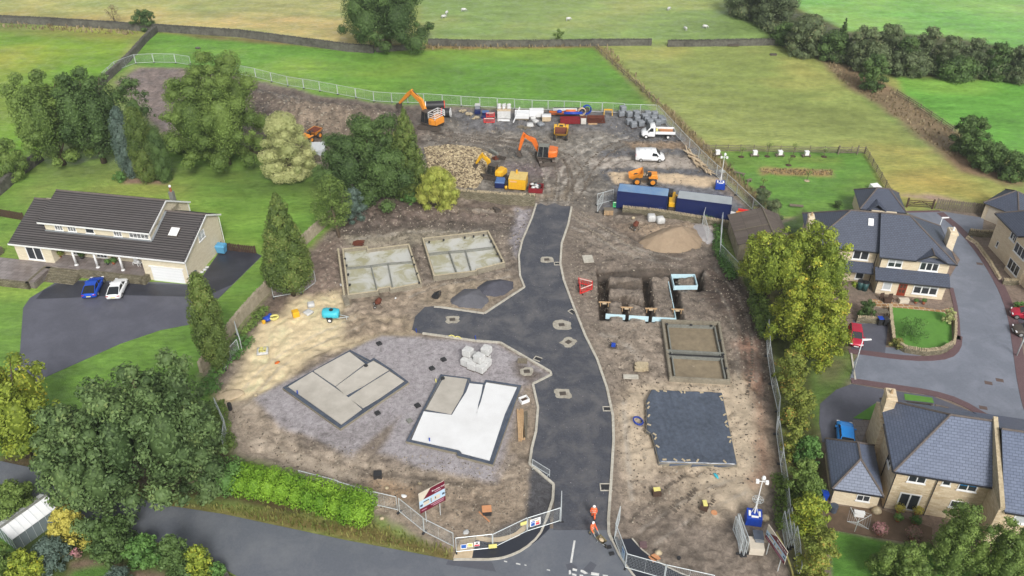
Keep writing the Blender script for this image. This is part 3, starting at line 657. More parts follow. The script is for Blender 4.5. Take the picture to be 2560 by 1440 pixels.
sheet('estate_road',[(2125,948),(2135,905),(2160,865),(2240,870),(2330,898),(2390,880),(2397,850),(2396,780),(2370,700),(2400,650),(2330,560),(2262,530),(2350,528),(2460,545),(2455,580),(2430,590),(2445,640),(2500,720),(2530,800),(2545,900),(2560,985),(2700,1300),(2560,1050),(2480,1040),(2400,1000),(2330,985)],.03,M_estate)
sheet('parking_bay',[(2128,880),(2132,800),(2220,812),(2212,888)],.034,M_drive)
sheet('side_drive',[(2130,960),(2215,975),(2330,990),(2480,1050),(2560,1100),(2560,1130),(2300,1080),(2200,1020),(2140,1060),(2150,1120),(2056,1105),(2048,1060),(2050,1010),(2090,975)],.026,M_drive)
strip('paving_strip',[(2122,878),(2160,882),(2240,893),(2310,898),(2370,892),(2393,870),(2396,840)],.9,-.1,.06,M_paving,1)
strip('paving_strip',[(2128,952),(2215,965),(2330,982),(2400,1003),(2470,1045),(2490,1062)],.9,-.1,.06,M_paving,1)
strip('paving_strip',[(2350,532),(2420,590),(2490,690),(2530,780),(2545,880),(2560,985),(2590,1080)],1.1,-.1,.06,M_paving,2)
strip('paving_strip',[(2396,850),(2392,780),(2378,720)],.5,-.1,.06,M_paving,1)
strip('paving_strip',[(2262,530),(2350,528)],.5,-.1,.05,M_paving,0)
strip('kerb',[(2128,884),(2138,950)],.2,-.1,.1,M_kerb,0)
sheet('driveway',[(2540,780),(2700,800),(2760,900),(2570,905),(2555,840)],.034,M_drive)
sheet('garden_lawn',[(2222,768),(2360,782),(2378,800),(2380,850),(2365,870),(2300,878),(2240,872),(2232,840)],.058,mat('clipped_lawn',S(100,150,62),S(84,130,52),1.2,.9,.3,detail=6))
sheet('garden_lawn',[(2132,1046),(2175,1050),(2196,1004)],.05,D.materials['clipped_lawn'])
sheet('garden_lawn',[(2260,985),(2330,995),(2335,1008),(2262,1000)],.05,D.materials['clipped_lawn'])
sheet('patio',[(2180,748),(2350,776),(2372,770),(2384,800),(2340,792),(2180,765)],.05,M_flag2)
sheet('patio',[(2060,1262),(2206,1275),(2330,1320),(2330,1365),(2200,1345),(2072,1324)],.05,mat('damp_brown_paving',S(118,98,80),S(88,72,58),1.2,.6,.3))
sheet('side_path',[(2132,1050),(2172,1054),(2150,1118),(2140,1118)],.03,M_flag)
M_mark=mat('road_paint',(.72,.72,.7),(.45,.45,.44),6,.7,.1)
M_patch=road('asphalt_patch',S(84,86,94),S(90,92,100),.6,.15)
sheet('road_marking',[(1434,1352),(1439,1352),(1430,1408),(1425,1407)],.046,M_mark)
for q in([(1260,1402),(1268,1404),(1268,1407),(1260,1405)],[(1290,1408),(1301,1410),(1301,1413),(1290,1411)],[(1311,1412),(1316,1413),(1316,1415),(1311,1414)],[(1367,1424),(1375,1425),(1375,1428),(1367,1426)],[(1422,1426),(1427,1426),(1428,1436),(1422,1437)],[(1430,1434),(1441,1436),(1441,1441),(1430,1439)],[(1432,1421),(1443,1424),(1442,1429),(1431,1427)],[(1452,1425),(1458,1426),(1470,1434),(1462,1436),(1451,1430)],[(1478,1431),(1498,1434),(1497,1441),(1477,1438)],[(1507,1437),(1520,1439),(1520,1446),(1507,1443)],[(1449,1437),(1458,1438),(1458,1443),(1449,1442)]):
 sheet('road_marking',q,.046,M_mark)
sheet('road_patch',[(1414,1412),(1428,1408),(1444,1418),(1436,1432),(1420,1428)],.043,M_patch)
sheet('road_patch',[(1476,1404),(1492,1413),(1477,1436),(1458,1424)],.043,M_patch)
sheet('road_patch',[(1120,1402),(1230,1406),(1240,1430),(1115,1412)],.043,M_patch)
M_collar=mat('rough_collar',S(188,182,168),S(140,134,122),3,.85,.4)
for i,(u,v,w_,where)in enumerate([(1367,650,1.5,'in the narrow upper road'),(1131,800,1.5,'in the side spur'),(1404,813,1.9,'largest, where the spur joins'),(1421,856,1.6,'turned diagonally below the largest'),(1407,985,1.6,'in the lower bend'),(1317,930,1.3,'in the dirt beside the kerb corner')]):
 rn=random.Random(i);n=18;P=[]
 for k_ in range(n):
  t=2*math.pi*k_/n;r=w_*.5/max(abs(math.cos(t)),abs(math.sin(t)))**.75*rn.uniform(.86,1.16);P.append((r*math.cos(t)*1.1,r*math.sin(t)))
 g_=G(u,v);t=thing('manhole','manhole with rough concrete collar '+where,'manhole',(g_.x,g_.y,0),.78 if i==3 else .1,'manholes along the new road')
 MB().prism(P,-.05,.075+.03*(i==5)).build('collar',M_collar,t)
 MB().box(-.36,.36,-.3,.3,.0,.1+.03*(i==5)).build('cover',M_dsteel,t,bevel=.02)
for i,(u,v,lab)in enumerate([(2440,955,'right of the pair of covers in the estate road'),(2471,955,'left of'),(2458,1022,'x'),(2455,680,'y')]):
 g_=G(*[(2471,958),(2499,951),(2458,1020),(2449,660)][i]);mb=MB();mb.box(-.4,.4,-.28,.28,0,.045)
 o=mb.build('drain_cover',mat('brown_iron',S(120,98,92),S(100,84,80),6,.7,.3),loc=(g_.x,g_.y,0),rz=-.3)
 tag(o,['square brown iron cover, left one of the pair in the estate road','brown iron cover, right one of the pair in the estate road','long brown cover near the curved paving strip by the big slate roof','dark iron cover on the upper estate road near the stone chimney'][i],'drain cover','covers in the estate road')
 for s_ in(-.2,0,.2):MB().box(-.36,.36,s_-.03,s_+.03,.045,.055).build('rib',M_dsteel,o)
for i,(u,v,r)in enumerate([(1393,660,0),(1430,780,-.9),(1344,898,-.5),(1517,1023,0),(1515,1219,0)]):
 g_=G(u,v);t=thing('gully_frame',['small gully frame on the narrow upper road edge','tilted gully frame at the right kerb beside the spur junction','gully frame at the left kerb corner below the white packs','gully frame at the right kerb on the lower bend','large gully frame nearest the two workers, at the right kerb'][i],'gully',(g_.x,g_.y,0),r,'gullies at the new kerbs')
 s_=.45 if i<4 else .6;mb=MB()
 for b in((-s_,s_,-s_*.7-.06,-s_*.7+.04),(-s_,s_,s_*.7-.04,s_*.7+.06),(-s_,-s_+.1,-s_*.7,s_*.7)):mb.box(*b,0,.1)
 mb.build('frame',M_kerb,t);MB().box(-s_+.1,s_,-s_*.7,s_*.7,0,.052).build('grate',M_black,t)
 # ------ vegetation
NPR=np.random.default_rng(11)
def leaf_mesh(name,blobs,mat_,size=.32,cover=1.5,clip_z=.15,updir=.35,elong=1.35,coresc=.7,maxn=40000,droop=0.0,seed=0):
 """leafy surface: many small leaf clumps over overlapping boughs (x,y,z,rx,ry,rz), with a leaf-coloured inner mass"""
 rng=np.random.default_rng(seed+5)
 B=np.array(blobs,float);P,Nn,T=[],[],[]
 btint=rng.uniform(0,1,len(B))
 for i,b in enumerate(B):
  r=b[3:6];area=4*math.pi*(((r[0]*r[1])**1.6+(r[0]*r[2])**1.6+(r[1]*r[2])**1.6)/3)**(1/1.6)
  n=int(area*cover/size**2)
  d=rng.normal(size=(n,3));d/=np.linalg.norm(d,axis=1)[:,None]
  rr=rng.uniform(.78,1.14,(n,1))
  p=b[:3]+d*r*rr
  keep=p[:,2]>clip_z
  for j,c in enumerate(B):
   if j==i:continue
   if np.any(np.abs(c[:3]-b[:3])>c[3:6]+r):continue
   keep&=(((p-c[:3])/c[3:6])**2).sum(1)>.72
  p,dd=p[keep],d[keep]
  nn=dd/r*r.mean();P.append(p);Nn.append(nn)
  t=np.clip(btint[i]*.55+rng.uniform(0,.45,len(p))+(dd[:,2])*.08,0,1);T.append(np.stack([t,rng.uniform(0,1,len(p))*(.6+.4*btint[i])],1))
 P=np.concatenate(P);Nn=np.concatenate(Nn);T=np.concatenate(T)
 if len(P)>maxn:
  s_=rng.choice(len(P),maxn,replace=False);P,Nn,T=P[s_],Nn[s_],T[s_]
 n=len(P)
 N_=Nn/(np.linalg.norm(Nn,axis=1)[:,None]+1e-9)+rng.normal(size=(n,3))*.55;N_[:,2]+=updir
 N_/=np.linalg.norm(N_,axis=1)[:,None]
 a=np.cross(N_,rng.normal(size=(n,3)));
 if droop:a=a*(1-droop)+np.array([0,0,-1.0])*droop
 a/=np.linalg.norm(a,axis=1)[:,None];b=np.cross(N_,a)
 sz=size*rng.uniform(.55,1.25,(n,1));a=a*sz*elong*.5;b=b*sz*.5/elong*1.1
 bend=N_*sz*.18
 quad=np.stack([P-a,P-b*rng.uniform(.6,1.1,(n,1))+bend,P+a,P+b*rng.uniform(.6,1.1,(n,1))+bend],1)
 V=quad.reshape(-1,3);F_=np.arange(n*4).reshape(-1,4);TT=np.repeat(T,4,0)
 cv,cf,ct=[],[],[]
 m1,m2=8,5
 for i,bb in enumerate(B):
  base=len(V)+sum(len(x)for x in cv)
  th=np.linspace(0,math.pi,m2+1);ph=np.arange(m1)*2*math.pi/m1
  g_=np.array([[math.sin(t)*math.cos(q),math.sin(t)*math.sin(q),math.cos(t)]for t in th for q in ph])
  pts=bb[:3]+g_*bb[3:6]*coresc*rng.uniform(.88,1.05,(len(g_),1));pts[:,2]=np.maximum(pts[:,2],clip_z)
  cv.append(pts)
  f=[[base+r_*m1+q,base+(r_+1)*m1+q,base+(r_+1)*m1+(q+1)%m1,base+r_*m1+(q+1)%m1]for r_ in range(m2)for q in range(m1)]
  cf.append(np.array(f));ct.append(np.tile([[btint[i]*.55+.1,0]],(len(pts),1)))
 V=np.concatenate([V]+cv);F_=np.concatenate([F_]+cf);TT=np.concatenate([TT]+ct)
 me=D.meshes.new(name);me.vertices.add(len(V));me.vertices.foreach_set('co',V.ravel().astype(np.float32))
 me.loops.add(len(F_)*4);me.loops.foreach_set('vertex_index',F_.ravel().astype(np.int32));me.polygons.add(len(F_))
 me.polygons.foreach_set('loop_start',np.arange(0,len(F_)*4,4,dtype=np.int32));me.polygons.foreach_set('loop_total',np.full(len(F_),4,np.int32))
 me.update(calc_edges=True)
 at=me.color_attributes.new('Tint','FLOAT_COLOR','POINT');cc=np.zeros((len(V),4));cc[:,:2]=TT;cc[:,3]=1
 at.data.foreach_set('color',cc.ravel().astype(np.float32));me.materials.append(mat_)
 return me
def crown_blobs(shape,R,zb,zt,n,rng,Ry=None):
 Ry=Ry or R;h=zt-zb;out=[]
 def prof(t):
  if shape=='cone':return max(.05,(1-t)**.66)*(.72+.28*min(1,t*5))*rng.uniform(.88,1.08)
  if shape=='column':return max(.08,math.sin(math.pi*min(1,t*.93+.07))**.42)*(1-.25*t)
  if shape=='dome':return max(.1,math.sqrt(max(0,1-t**2.2)))*(.85+.15*min(1,t*5))
  return max(.1,math.sqrt(max(0,1-(2*t-.9)**2/1.25)))
 for k in range(n):
  t=(k+rng.uniform(.2,.8))/n
  t=t if shape in('cone','column')else(math.cos(math.pi*(1-t))+1)/2*.92+.02
  a=k*2.39996+rng.uniform(-.4,.4)
  pr=prof(t);br={'cone':.36*pr+.07,'column':.46,'dome':rng.uniform(.17,.36),'round':rng.uniform(.18,.38)}.get(shape,.36)
  if shape=='column':br*=.55+.45*pr
  q=max(0,pr-br*.85)
  rb=br*R;vz=rb*(1.25 if shape in('cone',)else(1.6 if shape=='column' else rng.uniform(.7,.95)))
  z=zb+t*h;z=min(z,zt-vz*.8);z=max(z,zb+vz*.6)
  out.append((math.cos(a)*q*R,math.sin(a)*q*Ry,z,rb,rb*Ry/R,vz))
 if shape in('round','dome'):
  for k in range(n//4):
   t=rng.uniform(.05,.97);a=rng.uniform(0,6.28);q=prof(t)*rng.uniform(.86,1.04)*R;rb=R*rng.uniform(.08,.17);out.append((math.cos(a)*q,math.sin(a)*q*Ry/R,zb+t*h,rb,rb,rb*.8))
 if shape not in('cone',):out.append((0,0,zb+h*.5,R*.55,Ry*.55,h*.36))
 else:
  out+=[(0,0,zb+h*q,R*(1-q)*.55,R*(1-q)*.55,h*.16)for q in(.15,.35,.55,.75)];out.append((0,0,zt-h*.05,R*.1,R*.1,h*.07))
 return out
def multi_blobs(R,zb,zt,n,rng,k=6):
 out=[];h=zt-zb;R*=1.1
 for i in range(k):
  a=i*6.283/k+rng.uniform(-.4,.4);r=R*rng.uniform(.46,.6);q=(R*rng.uniform(.97,1.06)-r)if i else 0;hh=rng.uniform(.68,.95)if i else 1.05
  lo=zb+h*rng.uniform(0,.08);bl=crown_blobs('dome',r,lo,min(zt,lo+h*hh),max(6,n//k),rng)
  out+=[(b[0]+math.cos(a)*q,b[1]+math.sin(a)*q,b[2],b[3],b[4],b[5])for b in bl]
 return out
def tree(name,label,bbox,zb,m,shape='round',size=.32,n=22,cat='tree',group=None,trunk=True,cover=1.5,seed=None,lean=(0,0),**kw):
 """bbox = crown outline in the photograph; gives the place, the spread and the height"""
 size*=.76;kw.setdefault('maxn',80000);x0,y0,x1,y1=bbox;u,v=(x0+x1)/2,(y0+y1)/2
 zc=zb+3
 for _ in range(6):
  p=G(u,v,zc);s_=scale_at(p);dist=math.hypot(p.y,CH-zc);sd=(CH-zc)/math.hypot(dist,0);cd=p.y/math.hypot(p.y,CH-zc)
  R=(x1-x0)/2/s_*.97
  sd=(CH-zc)/math.hypot(p.y,CH-zc)
  hp=(y1-y0)/2/s_;rr=R if shape not in('cone','column')else R*.55
  hc=math.sqrt(max((R*.45)**2,hp**2-(rr*sd)**2))/cd;zc=zb+hc
 zt=zb+2*hc
 seed=seed if seed is not None else int(x0*7+y0)%9973
 rng=random.Random(seed)
 if shape in('dome','round')and n>=14:n=int(n*1.5)
 t=thing(name,label,cat,(p.x,p.y,0),0,group)
 bl=multi_blobs(R,zb,zt,n,rng)if shape=='multi' else crown_blobs(shape,R,zb,zt,n,rng)
 me=leaf_mesh('crown',bl,m,size,cover,seed=seed,**kw)
 o=D.objects.new('crown' if cat=='tree' else 'foliage',me);COL.objects.link(o);o.parent=t
 if trunk:
  mb=MB();mb.smooth=True;r=max(.09,R*.07)
  mb.cyl((lean[0],lean[1],-.2),(0,0,zb+hc*.6),r*1.25,r*.75,9);mb.cyl((0,0,zb+hc*.6),(0,0,zt-hc*.35),r*.75,r*.25,7)
  mb.build('trunk',M_bark,t)
  mb=MB()
  for k in range(6):
   b=bl[(k*3+1)%len(bl)];z0=zb*.6+hc*rng.uniform(.1,.6)
   mb.cyl((0,0,z0),(b[0]*.8,b[1]*.8,max(b[2],z0+.3)),r*.4,r*.12,6)
  mb.build('limbs',M_bark,t)
 return t
def hedge(name,label,px,width,h,m,size=.25,z0=0,cat='hedge',step=.7,jit=.25,seed=1,group=None,cover=1.5,h1=None,**kw):
 P=[G(u,v)for u,v in px];rng=random.Random(seed);bl=[];o0=P[0]
 L_=sum((b-a).length for a,b in zip(P,P[1:]));acc=0
 for a,b in zip(P,P[1:]):
  d=b-a;n=max(1,int(d.length/(width*step*.6)));t_=Vector((-d.y,d.x,0)).normalized()
  for k in range(n):
   c=a+d*(k+.5)/n-o0;f=(acc+d.length*(k+.5)/n)/L_;hh=(h+((h1-h)*f if h1 is not None else 0))*rng.uniform(1-jit,1+jit*.4)
   for sgn in(-.22,.22):
    w_=width*rng.uniform(.34,.42)
    q=c+t_*(sgn*width+rng.uniform(-jit,jit)*width*.3)
    bl.append((q.x,q.y,hh*.5,w_,w_,hh*.55))
  acc+=d.length
 t=D.objects.new(name,leaf_mesh(name,bl,m,size,cover,seed=seed,**kw));COL.objects.link(t);t.location=o0
 return tag(t,label,cat,group)
GB='trees round the garden of the left house'
tree('broadleaf_tree','huge dark green broadleaf crown leaning over the road at lower left',(190,868,540,1230),2.5,L_big,'multi',.4,70,cover=1.3,group=GB)
tree('broadleaf_tree','second dark green crown of the roadside pair, nearer the golden conifer',(66,985,360,1292),1.5,L_big,'multi',.4,60,cover=1.3,group=GB,seed=5)
tree('broadleaf_tree','dark crown between the huge roadside tree and the bright hedge',(400,1000,562,1240),.5,L_big,'round',.34,22,group=GB)
tree('broadleaf_tree','yellowing green tree cut by the left edge beside the drive',(-120,885,150,1150),1.5,L_yelg,'multi',.38,26,group=GB)
tree('broadleaf_tree','wide dark olive tree in the back corner, left of the blue-grey conifer',(18,166,215,405),1.0,L_olive,'multi',.36,28,group=GB)
tree('broadleaf_tree','dark olive tree behind the blue-grey conifer',(128,160,315,400),1.0,L_dark,'multi',.36,26,group=GB)
tree('broadleaf_tree','thin open green tree by the soil heap behind the three conifers',(292,195,388,372),1.0,L_dark,'round',.3,16,cover=1.0,coresc=.6,group=GB)
tree('broadleaf_tree','tall olive green tree, largest behind the lawn',(408,126,668,408),1.0,L_olive,'multi',.28,80,cover=1.4,group=GB)
tree('conifer','blue-grey columnar conifer, leftmost of the trio on the lawn',(276,273,346,440),.1,L_grey,'column',.24,26,trunk=False,group='conifers on the lawn')
tree('conifer','mid green columnar conifer, middle of the trio on the lawn',(312,274,392,452),.1,L_con,'column',.24,28,trunk=False,group='conifers on the lawn')
tree('conifer','smooth dark green conifer, rightmost of the trio on the lawn',(368,329,427,452),.1,L_dark,'column',.16,24,trunk=False,group='conifers on the lawn',cover=1.8)
tree('shrub','low bright shrub left of the three lawn conifers',(279,428,318,456),.0,L_green,'round',.2,10,cat='shrub',trunk=False)
tree('shrub','small golden shrub at the foot of the lawn conifers',(355,428,388,454),.0,L_yelg,'round',.18,10,cat='shrub',trunk=False)
tree('broadleaf_tree','pale cream-variegated round tree on the lawn edge',(641,284,784,436),.8,L_pale,'dome',.24,30,cover=1.6,group=GB)
tree('broadleaf_tree','broad deep green tree joined to the tall dark conifer',(790,290,1052,502),.3,L_dark,'multi',.28,70,cover=1.6,group=GB)
tree('conifer','tall dark drooping conifer rising from the broad green tree',(955,276,1078,490),.3,L_con,'cone',.3,44,group=GB)
tree('willow','small yellow weeping willow above the dug bank',(1036,418,1150,518),.2,L_will,'dome',.3,24,cover=1.6,droop=.75,elong=2.2,group=GB)
tree('shrub','bright green bush between the broad tree and the willow',(1000,478,1045,512),.0,L_green,'round',.22,10,cat='shrub',trunk=False)
tree('broadleaf_tree','slender yellowing tree at the end of the pale garden wall',(776,444,880,562),1.5,L_olive,'round',.2,26,cover=.8,coresc=.35,lean=(.8,-1.5))
tree('shrub','grey-green weeping shrub beside the slender yellowing tree',(850,470,920,552),.1,L_grey,'dome',.22,14,cat='shrub',trunk=False,droop=.6)
tree('conifer','large cone-shaped conifer beside the pale wall and wire fence',(634,486,782,710),2.0,L_con,'cone',.3,60,cover=1.6)
tree('conifer','narrow columnar conifer at the drive end of the pale wall',(468,690,564,910),1.2,L_con,'column',.26,34,cover=1.5)
tree('broadleaf_tree','tall dark round tree on the field wall at the top of the view',(838,-75,1086,116),.5,L_dark,'multi',.36,40,cover=1.5)
tree('shrub','dark green bush at the corner of the field walls',(328,26,392,74),.2,L_dark,'round',.32,12,cat='shrub',trunk=False)
tree('shrub','bare brown bush left of the dark bush on the field wall',(262,13,302,62),.2,L_brown,'round',.3,12,cat='shrub',cover=.5,coresc=.1)
tree('shrub','small pale bush on the far wall behind the bright field',(1382,72,1414,104),.1,L_olive,'round',.3,8,cat='shrub',cover=.8,trunk=False)
tree('shrub','olive bush at the left end of the back garden wall',(-30,350,62,450),.2,L_olive,'round',.3,14,cat='shrub',trunk=False)
GY_='yellowing trees along the estate boundary'
tree('broadleaf_tree','fresh green tree beside the brown barn roof',(1846,545,2030,740),1.2,L_yelg,'multi',.32,26,group=GY_)
tree('broadleaf_tree','yellow-green tree against the slate roof, uppermost on its right side',(1950,558,2150,755),1.5,L_yelg,'multi',.32,26,group=GY_)
tree('broadleaf_tree','large golden-tinged tree above the red car',(1930,682,2146,892),1.2,L_amber,'multi',.32,60,group=GY_)
HB='bushes of the autumn hedge behind the site fence'
for bb,m_,lab in[((1932,880,2020,985),L_autm,'rust and olive hedge bush just below the golden-tinged tree'),((1950,965,2042,1075),L_autm,'orange-brown hedge bush opposite the lamp post grass'),((1985,1090,2056,1172),L_green,'fresh dark green bush beside the slate garage roof'),((1955,1060,2010,1150),L_autm,'small yellow-brown hedge bush left of the fresh green one'),((1962,1150,2052,1262),L_olive,'olive hedge bush level with the garage eaves'),((1975,1235,2075,1345),L_yelg,'yellow-green hedge bush beside the clothes dryer'),((1990,1320,2100,1470),L_autm,'lowest hedge bush cut by the bottom edge'),((2000,1190,2068,1250),L_olive,'narrow hedge bush against the garage wall')]:
 tree('hedge_bush',lab,bb,.1,m_,'round',.28,16,cat='shrub',trunk=False,group=HB)
GF='hedgerow trees between the far fields'
far=[((1815,-60,1935,40),'first grey-green crown of the hedgerow at the top edge',L_far,'round'),((1880,-40,1998,62),'broad grey-green hedgerow crown next to the field wall end',L_far,'round'),((1965,38,2078,135),'round green and russet hedgerow tree above the wall end',L_far,'dome'),((2085,48,2128,135),'pointed dark conifer standing in the hedgerow',L_dark,'cone'),((2040,80,2130,150),'low dark bush below the hedgerow conifer',L_dark,'round'),((2118,68,2205,165),'tall pale-topped hedgerow tree right of the conifer',L_far,'round'),((2180,62,2262,160),'second pale-topped hedgerow tree right of the conifer',L_far,'round'),((2235,92,2300,175),'dark bushy hedgerow tree in the dip of the skyline',L_dark,'round'),((2285,70,2352,172),'tallest russet-tipped hedgerow tree',L_far,'round'),((2335,92,2415,188),'hedgerow tree right of the russet-tipped one',L_far,'round'),((2395,98,2470,192),'dense hedgerow tree near the right, third from the edge',L_far,'round'),((2455,110,2530,198),'dense hedgerow tree near the right, second from the edge',L_dark,'round'),((2510,118,2600,205),'hedgerow tree cut by the right edge',L_far,'round'),((2148,138,2225,225),'dark bush standing forward at the corner of the two green fields',L_dark,'round'),((2130,110,2230,180),'low olive bush in front of the pale-topped trees',L_far,'round'),((2215,125,2330,188),'low tangled bush under the skyline dip',L_far,'round'),((2330,135,2450,196),'low tangled bush right of the skyline dip',L_dark,'round'),((1925,60,2000,110),'dark bush where the far wall meets the hedgerow',L_dark,'round'),((2620,130,2720,215),'hedgerow tree beyond the right edge',L_far,'round')]
for bb,lab,m_,sh in far[:-1]:
 tree('hedgerow_tree',lab,bb,.1,m_,sh,.42,16 if sh=='round' else 26,trunk=True,group=GF,cover=1.25)
for bb,lab in[((2380,290,2475,385),'big dark bush beside the brown strip at the right'),((2425,352,2520,425),'lower dark bush below the big one on the brown strip'),((2490,380,2580,450),'dark bush of the brown strip at the right edge')]:
 tree('shrub',lab,bb,.1,L_dark,'round',.34,16,cat='shrub',trunk=False,group='bushes on the brown strip')
GL='garden shrubs at the lower left'
for bb,m_,sh,sz,lab in[((116,1262,220,1374),L_gold,'dome',.26,'golden yellow rounded conifer beside the greenhouse'),((72,1336,172,1428),L_grey,'dome',.22,'dark blue-green dome shrub in front of the greenhouse'),((212,1288,338,1402),L_dark,'round',.28,'dark green shrub right of the golden conifer'),((308,1335,405,1420),L_green,'round',.3,'feathery light green shrub by the road'),((392,1340,482,1450),L_dark,'round',.26,'dark shrub between the feathery one and the yellow-green one'),((462,1365,532,1450),L_yelg,'round',.24,'yellow-green shrub nearest the road at the bottom edge'),((-40,1210,98,1310),L_olive,'round',.28,'olive bush behind the greenhouse'),((15,1375,105,1470),L_yelg,'round',.24,'mossy yellow shrub at the bottom left corner'),((-40,1355,40,1460),L_olive,'round',.24,'olive shrub cut by the bottom left corner'),((255,1420,330,1480),L_grey,'round',.2,'small dark shrub at the bottom edge of the round lawn'),((520,1405,565,1450),L_green,'round',.2,'small bright bush on the road edge at the bottom')]:
 tree('garden_shrub',lab,bb,.1,m_,sh,sz,16,cat='shrub',trunk=False,group=GL)
tree('garden_shrub','pink flowering potted bush on a white stone beside the golden conifer',(176,1370,204,1398),.2,L_pink,'round',.16,8,cat='shrub',trunk=False)
for bb,m_,lab in[((2325,1262,2490,1450),L_olive,'tall spreading green tree in front of the pitched stone wall'),((2180,1345,2345,1480),L_olive,'lower green crown over the small lawn at the bottom edge'),((2450,1300,2620,1500),L_olive,'green crown at the bottom right corner')]:
 tree('broadleaf_tree',lab,bb,.6,m_,'multi',.2,60,cover=1.0,group='trees in the lower right garden')
for bb,m_,lab in[((2142,748,2192,795),L_dark,'dark rounded shrub left of the small lawn at the brick-red door house'),((2356,770,2390,808),L_pale,'cream leaved shrub at the lawn corner by the estate road'),((2246,790,2325,852),L_green,'sparse young tree on the walled oval lawn'),((2082,500,2108,522),L_dark,'small dark clipped bush behind the slate roof'),((2535,755,2570,775),L_green,'green shrub by the right edge near the red car'),((1905,500,1960,570),L_far,'scrubby bush behind the barn'),((1880,470,1930,520),L_far,'grey bush against the corner of the wire fence'),((2222,845,2262,870),L_dry,'low brown bush inside the oval lawn wall')]:
 tree('shrub',lab,bb,.1,m_,'round',.2,12,cat='shrub',trunk=False,cover=.7 if 'sparse' in lab else 1.4,coresc=.1 if 'sparse' in lab else .8)
hedge('hedgerow','low dark understorey joining the hedgerow trees at the far right',[(1850,20),(1960,85),(2060,138),(2180,165),(2330,180),(2460,190),(2600,205)],6.0,3.6,L_far,.36,jit=.4,seed=12,cover=1.1)
hedge('hedge','bright lime green clipped hedge along the road',[(600,1215),(700,1236),(800,1258),(900,1288),(915,1290)],3.0,2.5,L_lime,.17,h1=2.4,jit=.12,step=.6,cover=1.9)
hedge('hedge','darker green end of the roadside hedge under the big tree',[(520,1205),(560,1212),(600,1218)],3.4,3.0,L_green,.22,jit=.2,seed=4)
for px,w_,h_,m_,lab in[([(520,960),(560,915),(600,870),(618,850)],1.8,.8,L_green,'low bramble growth along the foot of the pale wall'),([(500,985),(545,965)],2.2,.9,L_green,'bramble mound under the narrow conifer'),([(545,1010),(560,1090),(570,1130)],1.6,1.0,L_olive,'scrub along the wire fence at the left edge of the site'),([(600,850),(640,800),(665,770)],1.2,.6,L_olive,'weeds at the foot of the wall near the blue planter'),([(1795,580),(1800,640),(1830,700)],1.4,.8,L_green,'weeds growing through the fence beside the barn'),([(1740,548),(1790,556),(1800,575)],1.3,.7,L_green,'weeds at the end of the stone wall by the sand heap'),([(1880,700),(1900,780),(1920,850)],2.2,1.6,L_olive,'undergrowth beneath the yellowing trees beside the fence'),([(1945,1190),(1955,1270),(1965,1330)],1.4,.8,L_olive,'weeds behind the wire fence near the camera tower'),([(640,372),(720,388),(790,400)],1.6,1.2,L_olive,'shrubby growth behind the pale round tree'),([(400,365),(470,385),(560,392)],1.8,1.6,L_dark,'shrubby growth under the tall olive tree'),([(840,540),(862,552)],1.5,.6,L_olive,'weeds at the end of the pale wall')]:
 hedge('scrub',lab,px,w_,h_,m_,.2,cat='scrub',jit=.5,cover=1.1,coresc=.6)
def tufts(name,px,dens,h,m,seed,label=None,width=.06):
 P=wpoly(px);A=np.array(P);rng=np.random.default_rng(seed)
 lo,hi=A.min(0),A.max(0);n=int((hi-lo).prod()*dens);xy=rng.uniform(lo,hi,(n,2))
 d=sdf(P,xy[:,0],xy[:,1]);xy=xy[d>0];n=len(xy)
 a=rng.uniform(0,2*math.pi,n);hh=h*rng.uniform(.4,1.3,n);lx,ly=np.cos(a),np.sin(a);ln=rng.uniform(.1,.7,n)*hh
 z0=np.zeros(n)-.02;w_=width*rng.uniform(.6,1.6,n)
 b0=np.stack([xy[:,0]-ly*w_,xy[:,1]+lx*w_,z0],1);b1=np.stack([xy[:,0]+ly*w_,xy[:,1]-lx*w_,z0],1)
 t0=np.stack([xy[:,0]+lx*ln+ly*w_*.5,xy[:,1]+ly*ln-lx*w_*.5,hh],1);t1=np.stack([xy[:,0]+lx*ln-ly*w_*.5,xy[:,1]+ly*ln+lx*w_*.5,hh],1)
 V=np.stack([b0,b1,t0,t1],1).reshape(-1,3);F_=np.arange(n*4).reshape(-1,4)
 me=D.meshes.new(name);me.from_pydata(V.tolist(),[],F_.tolist());me.materials.append(m)
 at=me.color_attributes.new('Tint','FLOAT_COLOR','POINT');pt=fbm(xy[:,0],xy[:,1],2.5,seed,3)
 c=np.ones((n,4));c[:,0]=np.clip((pt-.5)*2+rng.uniform(.2,.8,n),0,1);c[:,1]=rng.uniform(0,1,n)*.5+pt*.6;at.data.foreach_set('color',np.repeat(c,4,0).ravel().astype(np.float32))
 o=D.objects.new(name,me);COL.objects.link(o);o['kind']='stuff';o['label']=label;o['category']='grass';return o
tufts('verge_grass',[(430,1262),(560,1262),(760,1275),(935,1308),(1130,1372),(1132,1398),(1000,1372),(860,1345),(700,1312),(560,1282),(430,1264)],22,.38,L_dry,1,'long mixed grass on the verge between hedge and road')
tufts('verge_grass',[(60,1140),(250,1180),(430,1240),(430,1262),(240,1215),(90,1170)],14,.4,L_dry,2,'long dry grass under the huge roadside tree')
tufts('bank_grass',[(2060,150),(2160,182),(2250,238),(2395,330),(2430,400),(2380,392),(2260,312),(2180,252),(2100,200)],1.6,.45,L_brown,3,'dead brown grass on the strip between the far fields',.16)
tufts('fence_grass',[(1650,262),(1665,262),(1800,392),(1945,535),(1905,535),(1800,430),(1715,350)],8,.5,L_brown,4,'dry grass along the slanting wire fence',.08)
tufts('wall_foot_grass',[(0,56),(345,80),(345,90),(0,70)],1.6,.7,L_brown,5,'tall dead grass at the foot of the far wall on the left',.16)
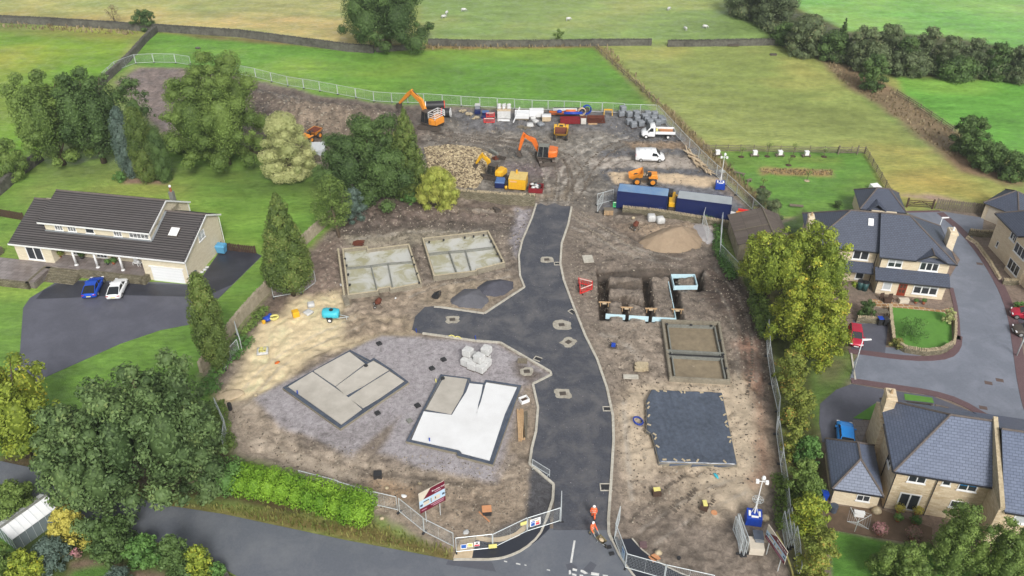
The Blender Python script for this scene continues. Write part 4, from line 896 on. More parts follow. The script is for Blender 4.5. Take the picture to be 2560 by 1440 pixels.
tufts('wall_foot_grass',[(640,92),(870,116),(1480,112),(1480,118),(870,128),(640,98)],2,.7,L_brown,6,'tall dead grass at the foot of the wall above the bright field',.16)
tufts('weeds',[(1500,95),(1480,112),(1640,265),(1655,262)],2,.7,L_brown,7,'dry growth along the post and wire fence between the fields',.12)
tufts('flattened_hay',[(1900,421),(2085,426),(2080,439),(1905,436)],14,.25,L_brown,8,'strip of pale flattened hay in the orchard',.1)
# ------ field walls, garden walls, fences
def stonewall(name,label,px,w_,h,m,cat='stone wall',group=None,cap=None,jit=.08,h2=None,capm=None,seed=1,z0=-.2):
 P0=[G(u,v).to_2d()for u,v in px];o0=P0[0].copy();rn=random.Random(seed)
 Q=[];L_=sum((b-a).length for a,b in zip(P0,P0[1:]))
 for a,b in zip(P0,P0[1:]):
  n=max(1,int((b-a).length/.6));Q+=[a+(b-a)*k/n for k in range(n)]
 Q.append(P0[-1]);A,B=offset_line(Q,w_/2),offset_line(Q,-w_/2);mb=MB();rings=[]
 for k,(a,b)in enumerate(zip(A,B)):
  f=k/max(1,len(A)-1);hh=(h if h2 is None else h+(h2-h)*f)*(1+rn.uniform(-jit,jit));m_=(a+b)/2-o0;a2,b2=a-o0,b-o0
  j=lambda:rn.uniform(-jit,jit)*.6
  ta,tb=m_+(a2-m_)*.72,m_+(b2-m_)*.72
  rings.append([(b2.x+j(),b2.y+j(),z0),(b2.x*.5+tb.x*.5+j(),b2.y*.5+tb.y*.5+j(),hh*.5),(tb.x,tb.y,hh),(ta.x,ta.y,hh),(a2.x*.5+ta.x*.5+j(),a2.y*.5+ta.y*.5+j(),hh*.5),(a2.x+j(),a2.y+j(),z0)])
 mb.loft(rings,closed=False,caps=False);mb.face(rings[0]);mb.face(rings[-1][::-1])
 if cap is None:
  o=mb.build(name,m,loc=(o0.x,o0.y,0));tag(o,label,cat,group)
 else:
  o=thing(name,label,cat,(o0.x,o0.y,0),0,group);mb.build('wall_body',m,o)
 cb=MB();
 for k in range(len(Q)-1):
  a,b=Q[k]-o0,Q[k+1]-o0;f=k/len(Q);hh=(h if h2 is None else h+(h2-h)*f)
  d=(b-a);n=max(1,int(d.length/.2));t_=d.normalized();nn=Vector((-t_.y,t_.x))
  for q in range(n):
   c=a+d*(q+.5)/n;th=rn.uniform(.05,.085);ww=w_*rn.uniform(.34,.46);zz=rn.uniform(.1,.26)if cap is None else rn.uniform(.1,.14)
   b4=[c-t_*th-nn*ww,c+t_*th-nn*ww,c+t_*th+nn*ww,c-t_*th+nn*ww];le=rn.uniform(-.04,.04)
   cb.hexa([(p.x,p.y,hh-.12)for p in b4],[(p.x+le,p.y,hh+zz)for p in b4])
 cb.build('cope_stones',capm or m,o)
 return o
GW='drystone walls between the fields'
stonewall('drystone_wall','dark drystone wall across the top left field',[(-200,66),(0,56),(130,62),(262,70),(385,79)],.9,1.5,M_dstone,group=GW)
stonewall('drystone_wall','drystone wall dividing the golden field from the bright green one',[(388,78),(480,84),(600,92),(700,105),(800,118),(870,128),(935,132)],.8,1.5,M_dstone,group=GW,seed=2)
stonewall('drystone_wall','slanting drystone wall from the field corner to the dark trees',[(392,80),(365,104),(325,150),(292,180),(268,202),(225,250)],.8,1.3,M_dstone,group=GW,seed=3)
stonewall('drystone_wall','straight drystone wall right of the tall round tree',[(1071,113),(1200,116),(1350,116),(1480,114),(1628,113)],.7,1.3,M_dstone,group=GW,seed=4)
stonewall('drystone_wall','short drystone wall between the field gap and the hedgerow',[(1668,116),(1780,115),(1900,113),(1965,112)],.7,1.3,M_dstone,group=GW,seed=5)
stonewall('drystone_wall','low stretch of drystone wall beneath the tall round tree',[(940,130),(1000,126),(1030,124)],.7,1.0,M_dstone,group=GW,seed=6)
stonewall('drystone_wall','rubble wall at the left end of the back garden',[(105,400),(60,432),(0,484),(-80,545)],1.0,1.5,M_dstone,seed=7)
stonewall('drystone_wall','low overgrown wall behind the pale round tree',[(430,352),(520,372),(640,384),(800,404)],.6,.9,M_gwall,seed=8)
stonewall('garden_wall','pale flaking garden wall running down to the cone-shaped conifer',[(842,540),(812,565),(785,590),(762,612),(735,640)],.5,1.5,M_wallpale,'garden wall',h2=1.5,seed=9,jit=.04)
stonewall('garden_wall','pale garden wall between the cone-shaped and the narrow conifer',[(680,722),(650,752),(610,795),(570,845),(545,880),(503,932)],.5,1.6,M_wallpale,'garden wall',h2=1.4,seed=10,jit=.04)
stonewall('site_wall','mossy stone wall below the yellow welfare unit',[(1128,492),(1200,500),(1270,508),(1338,514)],.5,1.3,M_gwall,'stone wall',cap=1,capm=M_stone,h2=1.9,seed=11)
stonewall('site_wall','old stone wall in front of the navy containers',[(1556,530),(1640,538),(1740,554),(1830,570)],.5,.95,M_gwall,'stone wall',cap=1,capm=M_stone,seed=12)
stonewall('garden_wall','curved stone wall round the oval lawn',[(2222,775),(2226,820),(2232,862),(2262,880),(2310,888),(2350,884),(2378,868)],.45,.8,M_gwall,'garden wall',cap=1,capm=M_stone,seed=13)
stonewall('garden_wall','stepped low wall of pale blocks beside the oval lawn',[(2383,862),(2386,840),(2386,810),(2384,790)],.35,.6,M_stone,'garden wall',cap=1,capm=M_stone,seed=14)
stonewall('garden_wall','low wall behind the blue bin and the bench',[(2140,806),(2182,808),(2220,812)],.3,.9,M_gwall,'garden wall',cap=1,capm=M_stone,seed=15)
stonewall('garden_wall','terrace retaining wall below the far right house',[(2416,596),(2440,612),(2475,660),(2498,700)],.4,.35,M_hstone,'garden wall',cap=1,capm=M_stone,seed=16)
stonewall('garden_wall','retaining wall of the raised far right garden',[(2420,588),(2450,592),(2478,592)],.4,1.0,M_gwall,'garden wall',cap=1,capm=M_stone,seed=17)
stonewall('garden_wall','lower terrace wall by the curving paving strip',[(2505,710),(2528,712),(2560,708)],.4,.8,M_gwall,'garden wall',cap=1,capm=M_stone,seed=18)
stonewall('drystone_wall','mossy kerb wall by the road in the bottom left corner',[(520,1400),(560,1435),(580,1460)],.4,.5,M_dstone,seed=19)
def postrail(name,label,px,m,h=1.2,gap=2.4,rails=4,cat='fence',pales=0,group=None,pw=.1):
 P=[G(u,v)for u,v in px];o=thing(name,label,cat,tuple(P[0]),0,group);o0=P[0];rb=MB();posts=[]
 for a,b in zip(P,P[1:]):
  n=max(1,round((b-a).length/gap));posts+=[a+(b-a)*k/n for k in range(n)]
  for r_ in range(rails):
   z=h*(r_+.7)/rails*.97;p,q=a-o0,b-o0;rb.bar((p.x,p.y,z),(q.x,q.y,z),.05,.1)
  if pales:
   n2=int((b-a).length/pales);d=(b-a).normalized()
   for k in range(n2):
    c=a+(b-a)*k/n2-o0;e=c+d*pales*.8;rb.bar((c.x,c.y,h*.52),(e.x,e.y,h*.52),.04,h*1.0)
 posts.append(P[-1]);rb.build('rail' if not pales else 'boarding',m,o)
 pb=MB();pb.box(-pw/2,pw/2,-pw/2,pw/2,-.3,h+.12);pr=pb.build('post',m,o)
 for k,p in enumerate(posts):
  q=pr if k==0 else pr.copy()
  if k:COL.objects.link(q);q.parent=o
  q.location=p-o0
 return o
postrail('timber_fence','weathered post and rail fence along the top of the orchard',[(1757,378),(1850,379),(1950,381),(2060,383),(2160,384)],M_greywood)
postrail('timber_fence','weathered post and rail fence down the right side of the orchard',[(2162,384),(2190,430),(2225,490)],M_greywood)
postrail('timber_fence','close boarded fence at the top of the estate road',[(2338,522),(2400,530),(2455,535)],M_greywood,1.7,1.8,3,pales=.3)
postrail('timber_fence','post and wire fence slanting between bright and olive fields',[(1478,112),(1530,162),(1590,215),(1640,262)],M_greywood,1.1,3.0,2,pw=.14)
postrail('timber_fence','pale rail fence along the brown strip at the right',[(2240,238),(2300,275),(2380,330)],M_greywood,1.1,3.0,3)
postrail('timber_fence','dark brown boarded fence on the left of the big house',[(-40,535),(0,541),(62,552)],M_brownwood,1.3,1.8,2,pales=.25)
postrail('timber_fence','dark brown boarded fence between dumpster and conifer',[(556,624),(600,630),(640,634)],M_brownwood,1.2,1.8,2,pales=.25)
g_=thing('field_gate','brown crossed field gate at the top of the estate road','gate',tuple(G(2266,518)),ang((2266,518),(2330,522)))
mb=MB()
for z in(.3,.6,.9,1.2):mb.bar((.1,0,z),(3.6,0,z),.05,.09)
mb.bar((.1,.03,.3),(1.85,.03,1.2),.04,.08);mb.bar((3.6,.03,.3),(1.85,.03,1.2),.04,.08);mb.build('bars',M_brownwood,g_)
for x in(0,3.7):MB().box(x-.11,x+.11,-.11,.11,0,1.6).build('post',M_brownwood,g_)
g_=thing('field_gate','grey timber gate near the right end of the orchard fence','gate',tuple(G(2096,384+1)),0)
mb=MB()
for z in(.3,.6,.9,1.2):mb.bar((.0,-.08,z),(3.0,-.08,z),.05,.09)
mb.bar((0,-.12,.3),(3.0,-.12,1.2),.04,.08);mb.build('bars',M_greywood,g_)
for x in(-.1,3.1):MB().box(x-.1,x+.1,-.2,0,0,1.6).build('post',M_greywood,g_)
fb=MB();R_=.038;W2,H2=1.71,1.98
for a,b in(((-W2,0,.05),(-W2,0,H2)),((W2,0,.05),(W2,0,H2)),((-W2,0,H2),(W2,0,H2)),((-W2,0,.17),(W2,0,.17)),((0,0,.17),(0,0,H2))):fb.cyl(a,b,R_ if a[0]!=0 or b[0]!=0 else .012,None,6)
ib=MB()
for k in range(1,26):x=-W2+2*W2*k/26;ib.bar((x,0,.17),(x,0,H2),.006,.006)
for k in range(1,9):z=.17+(H2-.17)*k/9;ib.bar((-W2,0,z),(W2,0,z),.006,.006)
ftb=MB();ftb.loft([[(-.11,-.3,0),(.11,-.3,0),(.11,.3,0),(-.11,.3,0)],[(-.09,-.27,.13),(.09,-.27,.13),(.09,.27,.13),(-.09,.27,.13)]])
_proto=None
def panels(px,group,where,n=None,feet=True,short='',start=0):
 global _proto
 P=[G(u,v)for u,v in px];pieces=[]
 for a,b in zip(P,P[1:]):
  d=b-a;k=max(1,round(d.length/3.5));pieces+=[(a+d*i/k,a+d*(i+1)/k)for i in range(k)]
 for i,(a,b)in enumerate(pieces):
  d=b-a;c=(a+b)/2;lab='mesh fence panel, %s %s'%(ORD[min(i,34)],where)
  if _proto is None:
   _proto=thing('fence_panel',lab,'fence panel',(0,0,0),0,group)
   fb.build('frame',M_steel,_proto);ib.build('mesh_infill',M_steel,_proto);f=ftb.build('foot',M_black,_proto,loc=(-W2,0,0));_proto_used=False
   r=_proto
  else:r=dup(_proto,label=lab,group=group)
  r.location=(c.x,c.y,gz(c.x,c.y)*.5);r.rotation_euler=(rad(((i*37)%7-3)*.5),0,math.atan2(d.y,d.x));r.scale=(d.length/3.5,1,1)
FG='temporary mesh fence panels round the site'
panels([(262,205),(290,178),(340,159),(385,157),(440,158),(478,164)],FG,'from the left in the run curving round the purple soil')
panels([(590,185),(640,195),(720,215),(800,228),(890,245),(935,254),(980,257),(1060,259),(1200,268),(1330,275),(1450,279),(1560,284),(1640,287)],FG,'from the left in the long run under the bright field')
panels([(1642,288),(1700,350),(1745,397),(1790,440),(1840,487),(1880,525),(1925,568)],FG,'from the top in the slanting run beside the orchard')
panels([(1768,605),(1755,560),(1768,520)][::-1],FG,'from the top in the short run at the stone wall end')
panels([(1802,560),(1798,640),(1845,690)],FG,'from the top in the run beside the barn')
panels([(1915,830),(1918,890),(1928,960),(1944,1030),(1940,1085),(1950,1160),(1962,1240),(1968,1300)],FG,'from the top in the run along the autumn hedge')
panels([(690,712),(740,700),(788,735)][::-1]if 0 else[(683,745),(752,733),(790,705)],FG,'from the left under the cone-shaped conifer')
panels([(560,925),(600,880)],FG,'at the foot of the narrow conifer')
panels([(592,835),(606,880)],FG,'on the bank near the narrow conifer')
panels([(542,1028),(568,1085),(562,1130)],FG,'from the top left of the bright hedge')
panels([(752,1212),(850,1238),(930,1262),(995,1277)],FG,'from the left behind the bright hedge')
panels([(998,1280),(1060,1330),(1135,1368)],FG,'from the left below the maroon board')
panels([(1140,1382),(1232,1372),(1318,1330),(1400,1304)],FG,'from the left in the run of gate panels with safety signs')
panels([(1535,1346),(1562,1418)],FG,'of the opened right gate beside the footway')
panels([(1562,1420),(1660,1448),(1780,1475)],FG,'from the left along the bottom right footway')
panels([(1982,1350),(1990,1400),(1994,1450)],FG,'from the top at the bottom of the autumn hedge')
panels([(1404,1310),(1405,1265)]if 0 else[(1402,1306),(1404,1262)],FG,'standing edge-on in the road mouth')
panels([(1537,1345),(1549,1300)],FG,'standing nearly edge-on beside the right kerb')
for i,(u,v,a)in enumerate([(1843,1352,1.50),(1848,1356,1.58),(1853,1352,1.64),(1845,1358,1.69)]):
 g_=G(u,v);r=dup(_proto,(g_.x,g_.y,0),a,'spare mesh panel, %s from the left in the bundle by the blue camera tower'%ORD[i],'spare panels by the lower camera tower')
for i,(u,v,a)in enumerate([(1958,1345,1.45),(1966,1340,1.42),(1974,1335,1.4)]):
 g_=G(u,v);r=dup(_proto,(g_.x,g_.y,0),a,'spare mesh panel, %s from the left leaning behind the right maroon board'%ORD[i],'spare panels behind the right board')
def gsign(name,label,u,v,z,w_,h,a,m,extra=None,cat='sign'):
 p=G(u,v);n_=Vector((math.sin(a),-math.cos(a),0))*.06
 o=thing(name,label,cat,(p.x+n_.x,p.y+n_.y,z),a)
 MB().box(-w_/2,w_/2,-.012,.012,-h/2,h/2).build('board',m,o)
 if extra:
  for(x0,x1,z0,z1,m2)in extra:MB().box(x0,x1,-.018,-.0125,z0,z1).build('panel',m2,o)
 return o
M_sblue=mat('sign_blue',(.02,.12,.45),(.02,.1,.4),3,.5,0);M_syel=mat('sign_yellow',(.8,.75,.25),(.78,.72,.22),3,.5,0);M_sred=mat('sign_red',(.7,.05,.08),(.65,.05,.07),3,.5,0)
a0=ang((1140,1382),(1232,1372))
gsign('safety_sign','blue and white square safety sign, leftmost of the three on the gate panel',1160,1382,.95,.55,.6,a0,M_upvc,[(-.22,.22,-.2,.25,M_sblue)])
gsign('safety_sign','pale yellow warning sign between the blue and the red one',1176,1380,1.05,.5,.55,a0,M_upvc,[(-.2,.2,-.22,.22,M_syel),(-.06,.06,-.05,.12,M_black)])
gsign('safety_sign','white and red prohibition sign, rightmost of the three on the gate panel',1193,1378,1.1,.5,.6,a0,M_upvc,[(-.22,.22,-.27,-.08,M_sred),(-.1,.1,.02,.2,M_black)])
a1=ang((1318,1330),(1400,1304))
gsign('safety_board','large white safety board with blue and red panels on the gate',1337,1326,1.25,1.05,1.0,a1,M_upvc,[(-.42,-.05,-.42,-.02,M_sblue),(-.42,-.05,.06,.2,M_sblue),(.05,.42,-.42,-.12,M_sred),(.05,.42,-.06,.1,M_orange2),(-.3,.3,.3,.4,M_greyblock)])
gsign('notice','small lime notice tied to the top of the gate panel',1308,1336,1.6,.6,.45,a1,M_lemon)
gsign('notice','crumpled lime notice at the foot of the gate joint',1232,1374,.55,.75,.55,a0,M_lemon)
gsign('safety_board','pale blue notice on the opened right gate',1557,1402,1.1,.7,1.1,ang((1535,1346),(1562,1418)),M_signblue,[(-.25,.25,.2,.4,M_sblue)])
p=G(1352,1180);o=thing('pedestrian_barrier','steel pedestrian barrier standing on the tarmac by the left kerb','barrier',tuple(p),ang((1330,1165),(1378,1195)))
mb=MB()
for a,b in(((-1.1,0,.1),(-1.1,0,1.05)),((1.1,0,.1),(1.1,0,1.05)),((-1.1,0,1.05),(1.1,0,1.05)),((-1.1,0,.3),(1.1,0,.3))):mb.cyl(a,b,.03,None,6)
mb.build('frame',M_steel,o);mb=MB()
for k in range(1,16):mb.bar((-1.1+2.2*k/16,0,.3),(-1.1+2.2*k/16,0,1.05),.014,.014)
mb.build('bars',M_steel,o)
for x in(-.85,.85):MB().box(x-.03,x+.03,-.3,.3,0,.05).build('foot',M_steel,o)
# ------ houses
def wallxf(o,a):
 """(u along, n outwards, z) on a wall whose line starts at o and runs at angle a (outside = right-hand side)"""
 ca,sa=math.cos(a),math.sin(a)
 return lambda u,n,z:(o[0]+ca*u+sa*n,o[1]+sa*u-ca*n,z)
def hb(mb,f,u0,u1,n0,n1,z0,z1):
 mb.hexa([f(u0,n1,z0),f(u1,n1,z0),f(u1,n0,z0),f(u0,n0,z0)],[f(u0,n1,z1),f(u1,n1,z1),f(u1,n0,z1),f(u0,n0,z1)]);return mb
def window(par,o,a,u,z,w_,h,lights=2,m=None,cross=0,fr=.07,blind=None,name='window',label=None,sill=True):
 f=wallxf(o,a);mb=MB()
 hb(mb,f,u,u+w_,-.02,.05,z,z+fr);hb(mb,f,u,u+w_,-.02,.05,z+h-fr,z+h)
 for k in range(lights+1):
  x=u+(w_-fr)*k/lights;hb(mb,f,x,x+fr,-.02,.055,z+fr*.9,z+h-fr*.9)
 for k in range(1,cross+1):hb(mb,f,u+fr,u+w_-fr,-.02,.045,z+h*k/(cross+1)-.015,z+h*k/(cross+1)+.015)
 if sill:hb(mb,f,u-.08,u+w_+.08,-.02,.11,z-.09,z+.002)
 w0=mb.build(name,m or M_upvc,par,label=label)
 hb(MB(),f,u+fr*.5,u+w_-fr*.5,-.06,.012,z+fr*.5,z+h-fr*.5).build('pane',M_glass,w0)
 if blind:hb(MB(),f,u+fr*.6,u+w_-fr*.6,.013,.02,z+h*(1-blind),z+h-fr*.6).build('blind',M_blind,w0)
 return w0
def roofslab(mb,pts,th=.12):
 """one roof plane given by its top outline (counter-clockwise from above), made solid"""
 n=len(pts);a=[mb.pv(p)for p in pts];b=[mb.pv((p[0],p[1],p[2]-th))for p in pts]
 mb.addf(a);mb.addf(b[::-1])
 for k in range(n):mb.addf([a[k],b[k],b[(k+1)%n],a[(k+1)%n]])
def ridge(par,a,b,m=None,r=.11,name='ridge'):
 mb=MB();mb.cyl((a[0],a[1],a[2]+.0),(b[0],b[1],b[2]+.0),r,None,7);return mb.build(name,m or M_ridge,par)
def chimney(par,x,y,z0,z1,w_,d,m,pots=1,potm=None,rz=0):
 mb=MB().tr(x,y,0,rz);mb.box(-w_/2,w_/2,-d/2,d/2,z0,z1-.35);mb.box(-w_/2-.08,w_/2+.08,-d/2-.08,d/2+.08,z1-.35,z1-.15);mb.box(-w_/2,w_/2,-d/2,d/2,z1-.15,z1)
 c=mb.build('chimney',m,par);pb=MB()
 for k in range(pots):xx=x+(k-(pots-1)/2)*.45;pb.cyl((xx,y,z1),(xx,y,z1+.45),.15,.12,9)
 pb.build('chimney_pot',potm or M_terra,c);return c
def gutter(par,a,b,m=None,r=.07):
 mb=MB();mb.bar(a,b,.13,.12);return mb.build('gutter',m or M_gutter,par)
def downpipe(par,x,y,z0,z1,m=None):
 mb=MB();mb.cyl((x,y,z0),(x,y,z1),.05,None,6);return mb.build('downpipe',m or M_gutter,par)
def hip(par,x0,x1,y0,y1,ze,zr,m,rx0,rx1,name='roof',ry=None,th=.12,ridgem=None,hips=(1,1)):
 """hipped roof over a rectangle; ridge from rx0 to rx1 along x"""
 ry=(y0+y1)/2 if ry is None else ry;mb=MB();A,B,C_,D_=(x0,y0,ze),(x1,y0,ze),(x1,y1,ze),(x0,y1,ze);L_,R_=(rx0,ry,zr),(rx1,ry,zr)
 roofslab(mb,[A,B,R_,L_]);roofslab(mb,[C_,D_,L_,R_])
 if hips[0]:roofslab(mb,[D_,A,L_])
 if hips[1]:roofslab(mb,[B,C_,R_])
 r=mb.build(name,m,par)
 if rx1-rx0>.3:ridge(r,L_,R_,ridgem,name='ridge_tiles')
 if hips[0]:ridge(r,A,L_,ridgem,name='hip_tiles');ridge(r,D_,L_,ridgem,name='hip_tiles')
 if hips[1]:ridge(r,B,R_,ridgem,name='hip_tiles');ridge(r,C_,R_,ridgem,name='hip_tiles')
 return r
 # ---- the long low house on the left: origin at its front right corner, x along the front
P=G(476,710);A0=rad(-10.3)
hs_=thing('house','long buff stone house with brown tiled roofs, white columns and garage','house',tuple(P),A0)
mb=MB();E_,RZ,RY=3.75,6.75,6.7
mb.box(-6.2,0,0,9.8,-.3,2.35);mb.hexa([(-6.2,0,2.35),(0,0,2.35),(0,9.8,2.35),(-6.2,9.8,2.35)],[(-6.2,0,E_-.1),(0,0,E_-.1),(0,9.8,4.75),(-6.2,9.8,4.75)])
mb.face([(-.001,0,E_-.12),(-.001,9.8,4.6),(-.001,RY,RZ-.12)]);
mb.box(-24.7,-6.2,2.0,9.8,.2,E_);mb.box(-24.7,-19.3,0,2.0,.2,E_-.05)
mb.hexa([(-24.7,2,E_),(-6.2,2,E_),(-6.2,9.8,E_),(-24.7,9.8,E_)],[(-24.7,5.4,5.9),(-6.2,5.4,5.9),(-6.2,8.4,5.9),(-24.7,8.4,5.9)])
mb.box(-24.7,-19.3,2.0,2.01,.2,.3)
mb.build('wall',M_hstoneL,hs_)
mb=MB();ub=(-20.9,-5.6,2.2,12.0)
mb.box(ub[0],ub[1],ub[2],ub[3],2.5,5.2);mb.box(ub[0],ub[1],ub[2],ub[3]-2,5.2,6.15)
for x in(ub[0],ub[1]):mb.face([(x,2.2,6.1),(x,12,5.1),(x,7,8.05)]if x>-10 else[(x,2.2,6.1),(x,7,8.05),(x,12,5.1)])
mb.box(ub[0]+.01,ub[1]-.01,6.4,7.6,6.1,7.85)
mb.build('upper_wall',M_hstoneL,hs_)
mb=MB();ov=.4
roofslab(mb,[(-25.1,-ov,E_-.02),(.3,-ov,E_-.02),(.3,RY,RZ),(-25.1,RY,RZ)]);roofslab(mb,[(-25.1,RY,RZ),(.3,RY,RZ),(.3,10.2,4.85),(-25.1,10.2,4.85)])
rf=mb.build('roof',M_tile,hs_);ridge(rf,(-25.1,RY,RZ),(.3,RY,RZ),M_ridge,name='ridge_tiles')
mb=MB();roofslab(mb,[(-21.5,1.8,6.12),(-5.3,1.8,6.12),(-5.3,7.0,8.2),(-21.5,7.0,8.2)],.14);roofslab(mb,[(-21.5,7.0,8.2),(-5.3,7.0,8.2),(-5.3,12.3,5.1),(-21.5,12.3,5.1)],.14)
rf2=mb.build('upper_roof',M_tile,hs_);ridge(rf2,(-21.5,7.0,8.2),(-5.3,7.0,8.2),M_ridge,name='ridge_tiles')
def barge(pts,name='bargeboard'):
 mb=MB()
 for a,b in zip(pts,pts[1:]):mb.bar(a,b,.06,.22)
 mb.build(name,M_white,hs_)
barge([(.34,-ov,E_-.1),(.34,RY,RZ-.09),(.34,10.2,4.76)]);barge([(-5.26,1.8,6.03),(-5.26,7.0,8.1),(-5.26,12.3,5.0)])
barge([(-25.1,-.46,E_-.12),(.3,-.46,E_-.12)],'fascia');barge([(-21.5,1.74,6.02),(-5.3,1.74,6.02)],'fascia')
barge([(-5.53,12.08,2.6),(-5.53,12.08,5.0)],'corner_pipe');downpipe(hs_,.08,-.08,0,3.6,M_white);downpipe(hs_,.08,9.9,0,4.6,M_white);downpipe(hs_,-5.5,2.05,4.5,6,M_white)
mb=MB();mb.bar((-20.9,2.1,4.78),(-5.4,2.1,4.78),.3,.1);mb.bar((-5.45,2.1,4.82),(-5.45,6.6,6.72),.3,.1);mb.build('lead_flashing',mat('lead',S(150,155,160),S(120,125,130),2,.5,.1),hs_)
mb=MB();mb.box(-5.1,-.65,-.06,.02,-.05,2.2);gd=mb.build('garage_door',M_pvan,hs_);mb=MB()
for z in(.45,.9,1.35,1.8):mb.box(-5.05,-.7,-.066,-.06,z,z+.015)
mb.build('panel_line',M_blind,gd);MB().box(-5.35,-.4,-.14,0,2.2,2.36).build('garage_lintel',M_white,hs_)
fw=(-25.0,0)
window(hs_,(0,0),0,-23.1,1.25,2.4,2.05,2,label='white framed garden doors',name='garden_doors',fr=.13)
for x,w_,l_,c_ in((-19.4,1.15,3,3),(-17.5,1.2,3,3),(-14.9,1.25,1,0),(-10.8,1.15,3,3),(-8.55,2.75,5,3)):window(hs_,(0,2.2),0,x,4.95,w_,.95,l_,cross=c_,fr=.06)
for x,w_ in((-17.9,1.6),(-14.3,1.6),(-10.3,1.3),(-8.2,1.2)):window(hs_,(0,2.0),0,x,1.35 if w_>1.55 else 2.0,w_,2.0 if w_>1.55 else 1.3,3,cross=1)
window(hs_,(0,0),rad(90),4.2,3.9,1.6,1.2,2,cross=1,blind=.85,label='white framed window high in the gable')
sk=MB();zz=lambda y:E_+(y+.4)*(RZ-E_)/(RY+.4)
sk.hexa([(-3.6,2.9,zz(2.9)),(-2.2,2.9,zz(2.9)),(-2.2,4.3,zz(4.3)),(-3.6,4.3,zz(4.3))],[(-3.6,2.9,zz(2.9)+.14),(-2.2,2.9,zz(2.9)+.14),(-2.2,4.3,zz(4.3)+.14),(-3.6,4.3,zz(4.3)+.14)]);o=sk.build('skylight',M_dsteel,hs_)
MB().hexa([(-3.5,3.0,zz(3.0)+.14),(-2.3,3.0,zz(3.0)+.14),(-2.3,4.2,zz(4.2)+.14),(-3.5,4.2,zz(4.2)+.14)],[(-3.5,3.0,zz(3.0)+.17),(-2.3,3.0,zz(3.0)+.17),(-2.3,4.2,zz(4.2)+.17),(-3.5,4.2,zz(4.2)+.17)]).build('pane',M_foil,o)
for x in(-16.1,-12.95,-9.3):
 mb=MB();mb.smooth=True;mb.cyl((x,-.05,1.3),(x,-.05,3.5),.17,.13,12);mb.cyl((x,-.05,1.12),(x,-.05,1.3),.3,.2,12);mb.cyl((x,-.05,3.5),(x,-.05,3.66),.14,.24,12);mb.build('column',M_white,hs_)
c=MB();c.box(-7.2,-6.6,10.6,11.2,5.6,7.3);c_=c.build('chimney',M_greyblock,hs_);MB().cyl((-6.9,10.9,7.3),(-6.9,10.9,7.9),.16,.14,9).build('chimney_pot',M_terra,c_);MB().blob((-6.9,10.9,8.1),.2).build('cowl',M_white,c_)
MB().box(-19.3,-6.2,-.9,2.0,.0,1.12).build('veranda_floor',M_flag,hs_)
mb=MB();mb.box(-15.0,-6.0,-1.3,-.9,-.1,1.2);mb.box(-6.4,-5.6,-1.3,0,-.1,.9);mb.build('veranda_wall',M_gwall,hs_)
for k in range(5):MB().box(-20.2,-15.0,-.9-.42*(k+1),-.9-.42*k,-.1,1.12-.22*(k+1)+.1).build('step',M_gwall,hs_)
MB().box(-29.2,-19.3,-4.6,0,-.1,1.0).build('patio_deck',M_flag,hs_)
mb=MB();mb.box(-29.4,-20.0,-4.95,-4.6,-.1,1.02);mb.box(-20.35,-20.0,-4.95,-.9,-.1,1.02);mb.box(-31.0,-29.2,-3.0,2.5,-.1,.98);mb.build('patio_wall',M_gwall,hs_)
def local(root,x,y,z=0):
 a=root.rotation_euler[2];return(root.location[0]+math.cos(a)*x-math.sin(a)*y,root.location[1]+math.sin(a)*x+math.cos(a)*y,z)
 # ---- estate houses on the right
P=G(2184,732);A1=rad(-11)
h1=thing('house','stone house with grey slate hips and a brick-red front door','house',tuple(P),A1)
mb=MB();mb.box(0,8.3,0,10,-.3,2.35);mb.box(0,8.3,1.2,10,2.35,5.0);mb.box(-8.6,0,2.3,10.2,-.3,5.0)
mb.hexa([(4.3,1.21,4.99),(7.6,1.21,4.99),(7.6,4,4.99),(4.3,4,4.99)],[(5.94,1.21,6.0),(5.96,1.21,6.0),(5.96,4,6.0),(5.94,4,6.0)]);mb.build('wall',M_hstone,h1)
hip(h1,-.35,8.9,.75,10.4,5.0,8.75,M_slate,-.3,3.2,'main_roof',ry=5.6,hips=(0,1));mb=MB()
r2=hip(h1,-9.0,-.2,1.9,10.4,5.0,8.45,M_slate,-3.9,-.1,'wing_roof',ry=6.1,hips=(1,0))
mb=MB();roofslab(mb,[(4.0,.7,5.0),(5.95,.7,6.15),(5.95,3.2,6.85-.7),(4.0,1.0,5.0)][::1]);roofslab(mb,[(5.95,.7,6.15),(7.9,.7,5.0),(7.9,1.0,5.0),(5.95,3.2,6.15)]);g2=mb.build('gablet_roof',M_slate,h1);ridge(g2,(5.95,.7,6.15),(5.95,2.9,6.15),M_ridge,.08,name='ridge_tiles')
mb=MB();roofslab(mb,[(-.4,-.5,2.3),(8.6,-.5,2.3),(8.6,1.2,3.25),(-.4,1.2,3.25)]);mb.build('porch_roof',M_slate,h1)
mb=MB();roofslab(mb,[(-4.0,.9,2.3),(-.4,.9,2.3),(-.4,2.3,3.1),(-4.0,2.3,3.1)]);mb.build('porch_roof',M_slate,h1)
gutter(h1,(-.4,-.55,2.25),(8.6,-.55,2.25));gutter(h1,(-.35,.7,4.92),(4.1,.7,4.92));gutter(h1,(7.8,.7,4.92),(8.9,.7,4.92));gutter(h1,(4.05,.66,4.98),(5.95,.66,6.1));gutter(h1,(5.95,.66,6.1),(7.85,.66,4.98));gutter(h1,(-9.0,1.85,4.92),(-.2,1.85,4.92));gutter(h1,(8.95,.7,4.9),(8.95,10.4,4.9))
downpipe(h1,.05,1.1,3.2,4.9);downpipe(h1,.05,-.1,0,2.2);downpipe(h1,-.3,2.2,0,4.9)
